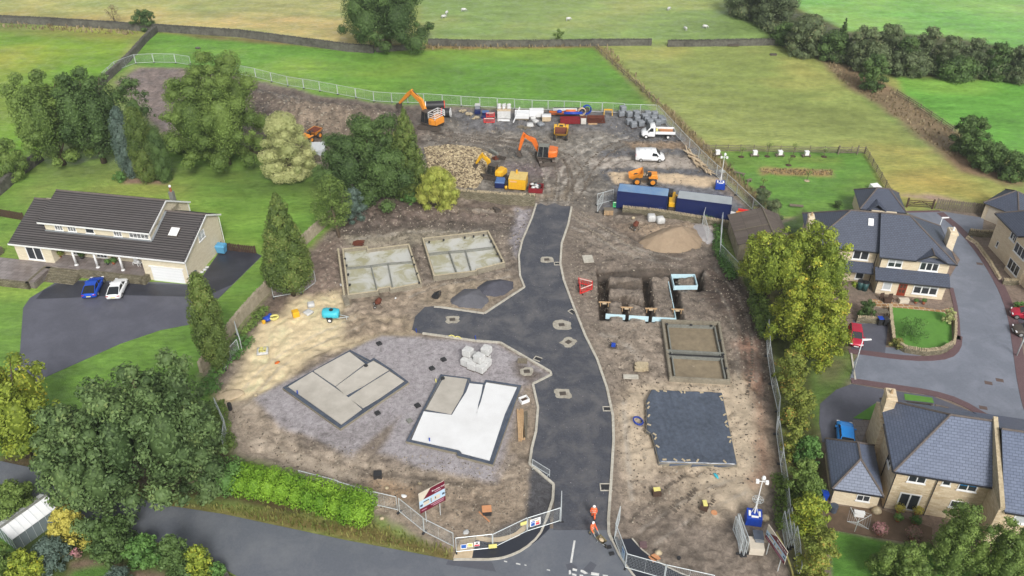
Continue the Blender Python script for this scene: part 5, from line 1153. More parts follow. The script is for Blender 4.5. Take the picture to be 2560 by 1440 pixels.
window(h1,(0,0),0,.8,.65,1.1,1.45,1,blind=.9,fr=.13);window(h1,(0,0),0,4.5,.55,3.0,1.55,3,blind=.35,fr=.15);window(h1,(0,1.2),0,.95,3.4,1.8,1.35,2,blind=.5,fr=.13);window(h1,(0,1.2),0,4.8,3.4,2.3,1.35,3,blind=.2,fr=.13)
window(h1,(0,2.3),0,-3.2,3.4,2.0,1.4,2,fr=.12);window(h1,(0,2.3),0,-2.2,.4,1.1,1.6,1,fr=.12)
window(h1,(8.3,0),rad(90),3,3.5,1.2,1.1,2)
f=wallxf((0,0),0);d_=hb(MB(),f,2.75,3.75,-.02,.06,.05,2.1).build('door',mat('red_door',S(150,62,38),S(130,52,32),4,.4,.05),h1)
for zz_ in(.5,1.2):hb(MB(),f,2.9,3.2,.06,.075,zz_,zz_+.5).build('door_panel',M_brownwood,d_);hb(MB(),f,3.3,3.6,.06,.075,zz_,zz_+.5).build('door_panel',M_brownwood,d_)
chimney(h1,8.7,5.0,4.5,7.5,1.5,.9,M_hstone,1,M_white,rad(90));chimney(h1,-8.6,6.0,4.5,7.2,1.2,.7,M_hstone,1,M_teal,rad(90))
def slope_box(x,y,z0,w_,h_,nm,m_):return MB().hexa([(x,y,z0),(x+w_,y,z0),(x+w_,y+h_,z0+h_*.82),(x,y+h_,z0+h_*.82)],[(x,y,z0+.12),(x+w_,y,z0+.12),(x+w_,y+h_,z0+h_*.82+.12),(x,y+h_,z0+h_*.82+.12)]).build(nm,m_,h1)
slope_box(-1.7,4.6,7.25,.65,.7,'skylight',M_upvc)
Pg=G(2150,522,2.4);a_=ang((2150,545),(2262,556));Pr=G(2267,532,2.4);Wg=(Pr-Pg).length
h0=thing('garage','small square slate-roofed garage behind the house with the brick-red door','garage',(Pg.x,Pg.y,0),math.atan2(Pr.y-Pg.y,Pr.x-Pg.x))
mb=MB();mb.box(.25,Wg-.25,.25,5.8,-.2,2.4);mb.box(1.6,Wg-1.4,-.35,.3,2.0,2.4);mb.build('wall',M_hstone,h0)
hip(h0,0,Wg,0,6.0,2.4,4.5,M_slate,2.4,Wg-2.4,'roof');mb=MB();roofslab(mb,[(1.0,-.3,2.45),(2.3,-.3,3.5),(2.3,1.6,3.5),(1.0,.3,2.5)]);roofslab(mb,[(2.3,-.3,3.5),(3.6,-.3,2.45),(3.6,.3,2.5),(2.3,1.6,3.5)]);mb.build('gablet_roof',M_slate,h0)
gutter(h0,(0,-.05,2.32),(Wg,-.05,2.32));window(h0,(0,.25),0,4.0 if Wg>5.2 else Wg-1.6,1.2,.6,.7,1)
Pa,Pb=G(2470,616),G(2531,683);a2=math.atan2(Pb.y-Pa.y,Pb.x-Pa.x)
h2_=thing('house','stone house with bay and white windows cut by the right edge','house',tuple(Pa),a2);LW=(Pb-Pa).length
a2g=rad(-11)-a2
mb=MB();mb.box(0,LW+.2,0,9,-.3,5.2);mb.box(LW-.6,LW+5.5,-.3,9,-.3,5.2);mb.build('wall',M_hstone,h2_)
hip(h2_,-.4,LW+5.9,-.5,9.4,5.15,8.4,M_slate,4.0,LW+2,'roof')
mb=MB();roofslab(mb,[(LW-1.2,-1.0,5.1),(LW+.9,-1.0,6.4),(LW+.9,2.5,6.4),(LW-1.2,.4,5.3)]);roofslab(mb,[(LW+.9,-1.0,6.4),(LW+3.0,-1.0,5.1),(LW+3.0,.4,5.3),(LW+.9,2.5,6.4)]);mb.build('gablet_roof',M_slate,h2_)
mb=MB();mb.box(LW-.9,LW+2.7,-.7,0,-.3,5.0);mb.hexa([(LW-.9,-.7,5),(LW+2.7,-.7,5),(LW+2.7,0,5),(LW-.9,0,5)],[(LW+.85,-.7,6.2),(LW+.95,-.7,6.2),(LW+.95,0,6.2),(LW+.85,0,6.2)]);mb.build('bay',M_hstone,h2_)
window(h2_,(0,0),0,3.6 if LW>5.5 else LW-3.0,3.7,1.1,1.1,2);window(h2_,(0,0),0,1.5,1.0,.5,.9,1);window(h2_,(0,0),0,LW-3.2,3.6,1.5,1.3,2);window(h2_,(0,-.7),0,LW-.6,3.3,2.6,1.4,3);window(h2_,(0,-.7),0,LW-.6,.7,2.6,1.5,3)
gutter(h2_,(-.4,-.55,5.08),(LW-1.2,-.55,5.08))
Pg=G(2452,545);h4=thing('garage','garage with pale doors and slate roof beside the far right house','garage',tuple(Pg),rad(-52))
Pc=G(2465,545,0);mb=MB();mb.box(0,4.6,0,6.0,-.2,2.6);mb.build('wall',M_hstone,h4);hip(h4,-.3,4.9,-.3,6.3,2.6,4.5,M_slate,2.2,2.5,'roof')
hb(MB(),wallxf((0,0),0),.6,3.8,-.02,.05,0,2.2).build('garage_door',M_cream,h4)
P=Vector((35.30,53.53,0));A3=rad(-13)
h3=thing('house','large pitched-face stone house with broad blue slate hip and parapet','house',tuple(P),A3)
mb=MB();mb.box(0,8.4,0,9.3,-.3,5.25);mb.box(8.4,20,-2.7,9.3,-.3,5.25);mb.box(8.0,8.45,-2.9,6.5,-.3,6.3 if 0 else 5.3);mb.box(-.5,0,6.2,9.9,-.3,4.6);mb.build('wall',M_hstone3,h3)
mb=MB();mb.hexa([(8.02,-2.95,5.2),(8.4,-2.95,5.2),(8.4,5.2,5.2),(8.02,5.2,5.2)],[(8.02,-2.95,5.55),(8.4,-2.95,5.55),(8.4,4.8,9.15),(8.02,4.8,9.15)]);mb.build('parapet',M_stone,h3)
hip(h3,-.35,8.1,-.35,9.7,5.25,8.75,M_slate3,4.4,8.05,'main_roof',ry=4.6,hips=(1,0));hip(h3,8.4,20.4,-3.1,9.7,5.25,9.0,M_slate3,8.45,15,'east_roof',ry=3.4,hips=(0,1))
gutter(h3,(-.35,-.42,5.16),(8.0,-.42,5.16));gutter(h3,(8.45,-3.16,5.16),(20.4,-3.16,5.16));gutter(h3,(-.42,-.35,5.16),(-.42,6,5.16));downpipe(h3,.02,-.1,0,5.1);downpipe(h3,3.6,-.12,0,5.1);downpipe(h3,-.08,3.0,1.2,5.1)
window(h3,(0,0),0,1.15,3.95,1.55,1.1,2,fr=.09);window(h3,(0,0),0,4.05,4.2,.75,.95,1,fr=.09);window(h3,(0,0),0,5.45,3.95,1.6,1.15,2,fr=.09,blind=0);window(h3,(0,0),0,5.4,1.6,1.5,.9,2,fr=.09)
window(h3,(0,0),0,1.0,.25,1.9,2.2,2,fr=.13,name='french_doors',label='white framed french doors',sill=False)
bl_=mat('blue_blind',(.02,.22,.5),(.02,.2,.45),3,.6,0);f=wallxf((0,0),0)
hb(MB(),f,5.55,6.2,.013,.03,4.55,5.0).build('blind',bl_,h3);hb(MB(),f,6.3,6.95,.013,.03,4.6,5.0).build('blind',bl_,h3)
window(h3,(0,-2.7),0,9.5,3.7,2.2,1.3,2,fr=.13,blind=.95);window(h3,(0,-2.7),0,9.3,1.1,1.8,1.1,2,fr=.1);window(h3,(0,9.3),rad(-90),6.2,3.4,1.3,1.5,2,fr=.09);window(h3,(0,-2.7),0,13.5,3.7,2.0,1.2,2,fr=.1)
chimney(h3,.1,8.4,4.5,7.2,1.5,.9,M_hstone3,1,M_teal,rad(90))
MB().box(1.2,2.8,9.9,12.5,-.2,2.4).build('porch',M_hstone3,h3);hip(h3,3.2,7.2,9.3,12.6,2.9,4.4,M_slate3,5.1,5.3,'porch_roof')
P=Vector((30.35,53.9,0));Gw=4.3
g3=thing('garage','detached stone garage with pyramid-like slate roof beside the big house','garage',tuple(P),rad(-12))
mb=MB();mb.box(.1,Gw-.1,.25,6.4,-.2,2.15);mb.build('wall',M_hstone,g3)
mb=MB();zr=4.3;A_,B_,C_,D_=(-.2,0,2.2),(Gw+.1,0,2.2),(Gw+.1,6.7,2.2),(-.2,6.7,2.2);S1,S2=(Gw/2,2.3,zr),(Gw/2,4.5,zr)
roofslab(mb,[A_,B_,S1]);roofslab(mb,[B_,C_,S2,S1]);roofslab(mb,[C_,D_,S2]);roofslab(mb,[D_,A_,S1,S2]);r=mb.build('roof',M_slate3,g3)
for a,b in((A_,S1),(B_,S1),(C_,S2),(D_,S2),(S1,S2)):ridge(r,a,b,M_ridge,.11,name='hip_tiles')
gutter(g3,(-.2,-.06,2.12),(Gw+.1,-.06,2.12));gutter(g3,(-.27,0,2.12),(-.27,6.7,2.12))
window(g3,(0,.25),0,2.2,.9,1.2,.8,2)
P=G(1842,650);a_=rad(0)
b_=thing('barn','old barn with brown corrugated roof half hidden by trees','barn',tuple(P),rad(-2))
mb=MB();mb.box(0,6.6,0,7.4,-.2,2.6);mb.face([(0,0,2.6),(6.6,0,2.6),(4.4,0,3.8)]);mb.box(3.0,4.5,-.03,0,0,2.2);mb.build('wall',M_wallpale,b_)
mb=MB();roofslab(mb,[(-.3,-.3,2.65),(4.4,-.3,3.95),(4.4,7.8,3.95),(-.3,7.8,2.65)],.08);roofslab(mb,[(4.4,-.3,3.95),(6.9,-.3,2.9),(6.9,7.8,2.9),(4.4,7.8,3.95)],.08);r=mb.build('roof',M_agric,b_);ridge(r,(4.4,-.3,4),(4.4,7.8,4),M_greywood,.1,name='ridge_cap')
MB().bar((-.2,3.0,2.85),(4.3,3.0,4.05),.1,.06).build('roof_strip',M_greywood,b_)
MB().box(3.2,4.2,-.06,-.02,0,2.1).build('door',M_white,b_)
P=G(45,1378);gh=thing('greenhouse','aluminium greenhouse with white-lined roof panels','greenhouse',tuple(P),rad(57))
M_gh=new_mat('greenhouse_glass');N=NT(M_gh);finish(N,(.35,.42,.45),.1,spec=.6);M_gh.node_tree.nodes['Principled BSDF'].inputs['Alpha'].default_value=.55
mb=MB();mb.box(0,4.4,0,2.6,0,1.7);mb.build('glazing',M_gh,gh)
mb=MB();roofslab(mb,[(-.05,-.1,1.7),(4.45,-.1,1.7),(4.45,1.3,2.4),(-.05,1.3,2.4)],.04);roofslab(mb,[(-.05,1.3,2.4),(4.45,1.3,2.4),(4.45,2.7,1.7),(-.05,2.7,1.7)],.04);mb.build('roof',M_foil,gh)
mb=MB()
for k in range(8):
 x=4.4*k/7;mb.bar((x,-.1,1.72),(x,1.3,2.43),.03,.03);mb.bar((x,2.7,1.72),(x,1.3,2.43),.03,.03);mb.bar((x,-.01,0),(x,-.01,1.7),.03,.03)
for y in(0,.65,1.3,1.95,2.6):mb.bar((-.01,y,0),(-.01,y,1.7+(.7-abs(y-1.3)*.54 if 0<y<2.6 else 0)),.03,.03)
mb.build('glazing_bars',M_steel,gh);MB().bar((-.05,1.3,2.45),(4.45,1.3,2.45),.25,.06).build('ridge_bar',M_greyblock,gh)
# ------ vehicles and machines
def wheel(par,x,y,r,w_,rimm=None,name='wheel'):
 mb=MB();mb.smooth=True;mb.cyl((x,y-w_/2,r),(x,y+w_/2,r),r,None,16);t=mb.build(name,M_rubber,par)
 mb=MB();mb.cyl((x,y-w_/2-.012,r),(x,y+w_/2+.012,r),r*.6,None,10);mb.build('rim',rimm or M_rim,t);return t
def ring(x,w_,pts):
 """half section [(y fraction of w_, z)] mirrored"""
 R=[(x,w_*a,z)for a,z in pts];return R+[(x,-w_*a,z)for a,z in pts[::-1]]
def car(name,label,u,v,a,L_,W_,H_,paint,kind='hatch',group=None):
 """x forward; body loft, glasshouse, painted roof, wheels, lamps"""
 p=G(u,v);t=thing(name,label,'car',(p.x,p.y,.04),a,group);w_=W_/2;mb=MB();mb.smooth=True;rs=[]
 for f,wz,zb,zt in((-.5,.78,.45,.72),(-.485,.92,.3,.86),(-.42,.99,.22,.93),(-.25,1,.2,.95),(.0,1,.2,.93),(.2,.99,.2,.9),(.36,.96,.2,.82),(.45,.9,.24,.7),(.49,.74,.32,.58),(.5,.6,.4,.52)):
  k=H_/1.42;rs.append(ring(f*L_,w_*wz,[(.9,zb*k),(1,(zb+.15)*k),(1.0,(zt-.12)*k),(.9,(zt-.02)*k),(.5,zt*k+.02)]))
 mb.loft(rs);body=mb.build('body',paint,t);tz=.93*H_/1.42
 r0,r1,f1,f0={'coupe':(-.46,-.2,.06,.24),'hatch':(-.47,-.36,.08,.26),'suv':(-.48,-.4,.1,.24)}[kind]
 mb=MB();mb.smooth=False
 lo=[(r0*L_,.86),(f0*L_,.84)];hi=[(r1*L_,.66),(f1*L_,.66)]
 b4=[(lo[0][0],-w_*.8,tz-.03),(lo[1][0],-w_*.84,tz-.06),(lo[1][0],w_*.84,tz-.06),(lo[0][0],w_*.8,tz-.03)];t4=[(hi[0][0],-w_*.66,H_-.05),(hi[1][0],-w_*.68,H_-.04),(hi[1][0],w_*.68,H_-.04),(hi[0][0],w_*.66,H_-.05)]
 mb.hexa(b4,t4);mb.build('window',M_cglass,t)
 mb=MB();mb.smooth=False;mb.loft([[(hi[0][0]-.04,y*w_*.68,H_-.05+(.0 if abs(y)>.8 else .03))for y in(-1,-.6,.6,1)],[(0 if hi[0][0]<-.1 else .1,y*w_*.71,H_-.02+(.0 if abs(y)>.8 else .03))for y in(-1,-.6,.6,1)],[(hi[1][0]+.04,y*w_*.7,H_-.05+(.0 if abs(y)>.8 else .02))for y in(-1,-.6,.6,1)]],closed=False,caps=False)
 for sy in(-1,1):
  for(q0,q1)in(((lo[0][0],tz-.03),(hi[0][0],H_-.05)),((lo[1][0],tz-.06),(hi[1][0],H_-.04)),((0,tz-.04),(0,H_-.04))):mb.bar((q0[0],sy*w_*.83,q0[1]),(q1[0],sy*w_*.69,q1[1]),.07,.07)
 mb.build('roof',paint,t)
 for x in(-.32,.33):
  for sy in(-1,1):wheel(t,x*L_,sy*(w_-.11),.33,.24)
 for sy in(-1,1):
  MB().box(.44*L_,.485*L_,sy*w_*.72-.16,sy*w_*.72+.16,.58,.7).build('headlight',M_lampw,t,bevel=.03);MB().box(-.5*L_,-.475*L_,sy*w_*.72-.17,sy*w_*.72+.17,.68,.8).build('tail_light',M_lampr,t)
  MB().box(.13*L_,.13*L_+.16,sy*(w_+.08)-.09,sy*(w_+.08)+.09,.86,.98).build('mirror',paint,t,bevel=.03)
 MB().box(-.508*L_,-.49*L_,-.27,.27,.5,.62).build('number_plate',M_plate,t);MB().box(.492*L_,.508*L_,-.27,.27,.34,.45).build('number_plate',M_upvc,t)
 return t
car('parked_car','metallic blue coupe on the drive, left of the white car',236,726,rad(98),4.5,1.9,1.4,M_carblue,'coupe')
car('parked_car','white coupe with dark rear window on the drive, right of the blue one',297,729,rad(96),4.4,1.85,1.4,M_pvan,'coupe')
car('parked_car','bright blue hatchback behind the slate garage',2110,1096,rad(75),3.9,1.75,1.5,M_carblue2,'hatch')
car('parked_car','small dark red car half under the golden-tinged tree',2136,850,rad(-105),3.7,1.65,1.5,M_carred,'hatch')
car('parked_car','red car cut by the right edge beside the paving strip',2566,795,rad(160),3.9,1.7,1.45,M_carred,'hatch')
car('parked_car','dark car on the bay below the red one at the right edge',2575,836,rad(170),4.2,1.8,1.45,M_dsteel,'hatch')
def van():
 p=G(1624,400);t=thing('panel_van','white panel van parked side-on in the gravel bay','van',(p.x,p.y,.03),rad(-3));mb=MB();mb.smooth=True;rs=[]
 for x,wz,zb,zt,k in((-2.45,.93,.45,1.75,.8),(-2.4,.98,.3,1.88,.86),(-1,1,.25,1.94,.86),(.5,1,.25,1.94,.86),(.9,1,.25,1.9,.84),(1.5,.99,.25,1.35,.84),(1.62,.98,.25,1.2,.9),(2.15,.92,.28,1.0,.85),(2.4,.75,.4,.75,.8)):
  w_=.96*wz;rs.append(ring(x,w_,[(.95,zb),(1,zb+.2),(1,min(zt-.08,1.1)),(k*(1 if zt<1.4 else 1.0),zt-.1),(k-.1,zt)]))
 mb.loft(rs);mb.build('body',M_pvan,t)
 mb=MB();mb.hexa([(.98,-.78,1.86),(1.58,-.82,1.22),(1.58,.82,1.22),(.98,.78,1.86)],[(1.03,-.78,1.9),(1.64,-.82,1.26),(1.64,.82,1.26),(1.03,.78,1.9)]);mb.build('windscreen',M_cglass,t)
 for sy in(-1,1):
  f=lambda x,z,d:(x,sy*(.96-max(0,z-1.1)*.16+d),z);a=[(.25,1.12),(1.32,1.12),(.95,1.62),(.3,1.66)]
  mb=MB();q=[f(x,z,.015)for x,z in a];mb.face(q if sy<0 else q[::-1]);q2=[f(x,z,-.05)for x,z in a];mb.face(q2[::-1]if sy<0 else q2);mb.build('side_window',M_cglass,t)
  MB().box(1.1,1.28,sy*1.08-.1,sy*1.08+.1,1.1,1.3).build('mirror',M_black,t,bevel=.03);MB().box(2.1,2.3,sy*.68-.14,sy*.68+.14,.72,.86).build('headlight',M_lampw,t,bevel=.03);MB().box(-2.47,-2.4,sy*.86-.06,sy*.86+.06,1.0,1.45).build('tail_light',M_lampr,t)
  for x in(-1.55,1.55):wheel(t,x,sy*.84,.33,.24)
  MB().box(-1.2,.2,sy*.972-.008,sy*.972+.008,.42,.5).build('trim_strip',M_black,t)
 MB().box(2.2,2.46,-.8,.8,.3,.5).build('bumper',M_black,t,bevel=.05);MB().box(-2.52,-2.4,-.85,.85,.3,.48).build('bumper',M_black,t,bevel=.03)
 for x in(-1.9,-.9,.1):MB().bar((x,-.75,2.0),(x,.75,2.0),.05,.05).build('roof_bar',M_steel,t)
van()
def tipper():
 p=G(1643,342);t=thing('tipper_truck','white drop-side tipper truck loaded with timber, cab to the left','truck',(p.x,p.y,.03),rad(177));mb=MB();mb.smooth=True;rs=[]
 for x,wz,zb,zt in((.55,1,.4,2.25),(.62,1,.35,2.35),(1.1,1,.35,2.35),(1.35,1,.35,2.2),(1.95,.99,.35,1.5),(2.1,.98,.35,1.35),(2.6,.93,.35,1.12),(2.85,.8,.45,.85)):
  w_=1.0*wz;rs.append(ring(x,w_,[(.95,zb),(1,zb+.2),(1,min(zt-.08,1.3)),(.86,zt-.1),(.76,zt)]))
 mb.loft(rs);mb.build('cab',M_pvan,t)
 mb=MB();mb.hexa([(1.42,-.8,2.12),(2.0,-.84,1.42),(2.0,.84,1.42),(1.42,.8,2.12)],[(1.48,-.8,2.16),(2.06,-.84,1.46),(2.06,.84,1.46),(1.48,.8,2.16)]);mb.build('windscreen',M_cglass,t)
 for sy in(-1,1):
  f=lambda x,z,d:(x,sy*(1.0-max(0,z-1.3)*.15+d),z);a=[(.85,1.35),(1.75,1.35),(1.35,1.95),(.9,2.0)];mb=MB();q=[f(x,z,.015)for x,z in a];mb.face(q if sy<0 else q[::-1]);mb.build('side_window',M_cglass,t)
  MB().box(1.6,1.75,sy*1.18-.12,sy*1.18+.12,1.3,1.65).build('mirror',M_black,t,bevel=.03);MB().box(2.5,2.72,sy*.68-.14,sy*.68+.14,.85,1.02).build('headlight',M_lampw,t,bevel=.03)
  wheel(t,2.05,sy*.88,.36,.26,M_white);wheel(t,-1.75,sy*.85,.36,.36,M_white)
 MB().box(2.6,2.9,-.85,.85,.35,.6).build('bumper',M_black,t,bevel=.04)
 mb=MB();mb.box(-2.9,.5,-1.0,1.0,.95,1.05);mb.build('tray',M_greyblock,t)
 for b in((-2.9,.5,-1.04,-1.0),(-2.9,.5,1.0,1.04),(-2.94,-2.9,-1.04,1.04)):MB().box(*b,.92,1.42).build('drop_side',M_pvan,t)
 mb=MB();mb.box(.46,.52,-1.02,1.02,.95,2.15);mb.build('headboard',M_dsteel,t);mb=MB();mb.box(-2.7,.6,-.4,.4,.6,.9);mb.build('chassis',M_black,t)
 o=thing('timber_load','loose brown boards in the white tipper truck','timber',tuple(t.location+Vector((1.2,-.1,1.07))),rad(177));rn=random.Random(4);mb=MB()
 for k in range(16):y=rn.uniform(-.7,.7);z=rn.uniform(0,.22);a=rn.uniform(-.25,.25);mb.bar((-1.5+rn.uniform(0,.4),y,z),(1.0-rn.uniform(0,.5),y+a,z+.03),.16,.05)
 mb.build('boards',M_orangebrd,o)
 o=MB().blob((0,0,.2),(.34,.4,.3),8,5,.15).build('yellow_sack',M_lemon,loc=tuple(t.location+Vector((-.25,.1,1.02))));tag(o,'yellow sack behind the cab of the white truck','sack')
tipper()
def tracks(t,L_,wd,gauge,h=.55):
 for sy in(-1,1):
  pr=[(-L_/2+h*.25,0),(L_/2-h*.25,0),(L_/2,h*.35),(L_/2,h*.7),(L_/2-h*.3,h),(-L_/2+h*.3,h),(-L_/2,h*.7),(-L_/2,h*.35)]
  mb=MB();mb.extr(pr,sy*gauge/2-wd/2,sy*gauge/2+wd/2);k=int(L_/.2)
  for q in range(k):x=-L_/2+h*.3+(L_-h*.6)*q/(k-1);mb.box(x-.03,x+.03,sy*gauge/2-wd/2,sy*gauge/2+wd/2,h,h+.04)
  mb.build('track',M_dsteel,t)
 MB().box(-L_*.25,L_*.25,-gauge/2,gauge/2,.3,.65).build('undercarriage',M_dsteel,t)
def digger(name,label,u,v,ta,ua,s_,paint,cabm,boom,guard=False,blade=True,z=0):
 """x forward from slew centre; boom is [(x, z), ...] shoulder, elbow, stick end, bucket tip, in metres"""
 p=G(u,v);t=thing(name,label,'excavator',(p.x,p.y,z),ta);tracks(t,3.3*s_,.42*s_,1.85*s_,.62*s_)
 if blade:MB().box(2.0*s_,2.1*s_,-1.1*s_,1.1*s_,.1,.55*s_).build('dozer_blade',M_dsteel,t);MB().box(1.1*s_,2.0*s_,-.5*s_,-.35*s_,.25*s_,.4*s_).build('blade_arm',M_dsteel,t)
 up=D.objects.new('upper_body',None);COL.objects.link(up);up.parent=t;up.rotation_euler=(0,0,ua-ta);up.location=(0,0,.68*s_)
 def U(mb):mb.T=Matrix.Rotation(ua-ta,4,'Z')@Matrix.Translation((0,0,.68*s_))@Matrix.Scale(s_,4);return mb
 D.objects.remove(up)
 mb=U(MB());mb.box(-1.1,1.0,-1.05,1.05,.05,.25);mb.build('turntable',M_dsteel,t)
 mb=U(MB());mb.loft([[(x,y*(1.08 if x>-1.3 else .85),z_)for y,z_ in((-1,.25),(-1,.95),(-.8,1.15),(.8,1.15),(1,.95),(1,.25))]for x in(-1.75,-1.55,-1.0,-.55)]);mb.build('engine_cover',paint,t,bevel=.05)
 mb=U(MB());mb.box(-.55,.95,-1.06,-.25,.25,.75);mb.build('side_panel',paint,t,bevel=.04)
 mb=U(MB());mb.hexa([(-.6,.02,.25),(1.0,.02,.25),(1.0,1.0,.25),(-.6,1.0,.25)],[(-.55,.1,1.75),(.72,.1,1.75),(.72,.94,1.75),(-.55,.94,1.75)]);mb.build('cab_glass',M_cglass,t)
 mb=U(MB());mb.box(-.62,.8,.05,.98,1.75,1.85)
 for x,x2 in((-.58,-.55),(.98,.74),(.2,.15)):
  for y,y2 in((.04,.1),(.98,.94)):mb.bar((x,y,.25),(x2,y2,1.76),.07,.07)
 mb.build('cab_frame',cabm,t)
 if guard:
  mb=U(MB());g_=[(-1.7,-1.0),(-.5,-1.0),(-.5,1.0),(-1.7,1.0)]
  for z_ in(1.35,1.65,1.95):
   for a,b in zip(g_,g_[1:]+g_[:1]):mb.bar((a[0],a[1],z_),(b[0],b[1],z_),.06,.06)
  for a in g_:mb.bar((a[0],a[1],1.1),(a[0],a[1],1.97),.06,.06)
  mb.build('handrail',M_white,t)
 (x0,z0),(x1,z1),(x2,z2),(x3,z3)=boom;yb=-.12
 def arm(nm,pts,ws,m_):
  mb=U(MB());R2=[]
  for k,(x,z_)in enumerate(pts):
   a=Vector(pts[max(k-1,0)]);b=Vector(pts[min(k+1,len(pts)-1)]);d=(b-a).normalized();n_=Vector((-d.y,d.x))*ws[k]/2
   R2.append([(x-n_.x,yb-.19,z_-n_.y),(x+n_.x,yb-.19,z_+n_.y),(x+n_.x,yb+.19,z_+n_.y),(x-n_.x,yb+.19,z_-n_.y)])
  mb.loft(R2);return mb.build(nm,m_,t,bevel=.02)
 mid=((x0+x1)/2-(z1-z0)*.16*(1 if x1>x0 else-1),(z0+z1)/2+abs(x1-x0)*.17)
 arm('boom',[(x0,z0),mid,(x1,z1)],[.42,.7,.42],paint);st_=arm('dipper_arm',[(x1-(x2-x1)*.12,z1-(z2-z1)*.12),(x1+(x2-x1)*.25,z1+(z2-z1)*.25),(x2,z2)],[.36,.52,.28],paint)
 mb=U(MB());mb.cyl((x0+.2,yb,z0-.2),(mid[0],yb,mid[1]-.2),.07,None,6);mb.cyl((mid[0],yb,mid[1]+.25),(x1-(x2-x1)*.12,yb,z1-(z2-z1)*.12+.05),.06,None,6);mb.build('hydraulic_ram',M_dsteel,t)
 dx,dz=x3-x2,z3-z2;mb=U(MB());R2=[(x2-.05,z2),(x2+.35,z2-.05),(x2+.55+dx*.5,z2-.3+dz*.3),(x3+.45,z3+.05),(x3+.05,z3),(x3+.3,z3+.15),(x2+.3,z2-.35)]
 mb.extr(R2[:5],yb-.4,yb+.4);mb.build('bucket',M_dsteel,t)
 return t
digger('excavator','large orange excavator with white handrails reaching towards the soil bank',1078,318,rad(-10),rad(143),1.3,M_orange2,M_dsteel,[(.8,.9),(3.5,3.6),(5.8,1.4),(5.8,.5)],guard=True,blade=False)
digger('excavator','orange midi excavator with arched boom in the middle of the yard',1362,400,rad(-80),rad(172),1.2,M_orange,M_greyblock,[(.9,.6),(3.0,2.9),(3.6,.6),(3.2,-.4)])
digger('excavator','small yellow excavator beside the rubble heap',1238,444,rad(-28),rad(152),1.0,M_yellow,M_dsteel,[(.9,.6),(2.4,2.8),(3.5,1.0),(3.4,.1)])
def dumper(name,label,u,v,a,s_,paint,skiptilt=0,skipm=None):
 """forward-tipping site dumper: skip in front (+x), seat and engine behind"""
 p=G(u,v);t=thing(name,label,'dumper',(p.x,p.y,0),a);k=s_
 for x,r in((1.05,.55),(-1.1,.55)):
  for sy in(-1,1):wheel(t,x*k,sy*.85*k,r*k,.42*k,paint)
 mb=MB();mb.box(-1.7*k,1.0*k,-.4*k,.4*k,.5*k,.8*k);mb.build('chassis',M_dsteel,t)
 c,s2=math.cos(skiptilt),math.sin(skiptilt)
 f=lambda x,y,z:((1.1+(x-.2)*c+z*s2)*k,y*k,(.85-(x-.2)*s2+z*c)*k)
 o4=[f(-.9,-.95,.75),f(1.2,-.95,.55),f(1.2,.95,.55),f(-.9,.95,.75)];b4=[f(-.6,-.7,0),f(.6,-.7,0),f(.6,.7,0),f(-.6,.7,0)]
 i4=[f(-.82,-.87,.72),f(1.13,-.88,.53),f(1.13,.88,.53),f(-.82,.87,.72)];ib4=[f(-.54,-.64,.08),f(.55,-.64,.08),f(.55,.64,.08),f(-.54,.64,.08)]
 mb=MB();
 for q in range(4):
  r=(q+1)%4;mb.face([b4[q],b4[r],o4[r],o4[q]]);mb.face([o4[q],o4[r],i4[r],i4[q]])
 mb.face(b4[::-1]);mb.build('skip',paint,t);mb=MB()
 for q in range(4):r=(q+1)%4;mb.face([i4[q],i4[r],ib4[r],ib4[q]])
 mb.face(ib4);mb.build('skip_lining',skipm or M_rust,t)
 mb=MB();mb.hexa([(-1.8*k,-.5*k,.75*k),(-.6*k,-.6*k,.75*k),(-.6*k,.6*k,.75*k),(-1.8*k,.5*k,.75*k)],[(-1.7*k,-.45*k,1.35*k),(-.9*k,-.5*k,1.4*k),(-.9*k,.5*k,1.4*k),(-1.7*k,.45*k,1.35*k)]);mb.build('engine_cover',paint,t,bevel=.06)
 MB().box(-.9*k,-.45*k,-.28*k,.28*k,1.1*k,1.5*k).build('seat',M_black,t,bevel=.05);mb=MB();mb.cyl((-.1*k,0,.9*k),(-.25*k,0,1.5*k),.05*k,None,6);mb.cyl((-.25*k,0,1.5*k),(-.28*k,0,1.53*k),.22*k,None,10);mb.build('steering_column',M_black,t)
 for sy in(-1,1):
  MB().box(-1.75*k,-.5*k,sy*.85*k-.22*k,sy*.85*k+.22*k,1.12*k,1.2*k).build('mudguard',paint,t)
 return t
dumper('site_dumper','yellow dumper with muddy skip facing out below the pipe stores',1402,342,rad(-95),1.2,M_yellow,0,M_rust)
dumper('site_dumper','amber dumper with its skip tipped, parked behind the blue-roofed container',1610,456,rad(176),1.15,M_orange2,.3,M_orange2)
dumper('site_dumper','amber dumper half hidden behind the pale round tree',780,348,rad(60),1.0,M_orange2,-.15,M_rust)
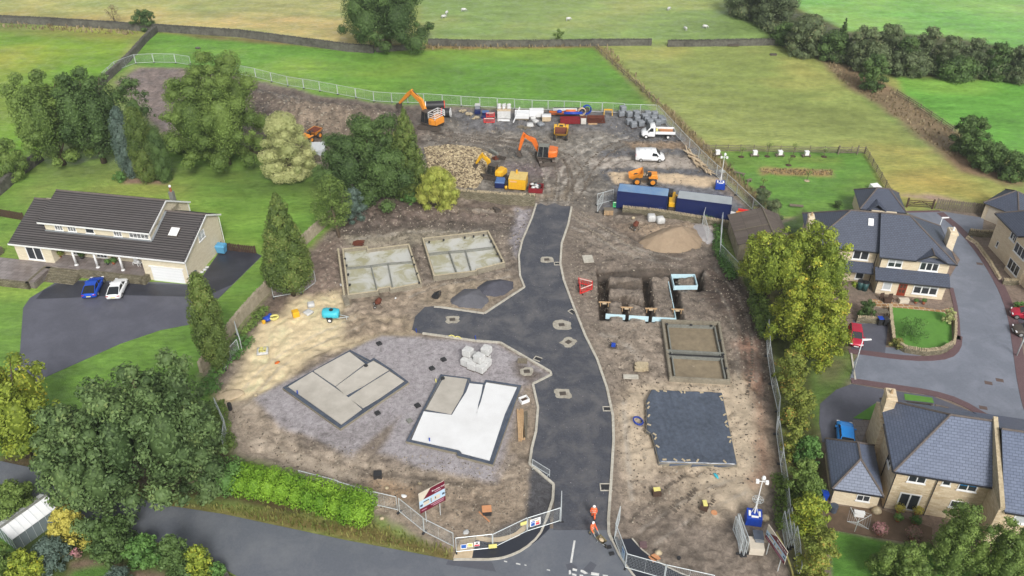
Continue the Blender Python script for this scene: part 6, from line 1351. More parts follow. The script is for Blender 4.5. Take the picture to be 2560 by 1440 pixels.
def telehandler():
 p=G(1680,516);t=thing('forklift','yellow rough-terrain machine wedged between the two containers','forklift',(p.x,p.y,0),rad(80))
 for x in(-1.4,1.4):
  for sy in(-1,1):wheel(t,x,sy*.75,.5,.36,M_yellow)
 MB().box(-2.0,1.9,-.5,.5,.5,1.0).build('chassis',M_dsteel,t);MB().box(-2.1,-.3,-.35,.6,1.0,1.75).build('engine_cover',M_yellow,t,bevel=.08);MB().bar((-1.9,-.1,1.3),(1.4,-.1,1.6),.5,.35).build('boom',M_yellow,t)
 mb=MB();mb.box(.0,1.2,.1,.85,1.0,2.3);mb.build('cab_glass',M_cglass,t);mb=MB();mb.box(-.05,1.25,.05,.9,2.3,2.38);mb.build('cab_roof',M_black,t);MB().box(1.9,2.2,-.9,.9,.4,.9).build('mudguard',M_yellow,t);MB().box(-2.3,-2.1,-.6,.6,.5,.9).build('counterweight',M_dsteel,t)
telehandler()
def container(label,u,v,a,roofm,L_=7.4,W_=2.5):
 p=G(u,v);t=thing('container',label,'container',(p.x,p.y,.05),a);H_=2.85;mb=MB();mb.box(.05,L_-.05,.05,W_-.05,.1,H_-.1)
 mb.build('wall',M_navy,t);mb=MB()
 for x in(0,L_):
  for y in(0,W_):mb.box(x-.06,x+.06,y-.06,y+.06,0,H_)
 for y in(0,W_):mb.box(.06,L_-.06,y-.05,y+.05,0,.14);mb.box(.06,L_-.06,y-.05,y+.05,H_-.14,H_)
 mb.build('frame',M_navy,t);mb=MB();n=int(L_/.3)
 mb.box(.0,L_,.0,W_,H_-.06,H_-.02)
 for k in range(n):x=.1+(L_-.2)*k/n;mb.box(x,x+.16,.08,W_-.08,H_-.02,H_+.03)
 mb.build('roof',roofm,t);mb=MB()
 for k in range(n):x=.12+(L_-.24)*k/n;mb.box(x,x+.12,.035,.05,.16,H_-.16)
 mb.build('corrugation',M_navy,t);MB().box(L_-1.2,L_-.5,.01,.035,.3,.95).build('vent_panel',mat('faded_navy',(.03,.045,.16),(.025,.04,.13),3,.5,.05),t)
 mb=MB();mb.box(-.06,-.02,.1,W_/2-.02,.15,H_-.15);mb.build('door',M_navy,t);mb=MB();mb.box(-.06,-.02,W_/2+.02,W_-.1,.15,H_-.15);mb.build('door',M_navy,t)
 return t
container('navy container with patchy light blue roof, left of the pair',1541,520,rad(-13),mat('chalky_blue_roof',S(98,138,184),S(150,172,190),.5,.6,.1))
container('navy container with pale grey roof, right of the pair',1688,538,rad(-15),mat('pale_grey_roof',S(178,184,186),S(155,162,166),.7,.6,.1),7.8)
p=G(1271,474);t=thing('welfare_unit','bright yellow box unit with worn pale roof behind the stone wall','site unit',(p.x,p.y,0),rad(-9))
MB().box(0,2.7,0,2.6,.1,1.85).build('wall',M_yellow,t,bevel=.03);MB().box(-.03,2.73,-.03,2.63,1.85,1.93).build('roof',mat('worn_cream_roof',S(226,200,130),S(200,172,100),2,.7,.1),t);MB().box(.2,1.3,-.02,0,1.35,1.6).build('sign_panel',mat('faded_sign',S(235,190,140),S(225,170,120),5,.6,0),t)
for x in(.5,1.0,1.5,2.0):MB().box(x,x+.04,-.012,0,.2,1.3).build('panel_seam',M_orange2,t)
MB().box(.9,1.15,1.9,2.2,1.93,2.5).build('flue',M_yellow,t)
p=G(1237,470);o=thing('site_tank','blue lidded fuel tank left of the yellow unit','tank',(p.x,p.y,0),rad(-8));MB().box(0,1.5,0,1.3,0,.9).build('body',M_navy,o,bevel=.05)
MB().hexa([(-.05,-.05,.9),(1.55,-.05,.9),(1.55,1.35,.9),(-.05,1.35,.9)],[(.1,.05,1.05),(1.4,.05,1.05),(1.4,1.3,1.3),(.1,1.3,1.3)]).build('lid',mat('weathered_blue',S(85,115,160),S(70,100,150),3,.5,.1),o)
p=G(1265,472);mb=MB();mb.smooth=True;mb.cyl((0,0,0),(0,0,.5),.26,.22,10);o=mb.build('tub',M_yellow,loc=(p.x,p.y,0));tag(o,'small round yellow tub between blue tank and yellow unit','tub')
def tower(label,u,v,a,s_=1.0):
 p=G(u,v);t=thing('camera_tower',label,'camera tower',(p.x,p.y,0),a);MB().hexa([(-.75,-.6,0),(.75,-.6,0),(.75,.6,0),(-.75,.6,0)],[(-.7,-.55,.95),(.7,-.55,.95),(.7,.55,1.15),(-.7,.55,1.15)]).build('cabinet',M_bluep,t,bevel=.03)
 for b in((-.55,-.35,-.3,.25),(.35,.55,-.3,.25),(-.3,.35,-.45,-.25)):MB().hexa([(b[0],b[2],1.0+(b[2]+.55)*.18),(b[1],b[2],1.0+(b[2]+.55)*.18),(b[1],b[3],1.0+(b[3]+.55)*.18),(b[0],b[3],1.0+(b[3]+.55)*.18)],[(b[0],b[2],1.03+(b[2]+.55)*.18),(b[1],b[2],1.03+(b[2]+.55)*.18),(b[1],b[3],1.03+(b[3]+.55)*.18),(b[0],b[3],1.03+(b[3]+.55)*.18)]).build('white_panel',M_upvc,t)
 mb=MB();mb.cyl((0,.1,1.0),(0,.1,3.0),.09,None,8);mb.cyl((0,.1,3.0),(0,.1,5.6),.05,None,8)
 for sx in(-1,1):mb.bar((sx*.3,.1,1.05),(0,.1,2.2),.04,.04)
 m_=mb.build('mast',M_white,t);mb=MB()
 for k in range(12):
  q=2*math.pi*k/12;q2=2*math.pi*(k+1)/12
  for r,z in((.5,2.9),(.32,2.9)):mb.bar((r*math.cos(q),.1+r*math.sin(q),z),(r*math.cos(q2),.1+r*math.sin(q2),z),.03,.03)
  if k%2==0:mb.bar((0,.1,2.9),(.5*math.cos(q),.1+.5*math.sin(q),2.9),.04,.04)
 mb.build('anti_climb_ring',M_steel,m_);mb=MB();mb.bar((-.45,.1,5.3),(.45,.1,5.3),.06,.06)
 for x in(-.42,.42):mb.box(x-.14,x+.14,-.1,.25,5.15,5.4)
 mb.blob((.05,.1,5.75),(.2,.2,.28));mb.build('camera_head',M_upvc,m_);return t
tower('blue camera tower with white mast near the autumn hedge',1882,1303,rad(-10));tower('blue camera tower with white mast at the orchard fence',1799,470,rad(-8))
p=G(829,797);t=thing('water_bowser','cyan water bowser trailer on the sandy ground','bowser',(p.x,p.y,0),rad(-4));mb=MB();mb.smooth=True
mb.loft([ring(x,w_,[(.7,.45),(1,.65),(1,1.05),(.75,1.3),(.3,1.36)])for x,w_ in((-1.0,.45),(-.9,.68),(-.3,.75),(.5,.72),(.95,.6),(1.05,.4))]);mb.build('tank',M_cyan,t)
for x in(-.6,-.1,.4):mb=MB();mb.loft([ring(x+d,w_,[(.7,.45),(1.01,.65),(1.02,1.05),(.77,1.32),(.3,1.39)])for d,w_ in((-.05,.755),(.05,.755))]);mb.build('tank_rib',M_cyan,t)
mb=MB();mb.cyl((.1,0,1.34),(.1,0,1.44),.26,None,12);mb.build('filler_cap',M_black,t)
for sy in(-1,1):wheel(t,0,sy*.78,.33,.2,M_white);MB().box(-.4,.4,sy*.8-.14,sy*.8+.14,.66,.72).build('mudguard',M_black,t)
mb=MB();mb.bar((.8,-.4,.42),(2.2,0,.42),.07,.07);mb.bar((.8,.4,.42),(2.2,0,.42),.07,.07);mb.bar((-1,0,.4),(.9,0,.4),.08,.08);mb.cyl((1.9,0,.45),(1.9,0,0),.05,None,6);mb.build('drawbar',M_steel,t)
def small_machine(name,label,u,v,a,m,kind,cat):
 p=G(u,v);t=thing(name,label,cat,(p.x,p.y,0),a)
 if kind=='plate':
  MB().hexa([(-.35,-.3,.05),(.35,-.3,.05),(.35,.3,.05),(-.35,.3,.05)],[(-.45,-.3,.15),(.45,-.3,.15),(.45,.3,.15),(-.45,.3,.15)]).build('base_plate',M_dsteel,t);MB().box(-.25,.25,-.22,.22,.16,.55).build('engine',m,t,bevel=.05);mb=MB();mb.tube([(-.2,.2,.5),(-.7,.2,1.0),(-.7,-.2,1.0),(-.2,-.2,.5)],.025);mb.build('handle',M_black,t)
 if kind=='mixer':
  mb=MB();mb.smooth=True;mb.cyl((0,0,.75),(.35,0,1.15),.42,.25,12);mb.cyl((-.25,0,.5),(0,0,.75),.25,.42,12);mb.build('drum',m,t);mb=MB()
  for sy in(-.35,.35):mb.tube([(-.5,sy,0),(0,sy*.9,.75),(.5,sy,0)],.035);
  mb.bar((-.5,-.35,.05),(-.5,.35,.05),.05,.05);mb.build('stand',M_dsteel,t)
  for sy in(-1,1):wheel(t,-.45,sy*.4,.2,.1)
 if kind=='bucket':
  mb=MB();mb.extr([(-.45,.1),(.1,0),(.5,.25),(.45,.35),(.1,.15),(-.3,.3),(-.3,.75),(-.5,.75)],-.5,.5);mb.build('shell',m,t);mb=MB()
  for y in(-.5,.5):mb.extr([(-.45,.1),(.1,0),(.5,.25),(-.3,.75),(-.5,.75)],y-.02,y+.02)
  mb.build('side_plate',m,t);MB().box(-.6,-.45,-.15,.15,.5,.9).build('bracket',M_dsteel,t)
 return t
small_machine('cement_mixer','rusty cement mixer with a blue cap by the sand heap',1588,572,.6,M_rust,'mixer','cement mixer')
small_machine('cement_mixer','orange-brown mixer lying on mud below the left foundation',946,766,.2,M_rust,'mixer','cement mixer')
small_machine('wheeled_compactor','small blue compactor on mud right of the road',1533,868,-.2,M_bluep,'plate','compactor')
small_machine('digger_bucket','dark digger bucket on the dug bank below the stone wall',1244,530,.4,M_dsteel,'bucket','bucket');small_machine('digger_bucket','black digger bucket on the tan ground left of the gravel heaps',1091,742,2.8,M_black,'bucket','bucket')
small_machine('digger_bucket','large rusty digger bucket between the rubble heap and the arched excavator',1240,398,2.2,M_rust,'bucket','bucket');small_machine('digger_bucket','narrow dark bucket beside the large rusty one',1256,398,1.2,M_dsteel,'bucket','bucket')
small_machine('digger_bucket','small bucket on the mud in the left foreground of the small yellow excavator',1212,445,.5,M_dsteel,'bucket','bucket')
p=G(1232,383);o=thing('hydraulic_breaker','steel breaker attachment lying behind the rusty bucket','attachment',(p.x,p.y,.15),rad(130));mb=MB();mb.bar((-1.3,0,.1),(.6,0,.25),.4,.4);mb.build('body',M_greyblock,o);mb=MB();mb.cyl((.6,0,.25),(1.5,0,.2),.08,.04,8);mb.build('chisel',M_dsteel,o)
def person(label,u,v,a,pose,hv=True,trou=None):
 p=G(u,v);t=thing('person',label,'person',(p.x,p.y,.05),a)
 vs,ed,rr=[],[],[]
 def add(q,r,par=None):
  vs.append(q);rr.append(r)
  if par is not None:ed.append((par,len(vs)-1))
  return len(vs)-1
 pel=add((0,0,.95),.14);sp=add((.02,0,1.2),.14,pel);ch=add((.04,0,1.4),.155,sp);nk=add((.06,0,1.53),.06,ch);hd0=add((.08,0,1.62),.085,nk);hd1=add((.09,0,1.72),.09,hd0)
 hands=[]
 for sy,st in((1,pose[0]),(-1,pose[1])):
  sh=add((.04,sy*.19,1.43),.065,ch);el=add((st[0][0],sy*st[0][1],st[0][2]),.048,sh);wr=add((st[1][0],sy*st[1][1],st[1][2]),.034,el);pm=add((st[1][0]+.06,sy*st[1][1],st[1][2]-.03),.036,wr)
  for q in range(4):y=sy*(st[1][1]-.03+q*.02);fl=.075+(.012 if q in(1,2)else 0);f1=add((st[1][0]+.06+fl*.6,y,st[1][2]-.045),.009,pm);add((st[1][0]+.05+fl,y,st[1][2]-.085),.008,f1)
  add((st[1][0]+.09,sy*(st[1][1]-.06),st[1][2]-.02),.01,pm)
 for sy,st in((1,pose[2]),(-1,pose[3])):
  hp=add((0,sy*.1,.9),.1,pel);kn=add((st[0],sy*.11,.5),.068,hp);an=add((st[1],sy*.11,.1),.045,kn);add((st[1]+.17,sy*.12,.05),.042,an)
 me=D.meshes.new('body');me.from_pydata(vs,ed,[]);o=D.objects.new('body',me);COL.objects.link(o);o.parent=t;me.materials.append(M_skin)
 sk=o.modifiers.new('skin','SKIN');ly=me.skin_vertices[0]if len(me.skin_vertices)else None
 if ly is None:
  bm_=__import__('bmesh').new();bm_.from_mesh(me);bm_.verts.layers.skin.verify();bm_.to_mesh(me);bm_.free();ly=me.skin_vertices[0]
 for k,r in enumerate(rr):ly.data[k].radius=(r,r);ly.data[k].use_root=(k==0)
 sub=o.modifiers.new('sub','SUBSURF');sub.levels=1;sub.render_levels=1;sk.use_smooth_shade=True
 mb=MB();mb.smooth=True;
 for sy,st in((1,pose[0]),(-1,pose[1])):mb.cyl((.04,sy*.15,1.45),(st[0][0],sy*st[0][1],st[0][2]),.095,.07,8);mb.cyl((st[0][0],sy*st[0][1],st[0][2]),(st[1][0],sy*st[1][1],st[1][2]),.07,.055,8)
 mb.loft([[(cx+rx*math.cos(q),ry*math.sin(q),z)for q in[2*math.pi*k/12 for k in range(12)]]for z,cx,rx,ry in((.82,0,.17,.21),(1.0,.0,.165,.2),(1.25,.02,.17,.22),(1.42,.04,.16,.24),(1.5,.05,.1,.12))]);jk=mb.build('jacket',M_hivis,t)
 mb=MB()
 for z in(1.0,1.22):mb.loft([[(.01+.178*math.cos(q),.228*math.sin(q),z+dz)for q in[2*math.pi*k/12 for k in range(12)]]for dz in(-.03,.03)],caps=False)
 mb.build('reflective_band',M_reflect,jk)
 mb=MB();mb.smooth=True
 for sy,st in((1,pose[2]),(-1,pose[3])):mb.cyl((0,sy*.1,.93),(st[0],sy*.11,.5),.12,.09,10);mb.cyl((st[0],sy*.11,.52),(st[1],sy*.11,.1),.09,.075,10)
 mb.build('trousers',trou or M_hivis,t)
 for sy,st in((1,pose[2]),(-1,pose[3])):MB().box(st[1]-.09,st[1]+.2,sy*.115-.05,sy*.115+.05,.0,.12).build('boot',M_black,t,bevel=.03)
 mb=MB();mb.smooth=True;mb.blob((.09,0,1.76),(.135,.12,.1),12,6);mb.cyl((.1,0,1.735),(.12,0,1.742),.15,.145,12);mb.build('helmet',M_upvc,t)
 mb=MB();mb.box(.165,.178,-.05,-.02,1.675,1.69);mb.box(.165,.178,.02,.05,1.675,1.69);mb.build('eye',M_black,t);MB().hexa([(.17,-.012,1.63),(.2,-.012,1.63),(.2,.012,1.63),(.17,.012,1.63)],[(.17,-.006,1.675),(.18,-.006,1.675),(.18,.006,1.675),(.17,.006,1.675)]).build('nose',M_skin,t)
 return t
person('worker in orange hi-vis jacket and trousers walking down the new road',1483,1296,rad(-92),[((.0,.28,1.15),(.12,.26,.92)),((-.05,.28,1.16),(.0,.28,.9)),(.12,.2),(-.02,-.25)])
person('worker in orange hi-vis top and khaki trousers pushing a wheelbarrow',1479,1337,rad(-52),[((.12,.26,1.15),(.42,.25,.85)),((.12,.26,1.15),(.42,.25,.85)),(.15,.22),(-.02,-.2)],trou=M_trouser)
a_=rad(-52);p=G(1479,1337);q=Vector((p.x+math.cos(a_)*1.25,p.y+math.sin(a_)*1.25,.05));t=thing('wheelbarrow','muddy wheelbarrow pushed by the worker in khaki trousers','wheelbarrow',tuple(q),a_)
mb=MB();b4=[(-.25,-.2,.32),(.25,-.18,.32),(.25,.18,.32),(-.25,.2,.32)];t4=[(-.45,-.32,.6),(.5,-.28,.62),(.5,.28,.62),(-.45,.32,.6)]
for k in range(4):r=(k+1)%4;mb.face([b4[k],b4[r],t4[r],t4[k]]);mb.face([t4[k],t4[r],b4[r],b4[k]])
mb.face(b4);mb.face(b4[::-1]);mb.build('tray',M_trouser,t);mb=MB()
for sy in(-1,1):mb.tube([(-.86,sy*.25,.82),(-.4,sy*.24,.45),(.55,sy*.06,.22)],.02);mb.tube([(-.2,sy*.2,.32),(-.3,sy*.22,0)],.02)
mb.build('handle',M_steel,t);mb=MB();mb.smooth=True;mb.cyl((.58,-.05,.2),(.58,.05,.2),.2,None,12);mb.build('wheel',M_rubber,t)
MB().blob((0,0,.5),(.3,.2,.1),8,5,.1).build('load',M_pale,t)
# ------ foundations
def wallpath(mb,P,z0,z1,w_,closed=False):
 n=len(P);P=[Vector(p).to_2d()for p in P];seq=list(range(n if closed else n-1))
 for k in seq:
  a,b=P[k],P[(k+1)%n];d=(b-a).normalized();nn=Vector((-d.y,d.x))*w_/2;a2,b2=a-d*w_/2,b+d*(w_/2-.003)
  if closed:a2=a+d*w_/2
  q=[a2-nn,b2-nn,b2+nn,a2+nn];mb.hexa([(p.x,p.y,z0)for p in q],[(p.x,p.y,z1+.0015*k)for p in q])
def gp(px):return[G(u,v)for u,v in px]
def rel(P,o):return[(p[0]-o[0],p[1]-o[1])for p in P]
def fpoly(mb,P,z0,z1):
 P=[Vector((p[0],p[1]))for p in P];A2=sum(P[k].x*P[(k+1)%len(P)].y-P[(k+1)%len(P)].x*P[k].y for k in range(len(P)))
 if A2<0:P=P[::-1]
 n=len(P);a=[mb.pv((p.x,p.y,z0))for p in P];b=[mb.pv((p.x,p.y,z1))for p in P]
 for k in range(n):mb.addf([a[k],a[(k+1)%n],b[(k+1)%n],b[k]])
 for t in tessellate_polygon([[Vector((p.x,p.y,0))for p in P]]):
  q,r,s_=[P[i]for i in t];cr=(r-q).x*(s_-q).y-(r-q).y*(s_-q).x
  mb.addf([b[i]for i in(t if cr>0 else t[::-1])])
def pit(name,label,outer,cross,wz,fz,fm,wallm,topm,group=None,lin=.3):
 O=gp(outer);o=O[0];t=thing(name,label,'foundation',(o.x,o.y,0),0,group);R_=rel(O,o)
 mb=MB();wallpath(mb,R_,-.35,wz,lin,True);mb.build('outer_wall',wallm,t)
 mb=MB();wallpath(mb,R_,wz+.004,wz+.05,lin*.62,True);mb.build('wall_top',topm,t)
 if cross:
  mb=MB()
  for c in cross:wallpath(mb,rel(gp(c),o),-.35,wz-.12,.16)
  mb.build('cross_wall',M_greyblock,t)
 mb=MB();fpoly(mb,R_,fz-.05,fz);mb.build('floor',fm,t);return t
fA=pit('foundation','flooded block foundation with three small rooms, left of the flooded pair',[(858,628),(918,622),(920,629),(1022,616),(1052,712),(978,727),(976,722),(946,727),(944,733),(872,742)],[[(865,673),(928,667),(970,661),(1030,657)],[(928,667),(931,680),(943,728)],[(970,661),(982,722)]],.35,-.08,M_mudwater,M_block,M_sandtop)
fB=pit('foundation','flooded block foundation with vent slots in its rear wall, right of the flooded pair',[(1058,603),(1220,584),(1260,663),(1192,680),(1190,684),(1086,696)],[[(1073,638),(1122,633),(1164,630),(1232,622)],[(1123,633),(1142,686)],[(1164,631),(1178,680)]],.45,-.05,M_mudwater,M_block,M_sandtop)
for(f_,pts)in((fB,[(1073,604),(1109,599),(1162,593),(1184,590),(1209,587),(1228,602),(1236,616),(1244,634),(1254,650)]),(fA,[(862,645),(866,662),(870,684),(874,710),(1030,640),(1036,660),(1043,682),(1048,705)])):
 for k,(u,v)in enumerate(pts):
  g_=G(u,v,.5);mb=MB();mb.box(-.12,.12,-.17,.17,-.15,.03);mb.build('vent_slot',M_black,f_,loc=(g_.x-f_.location.x,g_.y-f_.location.y,.42 if f_ is fA else .5))
P_=gp([(846,628),(861,742)]);o=P_[0];t=thing('formwork_wall','narrow double beam with orange blocks left of the flooded foundation','low wall',(o.x,o.y,0));mb=MB();wallpath(mb,rel(P_,o),-.3,.35,.3);mb.build('beam',M_block,t);mb=MB();wallpath(mb,rel(P_,o),.354,.42,.22);mb.build('top_course',M_sandtop,t)
P_=gp([(862,742),(868,760)]);o=P_[0];mb=MB();wallpath(mb,rel(P_,o),-.2,.12,.7);x_=mb.build('drain_channel',M_block,loc=(o.x,o.y,0));tag(x_,'short concrete channel running out of the left foundation','channel')
fC=pit('foundation','block foundation with black-lined middle wall, right of the road',[(1656,806),(1796,812),(1822,957),(1676,949)],[[(1670,893),(1810,901)]],.4,-.1,mat('packed_earth',S(150,136,112),S(118,106,88),1.2,.85,.5),M_block,M_block)
P_=gp([(1666,882),(1807,890)]);P2=gp([(1668,893),(1809,901)]);o=fC.location
mb=MB();wallpath(mb,rel(P_,o),-.1,.48,.16);mb.build('middle_wall',M_greyblock,fC)
Pm=gp([(1668,892),(1808,899)]);mb=MB();wallpath(mb,rel(Pm,o),-.1,.5,.06);mb.build('black_liner',M_black,fC)
mb=MB();wallpath(mb,rel(gp([(1668,815),(1686,940)]),o),-.1,.3,.16);wallpath(mb,rel(gp([(1786,820),(1812,948)]),o),-.1,.3,.16);wallpath(mb,rel(gp([(1670,816),(1786,820)]),o),-.1,.3,.16);mb.build('inner_leaf',M_greyblock,fC)
for u,v in((1667,809),(1728,811),(1778,813),(1800,850),(1808,885),(1815,920)):g_=G(u,v,.5);MB().box(-.15,.15,-.12,.12,-.1,.03).build('vent_slot',M_black,fC,loc=(g_.x-o.x,g_.y-o.y,.46))
def slab(label,outer,bays,m,z,wm,edges=M_dpm):
 O=gp(outer);o=O[0];t=thing('floor_slab',label,'floor slab',(o.x,o.y,0));R_=rel(O,o);mb=MB();wallpath(mb,R_,-.2,z-.06,.34,True);mb.build('edge_wall',M_block,t)
 mb=MB();wallpath(mb,R_,z-.05,z+.02,.26,True);mb.build('membrane_edge',edges,t)
 for b,mm in bays:mb=MB();fpoly(mb,rel(gp(b),o),.0,z+.03+.004*len(t.children));mb.build('slab_bay',mm,t)
 mb=MB();fpoly(mb,R_,.0,z-.07);mb.build('membrane',edges,t);return t
s1=slab('grey concrete floor slab turned diagonally on the purple gravel',[(712,974),(876,882),(926,908),(935,902),(975,928),(1018,960),(852,1073)],[([(722,972),(782,935),(843,978),(868,996),(905,1028),(854,1066)],M_conc),([(785,933),(874,885),(912,914),(839,970)],M_conc),([(841,972),(914,918),(934,908),(972,930),(912,968),(864,994),(850,980)],M_conc),([(871,1000),(916,970),(974,934),(1010,958),(950,1000),(908,1025)],M_conc)],M_conc,.3,M_block)
s2=slab('floor slab with bright white insulation and one grey bay near the bend',[(1104,943),(1173,952),(1176,960),(1212,965),(1216,957),(1300,970),(1230,1163),(1148,1142),(1144,1134),(1020,1106)],[([(1111,946),(1168,953),(1158,988),(1145,1012),(1128,1040),(1066,1028)],M_conc),([(1060,1034),(1130,1043),(1150,1010),(1166,985),(1174,964),(1207,967),(1203,990),(1196,1014),(1193,1038),(1191,1039),(1202,1010),(1214,966),(1216,962),(1292,974),(1262,1040),(1224,1156),(1155,1138),(1148,1130),(1030,1104)],M_foil)],M_foil,.3,M_block)
for(s_,us)in((s1,[(744,984,M_bluep),(915,915,M_black)]),(s2,[(1090,955,M_lemon),(1074,1103,M_bluep),(1107,947,M_black)])):
 for u,v,m_ in us:g_=G(u,v,.3);mb=MB();mb.cyl((0,0,0),(0,0,.45 if m_ is not M_black else .12),.07 if m_ is not M_black else .25,None,8);o=mb.build('service_pipe',m_,s_,loc=(g_.x-s_.location.x,g_.y-s_.location.y,.3))
O=gp([(1630,985),(1800,992),(1836,1166),(1650,1160),(1632,1090),(1620,1082),(1618,1010)]);o=O[0];t=thing('sheeted_slab','raised slab covered by a wrinkled black sheet weighted with bricks','floor slab',(o.x,o.y,0));R_=rel(O,o)
mb=MB();wallpath(mb,R_,-.1,.42,.4,True);mb.build('edge_wall',M_block,t)
xs_,ys_=np.linspace(min(p[0]for p in R_)-.4,max(p[0]for p in R_)+.4,100),np.linspace(min(p[1]for p in R_)-.4,max(p[1]for p in R_)+.4,120)
XX,YY=np.meshgrid(xs_,ys_);dd=sdf([(p[0],p[1])for p in R_],XX,YY)
wr=np.abs(fbm(XX*1.6+.35*YY,YY*.22,1.0,91,3)-.5)*.34+np.abs(fbm(XX*.4,YY*.3,1.1,95,2)-.5)*.18
hh=.56-wr*np.clip(dd*1.5,.12,1)-np.clip(-.12-dd,0,1)*3.0
rn=random.Random(9)
for k in range(26):
 x0=rn.uniform(xs_[0],xs_[-1]);sl=rn.uniform(-.12,.05);yc=rn.uniform(ys_[0],ys_[-1]);ln=rn.uniform(1.2,6);d_=np.abs(XX-x0-sl*(YY-ys_.mean()));hh+=rn.uniform(.05,.1)*np.exp(-(d_/.09)**2)*np.clip(1.5-np.abs(YY-yc)/ln*1.5,0,1)*np.clip(dd*2,0,1)
mb=MB();mb.smooth=True;id_={}
for j in range(len(ys_)):
 for i in range(len(xs_)):
  if dd[j,i]>-.3:id_[(j,i)]=mb.pv((XX[j,i],YY[j,i],hh[j,i]))
for j in range(len(ys_)-1):
 for i in range(len(xs_)-1):
  q=[(j,i),(j,i+1),(j+1,i+1),(j+1,i)]
  if all(k in id_ for k in q):mb.addf([id_[k]for k in q])
mb.build('black_sheet',M_dpm,t);rn=random.Random(5)
n=len(R_);cnt=0
for k in range(n):
 a,b=Vector(R_[k]),Vector(R_[(k+1)%n]);L_=(b-a).length
 for q in range(max(1,int(L_/.75))):
  if rn.random()<.35:continue
  c=a+(b-a)*(q+rn.uniform(.2,.8))/max(1,int(L_/.75));cc=Vector((sum(p[0]for p in R_)/n,sum(p[1]for p in R_)/n));c+=(cc-c).normalized()*.08
  w0=t.location;mb=MB();mb.box(-.2,.2,-.08,.08,0,.1);ob=mb.build('weight_block',M_stone,loc=(w0.x+c.x,w0.y+c.y,.53),rz=rn.uniform(0,3));cnt+=1
  side=['rear','right','front','lower left','lower left','upper left','upper left'][k]
  tag(ob,'pale block weighing down the %s edge of the black sheet'%side,'block','blocks on the black sheet')
g_=G(1595,1054);t=thing('hose_coil','coil of bright blue pipe left of the black-sheeted slab','hose',(g_.x,g_.y,.05),.4);mb=MB();mb.smooth=True
for r,z in((.62,.0),(.68,.08),(.6,.15)):mb.tube([(r*.72*math.cos(q),r*math.sin(q),z)for q in[2*math.pi*k/18 for k in range(19)]],.045)
mb.build('pipe',M_bluep,t)
M_ins=mat('pale_blue_insulation',S(205,232,240),S(188,220,232),2,.6,.05)
def board(label,px,h,z0=-.35,th=.1,group='pale blue insulation boards in the trenches'):
 P_=gp(px);o=P_[0];mb=MB();wallpath(mb,rel(P_,o),z0,z0+h,th);x_=mb.build('insulation_board',M_ins,loc=(o.x,o.y,0));return tag(x_,label,'insulation board',group)
board('pale blue board along the near trench edge, left one of three',[(1515,791),(1562,794)],.75);board('pale blue board along the near trench edge, middle one of three',[(1573,795),(1620,798)],.75);board('pale blue board along the near trench edge, right one of three',[(1631,799),(1689,802)],.75)
board('long curved pale board standing in the right-hand trench',[(1671,706),(1677,735),(1682,760),(1687,785),(1690,802)],.5,-.35,.08)
P_=gp([(1678,690),(1736,690),(1743,718),(1685,719)]);o=P_[0];t=thing('insulation_box','open rectangle of pale blue boards in the upper right trench','insulation board',(o.x,o.y,0));R_=rel(P_,o)
for k in range(4):mb=MB();wallpath(mb,[R_[k],R_[(k+1)%4]],-.35,.28+.003*k,.1);mb.build('board',M_ins,t)
for i,(u,v)in enumerate([(1511,762),(1566,775),(1627,778),(1693,780)]):
 g_=G(u,v);t=thing('profile_board','brown timber profile board across the trench mouth, %s from the left'%ORD[i],'profile board',(g_.x,g_.y,0),rad(-3),'timber profile boards')
 MB().box(-.75,.75,-.04,.04,.32,.5).build('rail',M_timber,t)
 for x in(-.5,.5):MB().box(x-.04,x+.04,.0,.09,-.3,.45).build('peg',M_timber,t)
 MB().box(-.25,.25,-.06,-.045,.12,.4).build('infill',M_pale,t)
 # ------ heaps
def heap(name,label,px,h,m,noise=.15,peak=None,stuff=False,seed=1,pw=1.3):
 P_=np.array([tuple(G(u,v).to_2d())for u,v in px]);o=P_.mean(0);R_=P_-o;lo,hi=R_.min(0)-.3,R_.max(0)+.3;st_=max(.14,(hi-lo).max()/75)
 X,Y=np.meshgrid(np.arange(lo[0],hi[0],st_),np.arange(lo[1],hi[1],st_));d=sdf(R_,X,Y);mx=d.max();t=np.clip(d/mx,0,1)
 Z=h*(1-(1-t)**pw)if pw>1 else h*t;Z=Z+(fbm(X+50,Y+50,.9,seed,3)-.5)*noise*np.clip(t*4,0,1)-np.where(d<0,.12,0)
 mb=MB();mb.smooth=True;ids={}
 for j in range(X.shape[0]):
  for i in range(X.shape[1]):
   if d[j,i]>-st_*1.5:ids[(j,i)]=mb.pv((X[j,i],Y[j,i],Z[j,i]+.02))
 for j in range(X.shape[0]-1):
  for i in range(X.shape[1]-1):
   q=[(j,i),(j,i+1),(j+1,i+1),(j+1,i)]
   if all(k in ids for k in q):mb.addf([ids[k]for k in q])
 ob=mb.build(name,m,loc=(o[0],o[1],0));tag(ob,label,'heap')
 if stuff:ob['kind']='stuff'
 return ob,(R_,o)
heap('sand_heap','conical heap of damp sand in front of the old stone wall',[(1598,604),(1622,586),(1655,572),(1700,566),(1740,578),(1758,600),(1748,618),(1700,630),(1650,630),(1615,620)],1.8,mat('damp_sand',S(164,145,122),S(146,126,104),3,.9,.3,detail=8),.35,pw=1.3)
heap('stone_dust','pale grey fan of stone dust right of the sand heap',[(1735,562),(1762,565),(1785,585),(1788,602),(1770,608),(1748,600)],.35,mat('stone_dust',S(182,178,178),S(165,160,160),3,.9,.3),.06,seed=3)
M_grav=mat('dark_gravel',S(88,88,98),S(62,62,70),9,.85,.8,detail=6)
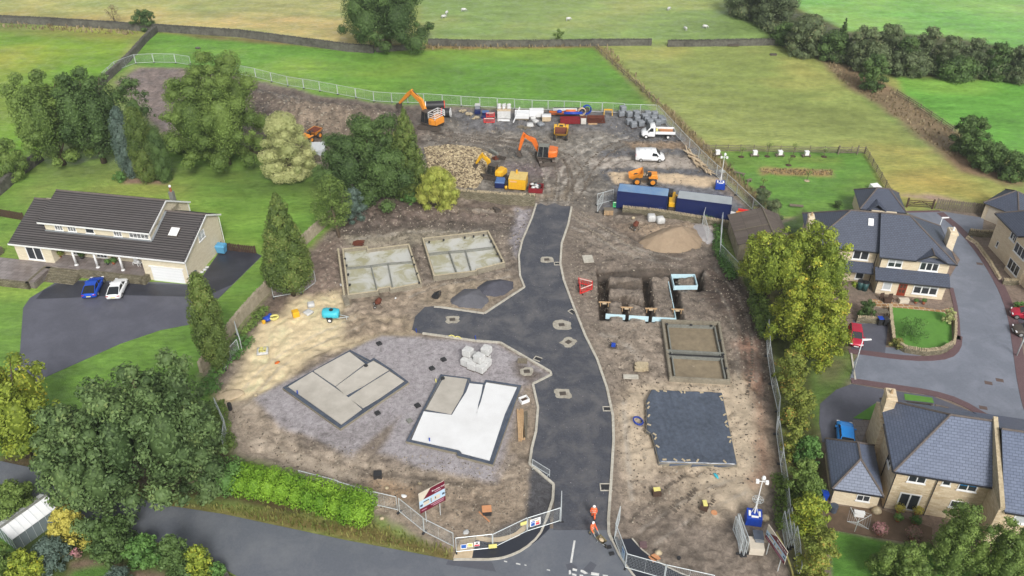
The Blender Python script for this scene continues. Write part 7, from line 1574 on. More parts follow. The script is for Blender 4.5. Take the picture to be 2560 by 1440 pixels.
heap('gravel_heap','dark gravel heap, right and higher of the two beside the road',[(1190,720),(1215,703),(1250,698),(1282,704),(1280,722),(1258,738),(1225,742),(1200,740)],.9,M_grav,.1,seed=5)
heap('gravel_heap','wider grey gravel heap, left and lower of the two beside the road',[(1130,745),(1160,722),(1205,722),(1222,748),(1205,772),(1150,768),(1130,758)],.8,mat('grey_gravel',S(108,108,114),S(84,84,90),9,.85,.8,detail=6),.1,seed=6)
ob,(R_,o)=heap('rubble_heap','underlying mass of the pale rubble heap',[(1062,372),(1130,366),(1200,374),(1228,388),(1215,420),(1205,450),(1190,468),(1150,468),(1100,440),(1070,415)],1.9,M_rubble,.5,stuff=True,seed=8,pw=1.4)
ob['label']='wide heap of broken pale stone behind the wall'
def stones(name,label,px,n,s0,s1,m,seed,zf=None,world=None,kind='stuff'):
 P_=np.array([tuple(G(u,v).to_2d())for u,v in px])if world is None else world;rng=np.random.default_rng(seed);lo,hi=P_.min(0),P_.max(0);xy=rng.uniform(lo,hi,(int(n*2.2),2));d=sdf(P_,xy[:,0],xy[:,1]);xy=xy[d>0][:n];dd=d[d>0][:n]
 k=len(xy);sz=rng.uniform(s0,s1,(k,1))*rng.uniform(.5,1,(k,1));base=np.array([[-1,-1,-1],[1,-1,-1],[1,1,-1],[-1,1,-1],[-1,-1,1],[1,-1,1],[1,1,1],[-1,1,1]])*.5
 V=base[None]*rng.uniform(.6,1.3,(k,8,1))*(np.array([1.3,.9,.7])[None,None]*rng.uniform(.7,1.2,(k,1,3)))*sz[:,None]
 a,b=rng.uniform(0,2*math.pi,k),rng.uniform(-.7,.7,k);ca,sa,cb,sb=np.cos(a),np.sin(a),np.cos(b),np.sin(b)
 x=V[...,0]*cb[:,None]+V[...,2]*sb[:,None];z=-V[...,0]*sb[:,None]+V[...,2]*cb[:,None];y=V[...,1]
 V=np.stack([x*ca[:,None]-y*sa[:,None],x*sa[:,None]+y*ca[:,None],z],-1)
 zz=zf(xy,dd)if zf is not None else np.array([gz(p[0],p[1])for p in xy])
 V+=np.concatenate([xy,zz[:,None]],1)[:,None];F0=np.array([[0,3,2,1],[4,5,6,7],[0,1,5,4],[1,2,6,5],[2,3,7,6],[3,0,4,7]]);F_=(F0[None]+(np.arange(k)*8)[:,None,None]).reshape(-1,4)
 me=D.meshes.new(name);me.from_pydata(V.reshape(-1,3).tolist(),[],F_.tolist());me.materials.append(m);o_=D.objects.new(name,me);COL.objects.link(o_);o_['kind']=kind;o_['label']=label;o_['category']='stones'
 at=me.color_attributes.new('Tint','FLOAT_COLOR','POINT');c=np.ones((k,4));c[:,0]=rng.uniform(0,1,k);c[:,1]=rng.uniform(0,1,k);at.data.foreach_set('color',np.repeat(c,8,0).ravel().astype(np.float32));return o_
def stonemat(name,a,b,c):
 m=new_mat(name);N=NT(m);at=N.add('ShaderNodeAttribute',attribute_name='Tint');sp=N.add('ShaderNodeSeparateColor');N.l.new(at.outputs['Color'],sp.inputs[0]);col=N.mix(sp.outputs[0],a,b);col=N.mix(N.ramp(sp.outputs[1],.55,.7),col,c);finish(N,col,.9);return m
M_rub2=stonemat('broken_stone',S(206,190,156),S(158,142,114),S(112,98,80));M_deb=stonemat('loose_debris',S(178,168,152),S(132,120,106),S(96,88,78));M_lime=stonemat('gravel_chips',S(150,140,146),S(176,168,172),S(104,96,104));M_dark2=stonemat('dark_chips',S(84,86,94),S(118,118,122),S(58,58,64))
mxd=sdf(R_,*np.meshgrid(np.linspace(*R_[:,0].take([R_[:,0].argmin(),R_[:,0].argmax()]),40),np.linspace(*R_[:,1].take([R_[:,1].argmin(),R_[:,1].argmax()]),40))).max()
stones('rubble_stones','countless pale broken stones covering the rubble heap',None,5200,.18,.46,M_rub2,21,lambda xy,dd:1.9*(1-(1-np.clip(dd/mxd,0,1))**1.4)+.08,world=R_+o)
stones('loose_stones','loose stones strewn over the muddy yard',[(1060,290),(1640,290),(1780,440),(1500,520),(1340,510),(1060,400)],2600,.06,.24,M_deb,22)
stones('loose_stones','loose stones over the dug ground left of the road',[(850,520),(1330,520),(1290,640),(1270,680),(1000,740),(800,740),(800,620)],3200,.06,.22,M_deb,23)
stones('loose_stones','loose stones over the dug ground right of the road',[(1440,530),(1780,560),(1880,720),(1930,900),(1900,1200),(1540,1340),(1540,1000),(1420,700)],7000,.05,.19,M_deb,24)
stones('loose_stones','loose stones over the tan ground beside the hedge',[(560,1020),(900,1130),(1320,1150),(1320,1300),(1150,1370),(940,1270),(620,1130)],2400,.05,.17,M_deb,25)
stones('gravel_chips','chips on the purple gravel round the slabs',[(640,990),(955,842),(1240,862),(1350,935),(1320,1060),(1230,1195),(960,1125),(870,1120),(700,1060)],7000,.03,.075,M_lime,26)
stones('road_chips','stone chips scattered on the new road',[(1345,540),(1410,530),(1400,680),(1500,960),(1520,1300),(1395,1300),(1345,1080),(1360,960),(1250,840),(1060,820),(1060,780),(1220,790),(1315,720)],900,.025,.06,M_lime,28,lambda xy,dd:np.full(len(xy),.06))
stones('soil_clods','clods and stones on the soil bank',[(600,210),(800,250),(1000,275),(1040,330),(980,340),(640,330)],1500,.1,.35,M_deb,29)
# ------ stores, packs and loose things
def simple(name,label,cat,u,v,mb,m,a=0,z=0,group=None,bevel=0):
 p=G(u,v);o=mb.build(name,m,loc=(p.x,p.y,z),rz=a,bevel=bevel);return tag(o,label,cat,group)
def packmesh(w_=1.0,h=.85,seed=0):
 rn=random.Random(seed);mb=MB();j=lambda:rn.uniform(-.025,.025);s_=w_/2;c=.07
 R2=[]
 for z,k in((0,.96),(.15,1.0),(.85,1.0),(.93,.985),(1.0,.9)):
  q=s_*k;R2.append([(x+j(),y+j(),z*h+j()*.4)for x,y in((-q,-q+c),(-q+c,-q),(0,-q),(q-c,-q),(q,-q+c),(q,0),(q,q-c),(q-c,q),(0,q),(-q+c,q),(-q,q-c),(-q,0))])
 mb.loft(R2);return mb
def bagmesh(w_=.9,h=.85,seed=0,top=.86):
 rn=random.Random(seed);mb=MB();mb.smooth=True;R2=[]
 for z,k in((0,.92),(.12,1.0),(.5,1.04),(.85,.98),(1.0,top),(1.02,top*.5)):
  r=[]
  for q in range(16):
   an=2*math.pi*q/16;sx=max(abs(math.cos(an)),abs(math.sin(an)));rr=w_/2*k/sx**.95*rn.uniform(.96,1.04);r.append((rr*math.cos(an),rr*math.sin(an),z*h))
  R2.append(r)
 mb.loft(R2);return mb
wp=[(1166,912,0,'front row, left one'),(1182,921,0,'front row, middle one'),(1203,928,0,'front row, right one'),(1215,915,0,'lower one behind the front corner'),(1170,888,.88,'upper layer, left one'),(1198,903,.88,'upper layer, foremost in the middle'),(1216,884,.88,'upper layer, back right one'),(1190,902,0,'back, half hidden'),(1212,900,.0,'under the back right top pack')]
wproto=None
for i,(u,v,z,w__)in enumerate(wp):
 p=G(u,v,z);lab='white wrapped block pack in the pile by the road: '+w__
 if wproto is None:
  wproto=thing('wrapped_pack',lab,'pack',(p.x,p.y,z+.1),rad(-32),'white packs by the road');packmesh(1.05,.85,1).build('wrapping',M_bag,wproto);MB().box(-.5,.5,-.5,.5,-.1,0).build('pallet',M_brownwood,wproto)
 else:dup(wproto,(p.x,p.y,z+.1),rad(-32+(i*29)%11-5),lab)
gpk=[(1553,290,1),(1572,292,0),(1590,290,0),(1556,288,2),(1572,311,0),(1583,318,0),(1592,303,0),(1602,315,0),(1611,298,0),(1619,291,0),(1624,312,0),(1636,292,0),(1634,303,0),(1644,313,0),(1652,303,0),(1657,308,0),(1629,320,0),(1618,306,0)]
gproto=None
for i,(u,v,st_)in enumerate(gpk):
 z={0:0,1:0,2:.8}[st_];p=G(u,v);lab='grey wrapped pack in the corner store: '+['back row far left, lower of two','back row, second from the left','back row, third from the left','back row far left, stacked on top','front row, far left','front row, second from the left and nearest','middle row, left end','front row, third from the left','back row, just left of centre','back row, centre','front row, centre','back row, right of centre','middle row, right of centre','front row beside the truck cab','right end, behind','right end, nearest the slanting fence','directly behind the truck cab','middle of the whole group'][i]
 if gproto is None:gproto=thing('wrapped_pack',lab,'pack',(p.x,p.y,z+.08),.15,'grey packs in the corner of the yard');packmesh(1.05,.95,3).build('wrapping',M_greybag,gproto);MB().box(-.52,.52,-.52,.52,-.08,0).build('pallet',M_brownwood,gproto)
 else:dup(gproto,(p.x,p.y,z+.08),(i*1.37)%.7-.3,lab)
for i,(u,v)in enumerate([(1628,551),(1650,556)]):simple('bulk_bag',['square white bulk bag in front of the old wall, left of two','slumped white bulk bag in front of the old wall, right of two'][i],'bag',u,v,bagmesh(1.1,.95,5+i,[.9,.6][i]),M_bag,.2*i)
simple('bulk_bag','open white bag with red contents on the sand, upper of two','bag',778,765,bagmesh(.85,.5,8,.8),M_bag,.3);simple('bulk_bag','flattened white bag with bricks on the sand, lower of two','bag',771,783,bagmesh(1.0,.3,9,.9),M_bag,.9)
simple('bulk_bag','white bag of blue and yellow bits on the sandy ground','bag',657,880,bagmesh(1.3,.3,10,.75),M_bag,.2)
rn=random.Random(8);mb=MB()
for k in range(26):x,y=rn.uniform(-.4,.4),rn.uniform(-.4,.4);mb.tr(x,y,.32,rn.uniform(0,3)).box(-.1,.1,-.06,.06,0,.1)
simple('scraps','blue and yellow scraps on the open white bag','scraps',657,880,mb,M_lemon)
def pipe(label,u,v,a,L_,r,endm,z=None):
 p=G(u,v);t=thing('drain_pipe',label,'pipe',(p.x,p.y,r),a);mb=MB();mb.smooth=True;mb.cyl((-L_/2,0,0),(L_/2,0,0),r,None,18,caps=False);n=int(L_/.16)
 for k in range(n):x=-L_/2+L_*(k+.5)/n;mb.cyl((x-.04,0,0),(x+.04,0,0),r+.04,None,18,caps=False)
 mb.build('barrel',M_black,t);mb=MB();mb.smooth=True;mb.cyl((-L_/2+.05,0,0),(L_/2-.05,0,0),r*.92,None,18,caps=False);mb.f=[f[::-1]for f in mb.f];mb.build('bore',M_black,t)
 for x,m_ in zip((-L_/2,L_/2),endm):mb=MB();mb.smooth=True;mb.cyl((x-.07,0,0),(x+.07,0,0),r+.07,None,18,caps=False);mb.build('end_band',m_,t)
pipe('large black ribbed pipe with red end by the far fence, longer of two',1088,273,rad(6),3.5,.78,(M_white,M_red));pipe('shorter black ribbed pipe with white end in front of the longer one',1116,291,rad(-3),1.6,.78,(M_red,M_white))
def crate(u,v,w_,d,h,m,label,name='crate',cat='crate',a=0,z=0,lid=None):
 p=G(u,v);t=thing(name,label,cat,(p.x,p.y,z),a);MB().box(-w_/2,w_/2,-d/2,d/2,0,h).build('body',m,t,bevel=.03)
 if lid:MB().box(-w_/2-.03,w_/2+.03,-d/2-.03,d/2+.03,h,h+.06).build('lid',lid,t)
 return t
crate(1194,278,.9,.9,1.3,M_greybag,'grey-green water tank standing by the far fence','water_tank','tank',0,0,M_bag);crate(1194,284,1.1,.8,.6,M_navy,'navy tool box in front of the grey-green tank','tool_box','box',0,0,M_upvc if 0 else M_navy);crate(1214,288,1.2,.9,.7,M_navy,'navy tool box with lighter lid right of the first','tool_box','box',.1,0,D.materials['weathered_blue']);crate(1209,297,.9,.6,.5,M_navy,'low navy tool box beside the red and white barrier','tool_box','box')
for i,(u,v)in enumerate([(1157,281),(1173,288),(1189,297)]):
 rn=random.Random(i);mb=MB()
 for k in range(22):mb.tr(rn.uniform(-.55,.55),rn.uniform(-.4,.4),rn.uniform(0,.35),rn.uniform(0,3)).box(-.2,.2,-.1,.1,0,.12)
 simple('brick_pile','small pile of pale bricks right of the black pipes, %s from the left'%ORD[i],'pile',u,v,mb,M_stone,0,0,'brick piles by the far fence')
crate(1260,291,2.4,2.2,1.5,M_bag,'white and tan stack of wrapped rolls in the stores','pack_stack','stack',0,0,M_pale);rn=random.Random(3)
for k in range(9):simple('insulation_roll','white roll on top of the tan-based stack, %s'%['back left','back middle','back right','centre left','centre','centre right','front left','front middle','front right'][k],'roll',1248+12*(k%3),284+4*(k//3),(lambda b:(setattr(b,'smooth',True),b.cyl((-.35,0,.2),(.35,0,.2),.24,None,10),b)[-1])(MB()),M_bag,rn.uniform(0,1),1.55,'white rolls in the stores')
t=crate(1305,296,2.6,1.5,1.0,M_foil,'long low stack of white insulation boards, left of two','board_stack','stack',-.03,.25);MB().box(-1.3,1.3,-.75,.75,-.25,0).build('pallet',M_greywood,t);MB().hexa([(-1.32,-.8,.55),(1.32,-.8,.55),(1.32,.8,1.02),(-1.32,.8,1.02)],[(-1.32,-.8,.58),(1.32,-.8,.58),(1.32,.8,1.06),(-1.32,.8,1.06)]).build('cover_sheet',M_foil,t)
t=crate(1341,291,2.6,1.5,1.2,M_foil,'long low stack of white insulation boards, right of two','board_stack','stack',0,.15);MB().box(-1.3,1.3,-.75,.75,-.15,0).build('pallet',M_greywood,t)
simple('prop','long white plank leaning on the white board stack','plank',1283,305,MB().bar((0,-.3,0),(1.2,.9,2.5),.22,.06),M_foil);simple('board','pale board lying at the foot of the tan stack','board',1262,301,MB().box(-1.3,.9,-.4,.3,0,.1),M_upvc,-.03)
for i,(u,v,w_)in enumerate([(1325,315,1.2),(1339,306,.9),(1333,298,.9),(1352,313,1.1)]):simple('torn_bag',['white torn bag in front of the board stacks, lowest','white torn bag just above the lowest','small white bag against the board stack','grey slumped bag right of the lowest torn bag'][i],'bag',u,v,bagmesh(w_,.5,20+i,.6),M_bag if i<3 else M_greybag,i*.7)
for i,(u,v)in enumerate([(1302,318),(1317,320)]):
 mb=MB()
 for k in range(6):mb.box(-.6,.6,-.5+k*.18,-.38+k*.18,.1,.13)
 for y in(-.45,0,.5):mb.box(-.6,.6,y-.04,y+.04,0,.1)
 simple('pallet',['dark pallet on the gravel below the white stacks, left','dark pallet on the gravel below the white stacks, right'][i],'pallet',u,v,mb,M_greywood,.25)
def redbarrier(label,u,v,a,m=None,L_=2.0):
 p=G(u,v);t=thing('plastic_barrier',label,'barrier',(p.x,p.y,0),a);mb=MB();m=m or M_red;mb.box(-L_/2,L_/2,-.03,.03,.85,1.0);mb.box(-L_/2,L_/2,-.03,.03,.12,.24);mb.box(-L_/2,-L_/2+.08,-.035,.035,.24,.85);mb.box(L_/2-.08,L_/2,-.035,.035,.24,.85);mb.build('frame',m,t);mb=MB()
 for k in range(9):x=-L_/2+.08+(L_-.16)*(k+.5)/9;mb.box(x-.03,x+.03,-.02,.02,.24,.85)
 mb.build('slats',m,t);MB().box(-L_/2+.1,L_/2-.1,-.045,-.032,.87,.98).build('reflective_strip',M_reflect,t)
 for x in(-L_/3,L_/3):MB().box(x-.05,x+.05,-.28,.28,0,.1).build('foot',M_black,t)
 return t
redbarrier('red barrier forming the left side of the triangle right of the road',1449,722,rad(88));redbarrier('red barrier forming the upper side of the triangle right of the road',1463,714,rad(-24));redbarrier('red barrier forming the lower side of the triangle right of the road',1465,731,rad(32))
redbarrier('red and white barrier in front of the navy tool boxes',1223,308,0);redbarrier('red barrier frame behind the red and white one',1226,294,rad(5),None,1.6);redbarrier('green barrier beside the timber crate at the left container',1545,519,rad(4),M_green,1.6)
t=crate(1425,306,3.6,1.4,.9,M_redox,'dark red mesh cage full of fittings behind the muddy-skip dumper','cage','cage');mb=MB()
for k in range(14):mb.box(-1.8+k*.27,-1.76+k*.27,-.76,-.7,0,1.15)
mb.box(-1.8,1.8,-.77,-.7,1.1,1.16);mb.build('mesh_side',M_redox,t)
crate(1366,300,1.6,1.4,.9,M_pale,'pale timber crate left of the dark red cage','crate','crate',0,0,M_upvc)
def longpipes(label,u,v,L_,r,n,m,z,a=0,name='pipe_bundle'):
 mb=MB();mb.smooth=True
 for k in range(n):mb.cyl((-L_/2,(k-n/2)*r*2.1,r),(L_/2,(k-n/2)*r*2.1,r),r,None,8)
 simple(name,label,'pipes',u,v,mb,m,a,z)
longpipes('bundle of long black pipes lying at the back of the stores',1428,279,6.5,.22,3,M_black,.3);longpipes('orange pipes under the black bundle',1408,289,5.2,.16,4,M_orange,.5);longpipes('white pipes between the orange ones and the black bundle',1412,286,4.5,.12,4,M_bag,.9);longpipes('short orange clay pipes on top of the red cage',1426,293,1.8,.16,3,M_orange,1.1);longpipes('blue water pipes laid over the red cage',1432,299,3.4,.14,3,M_bluep,1.2);longpipes('dark pole across the crate and the red cage',1385,300,4.0,.08,1,M_black,1.3)
simple('blue_fitting','round blue fitting on the red cage','fitting',1398,298,MB().blob((0,0,.3),(.5,.4,.35)),M_bluep,0,1.2)
def reel(label,u,v,r,m,w_=.5,a=0):
 p=G(u,v);t=thing('cable_reel',label,'reel',(p.x,p.y,r),a);mb=MB();mb.smooth=True
 for q in range(5):mb.tube([((r-.12-.03*(q%2))*math.cos(x),(q-2)*.1,(r-.12)*math.sin(x))for x in[2*math.pi*k/16 for k in range(17)]],.09,6)
 mb.build('coil',m,t);mb=MB();mb.cyl((0,-.25,0),(0,.25,0),r*.35,None,10);mb.build('hub',M_dsteel,t)
reel('large coil of blue pipe standing behind the brick-laden stand',1466,286,.95,M_bluep,a=.2);reel('grey and yellow coil in front of the blue one',1454,289,.8,M_pale,a=.2)
crate(1458,308,.95,1.0,1.2,M_pack,'muddy pack with bricks in front of the blue coil','pack','pack',0,0,M_rust)
mb=MB()
for k in range(11):mb.box(-1.6,1.6,-1.0+k*.19,-.95+k*.19,.0,.06);
for k in range(17):mb.box(-1.6+k*.2,-1.55+k*.2,-1.0,1.0,.06,.12)
mb.box(-1.6,1.6,.9,1.0,0,.7);simple('reinforcement_mesh','stack of rusty reinforcing mesh right of the blue coil','steel mesh',1490,303,mb,M_rust,0,.05)
p=G(1520,288);t=thing('trestle','yellow steel trestle by the far fence','trestle',(p.x,p.y,0),-.05);mb=MB();mb.bar((-.75,0,1.1),(.75,0,1.1),.3,.16);mb.build('beam',M_yellow,t)
for x in(-.7,.7):
 for y in(-.35,.35):mb=MB();mb.bar((x,0,1.1),(x*1.1,y,0),.1,.1);mb.build('leg',M_yellow,t)
simple('timber_offcut','short pale timber at the foot of the rusty mesh','timber',1482,311,MB().box(-.8,.8,-.1,.1,0,.2),M_timber)
rn=random.Random(12);mb=MB()
for k in range(46):f=rn.random();p_=G(1718+55*f+rn.uniform(-6,8),382+52*f+rn.uniform(-4,6))-G(1750,415);a=rad(rn.choice([-58,-62,-50,-85,-95])+rn.uniform(-8,8));l=rn.uniform(.8,2.2)if f>.3 else rn.uniform(2,3.2);z=rn.uniform(.0,.45);mb.bar((p_.x-math.cos(a)*l/2,p_.y-math.sin(a)*l/2,z+.05),(p_.x+math.cos(a)*l/2,p_.y+math.sin(a)*l/2,z+.08),.2,.1)
o=simple('timber_pile','tumbled pile of pale sawn timber along the slanting fence','timber',1750,415,mb,M_pale);o['kind']='stuff'
def bundle(label,u,v,a,L_,n,w_,m,name='timber_bundle',seed=0,cat='timber',hgt=2):
 rn=random.Random(seed);mb=MB()
 for k in range(n):
  for q in range(hgt):y=(k-n/2)*w_*1.15+rn.uniform(-.02,.02);d=rn.uniform(-.25,.25);mb.box(-L_/2+d,L_/2+d,y-w_/2,y+w_/2,q*.08,q*.08+.07)
 return simple(name,label,cat,u,v,mb,m,a)
bundle('long bundle of pale roof battens beside the white slab',1300,1062,rad(92),4.4,4,.16,M_timber,seed=1);bundle('shorter dark timber lengths right of the pale battens',1312,1062,rad(88),3.8,3,.12,M_greywood,seed=2)
bundle('red brick stack on the grey path above the left foundation',897,608,0,1.2,5,.2,M_rust,'brick_stack',3,'bricks',3)
bundle('pallet of pale bricks on mud right of the road',1603,920,rad(-5),1.2,6,.17,M_stone,'brick_stack',4,'bricks',7)
simple('paving_slab','flat grey concrete slab beside the pallet of pale bricks','panel',1577,943,MB().box(-.85,.85,-.35,.35,0,.12),M_kerb,rad(-4));simple('paving_slab','flat pale slab lying in mud above the red triangle','panel',1470,648,MB().box(-.7,.7,-.9,.9,0,.1),M_kerb,.1)
t=crate(1521,534,1.4,1.0,.8,M_greywood,'slatted timber crate left of the green barrier','crate','crate');mb=MB()
for k in range(7):mb.box(-.7+k*.2,-.58+k*.2,-.53,-.5,0,.8)
mb.build('slat',M_timber,t)
t=crate(740,790,.8,.75,.8,M_yellow,'yellow plastic bin with open pale side on the sand','grit_bin','bin',.5);MB().box(.41,.46,-.34,.34,.05,.7).build('open_side',M_pale,t)
p=G(686,797);mb=MB();mb.smooth=True;mb.tube([(.5*math.cos(x),.5*math.sin(x)*.8,.2)for x in[2*math.pi*k/14 for k in range(15)]],.14);mb.cyl((0,0,0),(0,0,.05),.45,None,12);o=mb.build('pond_ring',M_lemon,loc=(p.x,p.y,.05),rz=.4);tag(o,'pale yellow ring-shaped tub beside the blue bags','tub')
simple('blue_sack','crumpled bright blue sack left of the pale yellow ring','sack',668,800,MB().blob((0,0,.2),(.55,.4,.35),9,6,.3,4),M_bluep);simple('blue_sack','small blue sack touching the pale yellow ring','sack',675,792,MB().blob((0,0,.15),(.3,.4,.25),8,5,.3,5),M_bluep);simple('yellow_tub','small yellow bucket below the blue sack','tub',660,808,MB().cyl((0,0,0),(0,0,.35),.2,.24,10),M_yellow)
for i,(u,v,lab,s_)in enumerate([(1109,900,'upper of the two beside the white packs',.3),(1080,922,'lower of the two beside the white packs',.3),(1044,1015,'between the two slabs, right one',.3),(1024,1053,'below left of the white slab corner',.28),(944,1034,'just under the grey diagonal slab',.28),(948,860,'at the top edge of the purple gravel',.3)]):
 simple('inspection_chamber','square black chamber cover on the gravel, '+lab,'chamber',u,v,MB().hexa([(-s_,-s_,0),(s_,-s_,0),(s_,s_,0),(-s_,s_,0)],[(-s_*.85,-s_*.85,.22),(s_*.85,-s_*.85,.22),(s_*.85,s_*.85,.22),(-s_*.85,s_*.85,.22)]),M_black if i!=3 else M_greyblock,rad(35),0,'chamber covers on the gravel')
simple('pipe_end','upright black pipe end near the left fence','pipe',576,1024,MB().cyl((0,0,0),(0,0,.9),.22,None,12),M_black)
for i,(u,v,w__)in enumerate([(945,1192,'dark box in a mud ring near the bright hedge'),(1217,1283,'dark box with orange board lid left of the footway')]):simple('chamber_box',w__,'box',u,v,MB().box(-.4,.4,-.35,.35,0,.55),M_black,.1)
simple('cut_board','square orange board on the dark box left of the footway','board',1217,1282,MB().box(-.45,.45,-.4,.4,.0,.04),M_orangebrd,.1,.56);simple('plank','short orange plank leaning beside the dark box','plank',1212,1292,MB().bar((-.5,.6,.06),(.4,-.7,.1),.12,.06),M_orangebrd,.1)
for i,(u,v,lab)in enumerate([(1641,1235,'left one on the tan ground'),(1761,1270,'right one near the round board')]):
 simple('chamber_box','brown box with yellow lid, '+lab,'box',u,v,MB().box(-.4,.4,-.35,.35,0,.4),M_brownwood,.1+i);simple('yellow_cover','yellow plastic cover on the brown box, '+lab,'lid',u,v-4,MB().box(-.33,.33,-.2,.2,0,.12),M_lemon,.1+i*1.5,.41)
simple('round_board','round tan board on the ground beside a brown box','board',1785,1283,MB().cyl((0,0,0),(0,0,.06),.3,None,16),M_orangebrd,0,.05)
simple('cut_board','square orange board lying on the rubble near the right footway','board',1636,1396,MB().box(-.42,.42,-.36,.36,0,.04),M_orangebrd,.5,.1);simple('concrete_block','pinkish paving block stack by the right footway edging','block',1607,1366,MB().box(-.33,.33,-.25,.25,0,.4),M_paving,0,0)
simple('black_pail','small black pail in the dirt near the right footway','pail',1697,1397,MB().cyl((0,0,0),(0,0,.2),.16,.18,12),M_black)
for i,(u,v)in enumerate([(1522,1370),(1529,1386)]):simple('block_foot',['black fence foot on the kerb, upper of two','black fence foot on the kerb, lower of two'][i],'fence foot',u,v,MB().box(-.22,.22,-.14,.14,.04,.2),M_black,.3)
for i,(u,v,s_)in enumerate([(967,1222,.22),(1911,1299,.45),(955,1298,.25),(1050,1210,.2),(1645,1385,.35),(640,990,.2),(1583,547,.3),(1178,912,.1)][:7]):simple('boulder',['round pale boulder near the bright hedge','flat pale boulder right of the blue camera tower','pale stone just off the hedge end','small boulder above the maroon board','broken concrete lump by the square orange board','small stone on the sand edge','pinkish boulder left of the two white bags'][i],'boulder',u,v,MB().blob((0,0,s_*.5),(s_,s_*.8,s_*.7),9,6,.15,i),M_stone)
p=G(575,987);o=MB().blob((0,0,0),(1.6,.9,.12),14,5,.15,3).build('spilt_concrete',M_pale,loc=(p.x,p.y,0),rz=.3);tag(o,'pale spill of dried concrete by the bramble bank','spill')
p=G(1310,1003);t=thing('mortar_tub','white rectangular tub by the white slab corner','tub',(p.x,p.y,0),.5);mb=MB()
for b in((-.5,.5,-.4,-.33),(-.5,.5,.33,.4),(-.5,-.43,-.33,.33),(.43,.5,-.33,.33)):mb.box(*b,0,.45)
mb.build('rim',M_upvc,t);MB().box(-.45,.45,-.36,.36,0,.15).build('base',M_brownwood,t)
simple('timber_box','rectangular timber box in the dirt beside the kerb corner','box',1306,905,MB().box(-.55,.55,-.28,.28,0,.35),M_greywood,-.1)
for i,(u,v)in enumerate([(1130,843),(1145,846)]):
 mb=MB();mb.smooth=True;mb.tube([(-.4,0,.12),(-.1,.1,.25),(.25,.0,.2),(.45,-.2,.1)],.06);simple('duct',['yellow duct over the kerb of the spur, left','yellow duct over the kerb of the spur, right'][i],'duct',u,v,mb,M_lemon,-.1)
for i,(u,v)in enumerate([(1040,830),(1188,848)]):mb=MB();mb.smooth=True;mb.tube([(0,.2,0),(0,.15,.45),(.05,-.1,.45),(.1,-.25,.1)],.05);simple('duct',['blue duct at the end of the side spur','blue duct over the kerb midway along the spur'][i],'duct',u,v,mb,M_bluep)
p=G(1888,1378);t=thing('cream_cabinet','cream site cabinet with a flap, in front of the camera tower','cabinet',(p.x,p.y,0),rad(-6));MB().box(-.65,.65,-.5,.9,.05,.9).build('body',M_cream,t,bevel=.03);MB().box(-.1,.66,.2,1.0,.95,1.0).build('flap',M_greybag,t)
crate(1891,1356,.85,.95,1.05,M_greyblock,'dark grey lidded bin between tower and cream cabinet','site_bin','bin',rad(-6),0,M_dpm)
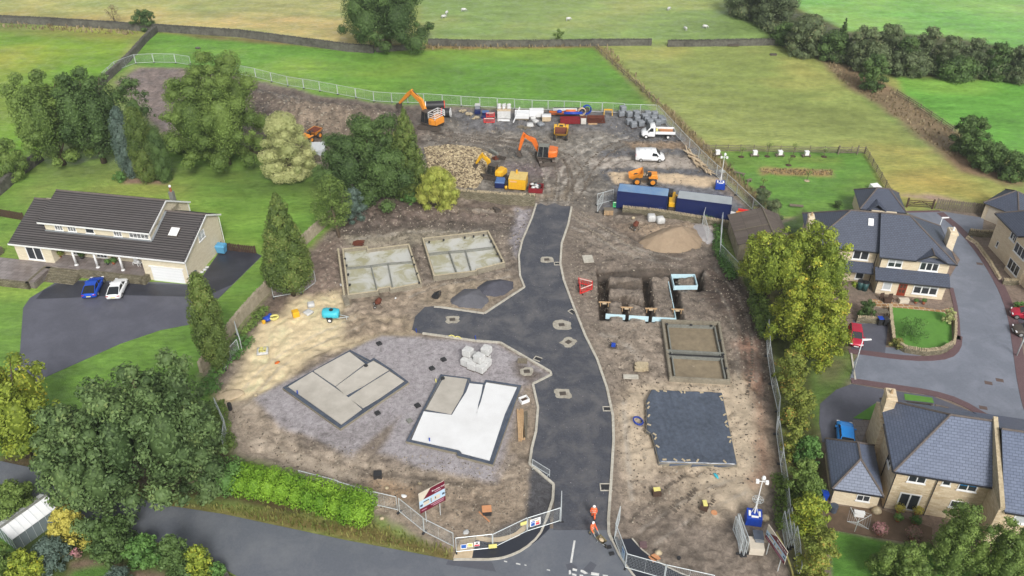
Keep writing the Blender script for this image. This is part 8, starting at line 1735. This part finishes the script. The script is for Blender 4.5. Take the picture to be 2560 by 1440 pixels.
def fascia(label,pa,pb,ztop,zbot,flip=False):
 A,B=G(*pa),G(*pb);a=math.atan2(B.y-A.y,B.x-A.x);L_=(B-A).length;t=thing('site_board',label,'sign board',tuple(A),a);th=.03;Z=ztop-zbot
 MB().box(-.25,L_+.25,-th,th,zbot,ztop).build('panel',M_cream,t);x0,x1=-.25,L_+.25;W_=x1-x0
 mb=MB();mb.face([(x0+W_*.16,-th-.004,zbot+Z*.62),(x1,-th-.004,zbot+Z*.62),(x1,-th-.004,ztop),(x0+W_*.46,-th-.004,ztop)]);mb.face([(x0,-th-.004,zbot),(x1,-th-.004,zbot),(x1,-th-.004,zbot+Z*.24),(x0,-th-.004,zbot+Z*.24)]);mb.build('maroon_field',M_maroon,t)
 MB().face([(x0,-th-.004,zbot+Z*.25),(x1,-th-.004,zbot+Z*.25),(x1,-th-.004,zbot+Z*.61),(x0,-th-.004,zbot+Z*.61)]).build('sky_band',M_signblue,t)
 mb=MB()
 for q0,q1,h0,h1 in((.15,.38,.3,.47),(.44,.5,.3,.52),(.55,.8,.3,.5)):mb.face([(x0+W_*q0,-th-.008,zbot+Z*h0),(x0+W_*q1,-th-.008,zbot+Z*h0),(x0+W_*q1,-th-.008,zbot+Z*h1),(x0+W_*q0,-th-.008,zbot+Z*h1)])
 mb.build('house_picture',M_cream,t);mb=MB()
 for q0,q1,h0,h1 in((.02,.12,.32,.42),(.43,.46,.3,.5),(.15,.38,.47,.52),(.88,.98,.36,.46),(.6,.64,.36,.46)):mb.face([(x0+W_*q0,-th-.012,zbot+Z*h0),(x0+W_*q1,-th-.012,zbot+Z*h0),(x0+W_*q1,-th-.012,zbot+Z*h1),(x0+W_*q0,-th-.012,zbot+Z*h1)])
 mb.build('picture_shade',M_dpm,t)
 def word(s_,x,z,size):
  c=D.curves.new('lettering','FONT');c.body=s_;c.size=size;c.align_x='LEFT';c.extrude=.004;o=D.objects.new('lettering',c);COL.objects.link(o);o.parent=t;o.location=(x,-th-.012,z);o.rotation_euler=(rad(90),0,0);c.materials.append(M_upvc);SC.view_layers[0].update();me=D.meshes.new_from_object(o.evaluated_get(bpy.context.evaluated_depsgraph_get()));m_=o.matrix_basis.copy();D.objects.remove(o);o=D.objects.new('lettering',me);COL.objects.link(o);o.parent=t;o.matrix_basis=m_
 word('Brockley Fold',x0+W_*.5,zbot+Z*.78,.27*W_/3.0)
 mb=MB()
 for q0,q1,h0 in((.06,.26,.1),(.42,.95,.15),(.5,.92,.07),(.6,.85,.69)):mb.face([(x0+W_*q0,-th-.008,zbot+Z*h0),(x0+W_*q1,-th-.008,zbot+Z*h0),(x0+W_*q1,-th-.008,zbot+Z*(h0+.035)),(x0+W_*q0,-th-.008,zbot+Z*(h0+.035))])
 mb.build('small_print',mat('faded_print',(.55,.3,.38),(.5,.25,.33),8,.6,0),t)
 for x in(.35,L_-.35):mb=MB();mb.cyl((x,.06,0),(x,.06,ztop-.1),.045,None,8);mb.build('post',M_steel,t)
_z=lambda pa,v:hz(G(*pa),v)
fascia('large maroon and cream site board on two posts, left of the entrance',(1059,1312),(1110,1284),_z((1072,1304),1224),_z((1072,1304),1273))
fascia('maroon and cream site board facing away at the right of the entrance',(1909,1378),(1948,1436),3.4,1.7)
p=G(1962,1400);mb=MB();mb.smooth=True;mb.tube([(0,3.0,.1),(.1,1.0,.5),(.2,-1.0,.4),(.2,-3,.1)],.09);o=mb.build('yellow_duct',M_lemon,loc=(p.x,p.y,0));tag(o,'long yellow duct lying behind the right site board','duct')
# ------ gardens and fields
def lamp(label,u,v,top,px,a):
 p=G(u,v);h=hz(p,top);t=thing('street_lamp',label,'street lamp',tuple(p),a);mb=MB();mb.smooth=True;mb.cyl((0,0,0),(0,0,h),.09,.05,8);mb.build('pole',M_steel,t);MB().hexa([(-.1,-.12,h-.02),(.95,-.1,h+.05),(.95,.1,h+.05),(-.1,.12,h-.02)],[(-.1,-.1,h+.1),(.9,-.08,h+.14),(.9,.08,h+.14),(-.1,.1,h+.1)]).build('lamp_head',M_upvc,t)
lamp('grey street lamp by the parking bay of the dark red car',2131,936,850,0,0);lamp('grey street lamp near the right edge by the curved paving',2541,890,805,0,0);lamp('street lamp behind the stone chimney on the estate road',2343,583,545,0,0)
p=G(2136,1330);t=thing('rotary_dryer','rotary clothes dryer on the brown paving behind the slate garage','clothes dryer',tuple(p),.3);mb=MB();mb.cyl((0,0,0),(0,0,1.9),.03,None,6);mb.build('pole',M_steel,t);mb=MB();mb2=MB();T_=[(1.3*math.cos(q),1.3*math.sin(q),1.95)for q in(0,math.pi/2,math.pi,3*math.pi/2)]
for q in T_:mb.bar((0,0,1.35),q,.035,.035)
for s_ in(.4,.6,.8,1):
 for k in range(4):a,b=Vector(T_[k])*s_,Vector(T_[(k+1)%4])*s_;z=1.35+.6*s_;mb2.bar((a.x,a.y,z),(b.x,b.y,z),.012,.012)
mb.build('arm',M_steel,t);mb2.build('line',M_steel,t)
def pot(label,u,v,r,h,foliage,z=0,lab2=None,fm=None,potm=None):
 p=G(u,v,z);t=thing('plant_pot',label,'plant pot',(p.x,p.y,z),0);mb=MB();mb.smooth=True;mb.cyl((0,0,0),(0,0,h),r*.75,r,12);mb.build('pot',potm or M_terra,t)
 if foliage:me=leaf_mesh('plant',[(0,0,h+foliage*.7,foliage,foliage,foliage*.8),(foliage*.4,0,h+foliage*.5,foliage*.7,foliage*.7,foliage*.6)],fm or L_green,.14,1.4,seed=int(u));o=D.objects.new('plant',me);COL.objects.link(o);o.parent=t
 return t
pot('round clipped golden topiary left of the french doors',2245,1283,.25,.5,.45,fm=L_gold);pot('round clipped golden topiary right of the french doors',2290,1289,.25,.5,.45,fm=L_gold);pot('green potted plant below the left topiary',2243,1303,.22,.35,.4);pot('leafy potted hosta below the right topiary',2286,1310,.22,.3,.5);pot('pink hydrangea left of the two on the brown paving',2196,1335,.3,.35,.65,fm=L_pink);pot('pink hydrangea right of the two on the brown paving',2280,1348,.3,.35,.7,fm=L_pink)
pot('terracotta pot with plant by the picture window',2308,760,.22,.4,.3);pot('small potted plant left of the terracotta one',2288,758,.2,.3,.3);pot('dark pot by the front of the long stone house',206,646,.3,.4,.45,z=1.12,fm=L_dark,potm=M_black);pot('large red-leaved pot on the veranda',150,643,.3,.4,.65,z=1.12,fm=L_autm);pot('row pot with ferns on the veranda',285,660,.25,.35,.45,z=1.12,fm=L_green);pot('leftmost fern pot on the veranda',270,661,.2,.3,.35,z=1.12,fm=L_green,potm=M_black)
def seat(label,u,v,a,m,z=0,w_=.55):
 p=G(u,v,z);t=thing('garden_chair',label,'chair',(p.x,p.y,z),a);MB().box(-w_/2,w_/2,-.25,.25,.4,.45).build('seat',m,t);MB().box(-w_/2,w_/2,.22,.27,.45,.95).build('backrest',m,t)
 for x in(-1,1):
  for y in(-.22,.22):MB().box(x*w_/2-.025,x*w_/2+.025,y-.025,y+.025,0,.4).build('leg',m,t)
seat('dark wooden garden chair left of the brick-red door',2205,750,.2,M_brownwood,.05);seat('dark wooden garden chair nearer the brick-red door',2226,752,.1,M_brownwood,.05)
p=G(2215,755);crate(2216,756,.9,.6,.65,M_brownwood,'low wooden garden table between the two dark chairs','garden_table','table');crate(2258,756,1.2,.55,.5,M_cream,'cream bench below the brick-red door','garden_bench','bench',0,0,M_cream)
for i,(u,v)in enumerate([(340,661),(352,663)]):seat(['white metal chair on the veranda, left of the round table','white metal chair on the veranda, right of the round table'][i],u,v,i*2.5,M_white,1.12)
p=G(346,666,1.12);t=thing('garden_table','white round metal table on the veranda','table',(p.x,p.y,1.12));mb=MB();mb.cyl((0,0,.7),(0,0,.74),.45,None,16);mb.build('table_top',M_white,t);mb=MB();mb.cyl((0,0,0),(0,0,.7),.04,None,8);mb.build('leg',M_white,t)
def wbin(label,u,v,a,m,lid):
 p=G(u,v);t=thing('wheelie_bin',label,'bin',(p.x,p.y,.03),a);MB().hexa([(-.22,-.25,.05),(.22,-.25,.05),(.22,.25,.05),(-.22,.25,.05)],[(-.29,-.33,1.0),(.29,-.33,1.0),(.29,.33,1.0),(-.29,.33,1.0)]).build('body',m,t,bevel=.02);MB().box(-.31,.31,-.36,.36,1.0,1.07).build('lid',lid,t,bevel=.02);wheel(t,-.15,.3,.1,.06)if 0 else None
wbin('dark wheelie bin with blue lid against the low wall',2197,812,0,M_black,M_bluep);wbin('black wheelie bin right of the blue-lidded one',2211,813,0,M_black,M_black)
wbin('black bin at the corner of the long stone house',482,703,.1,M_black,M_black);wbin('second dark bin behind the one at the house corner',489,696,.1,M_black,M_dpm)
for i,(u,v)in enumerate([(2148,722),(2160,725)]):p=G(u,v);t=thing('water_butt',['dark green water butt by the slate wing, left','dark green water butt by the slate wing, right'][i],'water butt',tuple(p));mb=MB();mb.smooth=True;mb.cyl((0,0,0),(0,0,1.2),.38,.42,14);mb.build('barrel',mat('dark_teal',(.02,.07,.07),(.02,.06,.06),3,.5,0),t);mb=MB();mb.cyl((0,0,1.2),(0,0,1.26),.44,None,14);mb.build('lid',M_black,t)
wbin('dark wheelie bin with a blue lid in the gap left of the slate garage',2058,1250,0,M_bluep,M_bluep)
p=G(2200,796);t=thing('garden_bench','slatted timber bench top behind the blue-lidded bin','bench',(p.x,p.y,.0),0);mb=MB()
for k in range(8):mb.box(-.75+k*.19,-.6+k*.19,-.4,.4,1.1,1.16)
mb.build('slat',M_greywood,t);mb=MB()
for x in(-.7,.7):
 for y in(-.35,.35):mb.box(x-.04,x+.04,y-.04,y+.04,0,1.1)
mb.build('leg',M_greywood,t)
p=G(556,633);t=thing('waste_container','light blue wheeled waste container beside the gable wall','bin',(p.x,p.y,.03),rad(-10));MB().hexa([(-.55,-.4,.2),(.55,-.4,.2),(.55,.4,.2),(-.55,.4,.2)],[(-.65,-.5,1.2),(.65,-.5,1.2),(.65,.5,1.2),(-.65,.5,1.2)]).build('body',mat('light_blue',S(95,165,205),S(85,150,190),3,.5,.1),t);MB().hexa([(-.68,-.53,1.2),(.68,-.53,1.2),(.68,.53,1.2),(-.68,.53,1.2)],[(-.6,-.3,1.4),(.6,-.3,1.4),(.6,.45,1.45),(-.6,.45,1.45)]).build('lid',D.materials['light_blue'],t)
for x in(-.45,.45):mb=MB();mb.cyl((x,-.35,.1),(x+.06,-.35,.1),.1,None,10);mb.build('wheel',M_rubber,t)
for i,(u,v)in enumerate([(505,682),(512,676),(518,670)]):simple('white_stone','cream painted stone on the drive edge, %s from the front'%ORD[i],'stone',u,v,MB().blob((0,0,.1),(.3,.25,.15),9,5,.1,i),M_bag,0,.03,'cream stones by the gable wall')
simple('log_pile','small pile of split logs at the garage corner','logs',2190,1282,MB().blob((0,0,.3),(.45,.4,.4),9,6,.2,2),M_stone);simple('garden_bin','dark bin at the left corner of the garage garden','bin',2082,1278,MB().cyl((0,0,0),(0,0,.8),.35,.38,12),M_dpm);crate(2146,1290,.9,.4,.5,M_upvc,'white lidded box under the garage window','storage_box','box',-.2,0,M_upvc)
bh=None
for i,(u,v,w__)in enumerate([(1793,390,'leftmost, next to the camera tower mast'),(1886,391,'second from the left'),(1949,391,'second from the right'),(2015,392,'right end')]):
 p=G(u,v);lab='white beehive in the orchard, '+w__
 if bh is None:
  bh=thing('beehive',lab,'beehive',(p.x,p.y,0),.05,'beehives in the orchard');MB().box(-.7,.7,-.35,.35,.25,.38).build('stand',M_greywood,bh);MB().box(-.32,.32,-.3,.3,.38,.95).build('box',M_upvc,bh);MB().hexa([(-.36,-.34,.95),(.36,-.34,.95),(.36,.34,.95),(-.36,.34,.95)],[(-.36,-.34,1.05),(.36,-.34,1.05),(.36,.34,1.05),(-.36,.34,1.05)]).build('roof',M_upvc,bh)
  for x in(-.6,.6):MB().box(x-.05,x+.05,-.3,.3,0,.25).build('leg',M_greywood,bh)
 else:dup(bh,(p.x,p.y,0),.02*i,lab)
for i,(u,v,h)in enumerate([(1853,392,1.6),(1918,391,2.4),(1982,391,2.3),(1971,413,1.4),(2017,452,1.6),(1906,468,1.5),(1823,424,1.2),(2060,392,1.4)]):
 p=G(u,v);t=thing('sapling','young fruit tree in the orchard, '+['between the first two hives','taller one between the second and third hive','taller one between the third and fourth hive','beside the upper edge of the flattened hay','on its own right of centre','on its own below the hay','nearest the wire fence corner','right of the last hive'][i],'sapling',tuple(p),0,'young trees in the orchard')
 mb=MB();mb.cyl((0,0,0),(.05,0,h),.05,.025,6)
 for k in range(4):a=k*1.7;mb.cyl((.02,0,h*(.5+.1*k)),(.45*math.cos(a),.45*math.sin(a),h*(.7+.1*k)),.02,.01,5)
 mb.build('stem',M_bark,t);me=leaf_mesh('leaves',[(.1+.3*math.cos(a),.3*math.sin(a),h*.9,.32,.32,.3)for a in(0,2,4)],L_olive,.16,.55,coresc=.05,seed=i);o=D.objects.new('leaves',me);COL.objects.link(o);o.parent=t
 MB().blob((0,0,.02),(.5,.5,.08),10,4,.1,i).build('mulch_mound',M_stone if i==4 else M_brownwood,t)
for i,(u,v)in enumerate([(1848,438),(1872,455)]):
 p=G(u,v);t=thing('picnic_bench',['angled timber bench by the wire fence in the orchard','small log seat below the angled bench'][i],'bench',tuple(p),-.5+i);MB().box(-.9+.4*i,.9-.4*i,-.2,.2,.4,.48).build('seat',M_greywood,t);MB().box(-.75+.4*i,-.6+.4*i,-.2,.2,0,.4).build('leg',M_greywood,t);MB().box(.6-.4*i,.75-.4*i,-.2,.2,0,.4).build('leg',M_greywood,t)
p=G(2190,480);simple('cold_frame','pale green covered frame behind the small slate garage','cold frame',2190,478,MB().hexa([(-.7,-1.1,0),(.7,-1.1,0),(.7,1.1,0),(-.7,1.1,0)],[(-.65,-1.0,.7),(.65,-1.0,.7),(.65,1.0,.9),(-.65,1.0,.9)]),M_upvc,.25)
simple('garden_bench_far','grey bench at the back of the slate-hipped house','bench',1990,519,MB().box(-1.0,1.0,-.25,.25,.3,.45),M_greywood,-.2);simple('feed_trough','low feed trough in the olive field near the far wall','trough',1833,116,MB().box(-1.2,1.2,-.3,.3,.1,.5),M_dsteel);simple('feed_trough','small dark trough in the olive field below the low wall','trough',1933,134+4,MB().box(-.7,.7,-.3,.3,.0,.35),M_dsteel)
simple('wrapped_bale','pale mint bale at the hedgerow end of the field wall','bale',1958,114,MB().blob((0,0,.45),(.9,.6,.5),10,6),mat('mint_wrap',S(190,240,200),S(175,225,185),3,.5,.1));simple('boulder','grey boulder in the bright field above the olive tree','boulder',495,122,MB().blob((0,0,.2),(.6,.35,.25),9,6,.2),M_dstone)
simple('cold_frame','clear cold frame half hidden left of the broad green tree','cold frame',797,384,MB().hexa([(-1.2,-1.0,0),(1.2,-1.0,0),(1.2,1.0,0),(-1.2,1.0,0)],[(-1.2,-1.0,1.0),(1.2,-1.0,1.0),(1.2,1.0,1.7),(-1.2,1.0,1.7)]),M_blind,.1);simple('orange_bag','small orange bundle on the soil beside the broad green tree','bundle',820,351,MB().blob((0,0,.3),(.5,.35,.35),8,6,.2,3),M_orange)
p=G(1844,540);t=thing('road_cones','stacked orange and red barriers at the end of the grey-roofed container','barrier',(p.x,p.y,0),rad(-20));MB().box(-.3,2.4,-.3,.3,.0,.7).build('orange_panel',M_orange2,t);MB().box(-.1,2.0,.35,.7,.2,.95).build('red_panel',M_red,t);MB().box(-1.2,-.3,-.2,.2,.2,.5).build('white_panel',M_upvc,t)
sheep0=None
for i,(u,v,a,w__)in enumerate([(1109,46,.4,'left of the close pair right of the tall round tree'),(1117,36,1.2,'right of the close pair right of the tall round tree'),(1159,29,.1,'alone right of the close pair'),(1421,52,.2,'alone above the small pale bush'),(1672,26,.8,'topmost on the right side of the far field'),(1713,76,2.0,'lower left of the right-hand pair'),(1762,71,-.2,'lower right of the right-hand pair')]):
 p=G(u,v);lab='white sheep, '+w__
 if sheep0 is None:
  sheep0=thing('sheep',lab,'sheep',tuple(p),a,'sheep in the far field');mb=MB();mb.smooth=True;rs=[]
  for x,r,z in((-.55,.12,.62),(-.48,.24,.62),(-.25,.3,.6),(.1,.31,.58),(.35,.27,.6),(.48,.18,.64),(.6,.12,.62),(.7,.11,.5),(.82,.09,.36),(.92,.05,.28)):rs.append([(x,r*math.cos(q)*.85,z+r*math.sin(q))for q in[2*math.pi*k/10 for k in range(10)]])
  mb.loft(rs)
  for x,k in((-.42,-1),(.34,1)):
   for y in(-.14,.14):mb.cyl((x,y,.5),(x+.03*k,y,.26),.07,.045,6);mb.cyl((x+.03*k,y,.26),(x,y,0),.042,.035,6)
  for y in(-.1,.1):mb.cyl((.72,y*.6,.55),(.7,y*2,.52),.035,.015,5)
  mb.cyl((-.52,0,.7),(-.66,0,.45),.05,.03,6);mb.build('body',M_bag,sheep0)
 else:dup(sheep0,tuple(p),a,lab)
p=G(1340,476);t=thing('rubble_skip','red-sided skip heaped with white and black bags right of the yellow unit','skip',(p.x,p.y,0),rad(-8));mb=MB()
for b in((-1.1,1.1,-.9,-.84),(-1.1,1.1,.84,.9),(-1.1,-1.04,-.84,.84),(1.04,1.1,-.84,.84)):mb.box(*b,0,.8)
mb.build('side',M_redox,t);rn=random.Random(6)
for k in range(14):MB().blob((rn.uniform(-.8,.8),rn.uniform(-.6,.6),rn.uniform(.6,.95)),(.34,.28,.2),8,5,.2,k).build('rubbish_bag',M_bag if k%3 else M_black,t)
dup(_proto,tuple(G(1500,520)),1.2,'loose mesh panel standing near the left end of the containers, left of two','panels by the containers');dup(_proto,tuple(G(1512,508)),.5,'loose mesh panel standing near the left end of the containers, behind','panels by the containers')
mb=MB()
for k in range(9):mb.bar((-1.8,-.5+k*.13,.06+.05*(k%2)),(1.8,-.45+k*.12,.1+.05*(k%3)),.04,.04)
simple('steel_rods','tangle of dark green rods at the foot of the old stone wall','rods',1575,535,mb,M_dsteel,-.15)
rn=random.Random(31)
for i,(u,v,m_,lab)in enumerate([(1281,533,M_upvc,'white rag on the dug bank left of the upper road'),(992,744,M_upvc,'white sheet of litter below the left foundation'),(852,712,M_bag,'pale rubble lump beside the narrow double beam'),(1295,968,M_orange,'small orange scrap above the white tub'),(693,907,M_orange,'small orange square on the sand'),(1790,1190,M_cyan,'pale blue scrap on the tan ground'),(1010,1240,M_upvc,'splash of white plaster near the left site board'),(1165,1330,M_bag,'white plaster lump inside the fence corner')]):
 simple('litter',lab,'litter',u,v,MB().blob((0,0,.04),(rn.uniform(.25,.5),rn.uniform(.15,.3),.06),8,4,.35,i),m_,i)
M_rut=mat('churned_mud',S(118,108,96),S(88,78,68),4,.7,.5);M_rut2=mat('light_churned_mud',S(160,150,134),S(128,118,104),4,.7,.5)
def rut(px,w_,m,sp=1.9,it=2):
 P_=smooth_poly([G(u,v).to_2d()for u,v in px],it,False)
 mb=MB()
 for sg in(-sp/2,sp/2):
  A=offset_line(P_,sg-w_/2);B=offset_line(P_,sg+w_/2)
  for k in range(len(A)-1):
   n=max(1,int((A[k+1]-A[k]).length/.45))
   for q in range(n):
    f0,f1=q/n,(q+.55)/n;a0,a1=A[k].lerp(A[k+1],f0),A[k].lerp(A[k+1],f1);b0,b1=B[k].lerp(B[k+1],f0),B[k].lerp(B[k+1],f1)
    z=gz(a0.x,a0.y)+.02
    mb.hexa([(a0.x,a0.y,z-.1),(a1.x,a1.y,z-.1),(b1.x,b1.y,z-.1),(b0.x,b0.y,z-.1)],[(a0.x,a0.y,z+.03),(a1.x,a1.y,z+.03),(b1.x,b1.y,z+.03),(b0.x,b0.y,z+.03)])
 o=mb.build('track_marks',m);o['kind']='stuff';o['label']='tracked machine marks pressed into the mud';o['category']='track marks'
for px,w_,m_ in[([(1655,1255),(1700,1220),(1725,1205)],.35,M_rut),([(1700,1300),(1740,1262),(1765,1235)],.35,M_rut),([(1120,345),(1200,352),(1300,352),(1380,372),(1410,430),(1400,500)],.3,M_rut),([(1060,330),(1200,345),(1340,362),(1440,400),(1450,480)],.3,M_rut),([(1850,690),(1890,780),(1905,900),(1890,1000)],.3,M_rut),([(1440,530),(1500,580),(1600,640)],.3,M_rut2),([(1700,345),(1560,350),(1480,400),(1440,480)],.3,M_rut)]:rut(px,w_,m_)
# ------ the air
mb=MB();mb.box(-1590,1590,-290,2590,-4,66);hz_m=D.materials.new('haze_air');hz_m.use_nodes=True;t_=hz_m.node_tree;t_.nodes.clear();pv_=t_.nodes.new('ShaderNodeVolumePrincipled');pv_.inputs['Color'].default_value=(.86,.93,.95,1);pv_.inputs['Density'].default_value=.0003;pv_.inputs['Anisotropy'].default_value=.3;ou_=t_.nodes.new('ShaderNodeOutputMaterial');t_.links.new(pv_.outputs[0],ou_.inputs['Volume'])
o=mb.build('haze',hz_m);o['kind']='stuff';o['label']='thin damp haze over the whole valley';o['category']='haze'
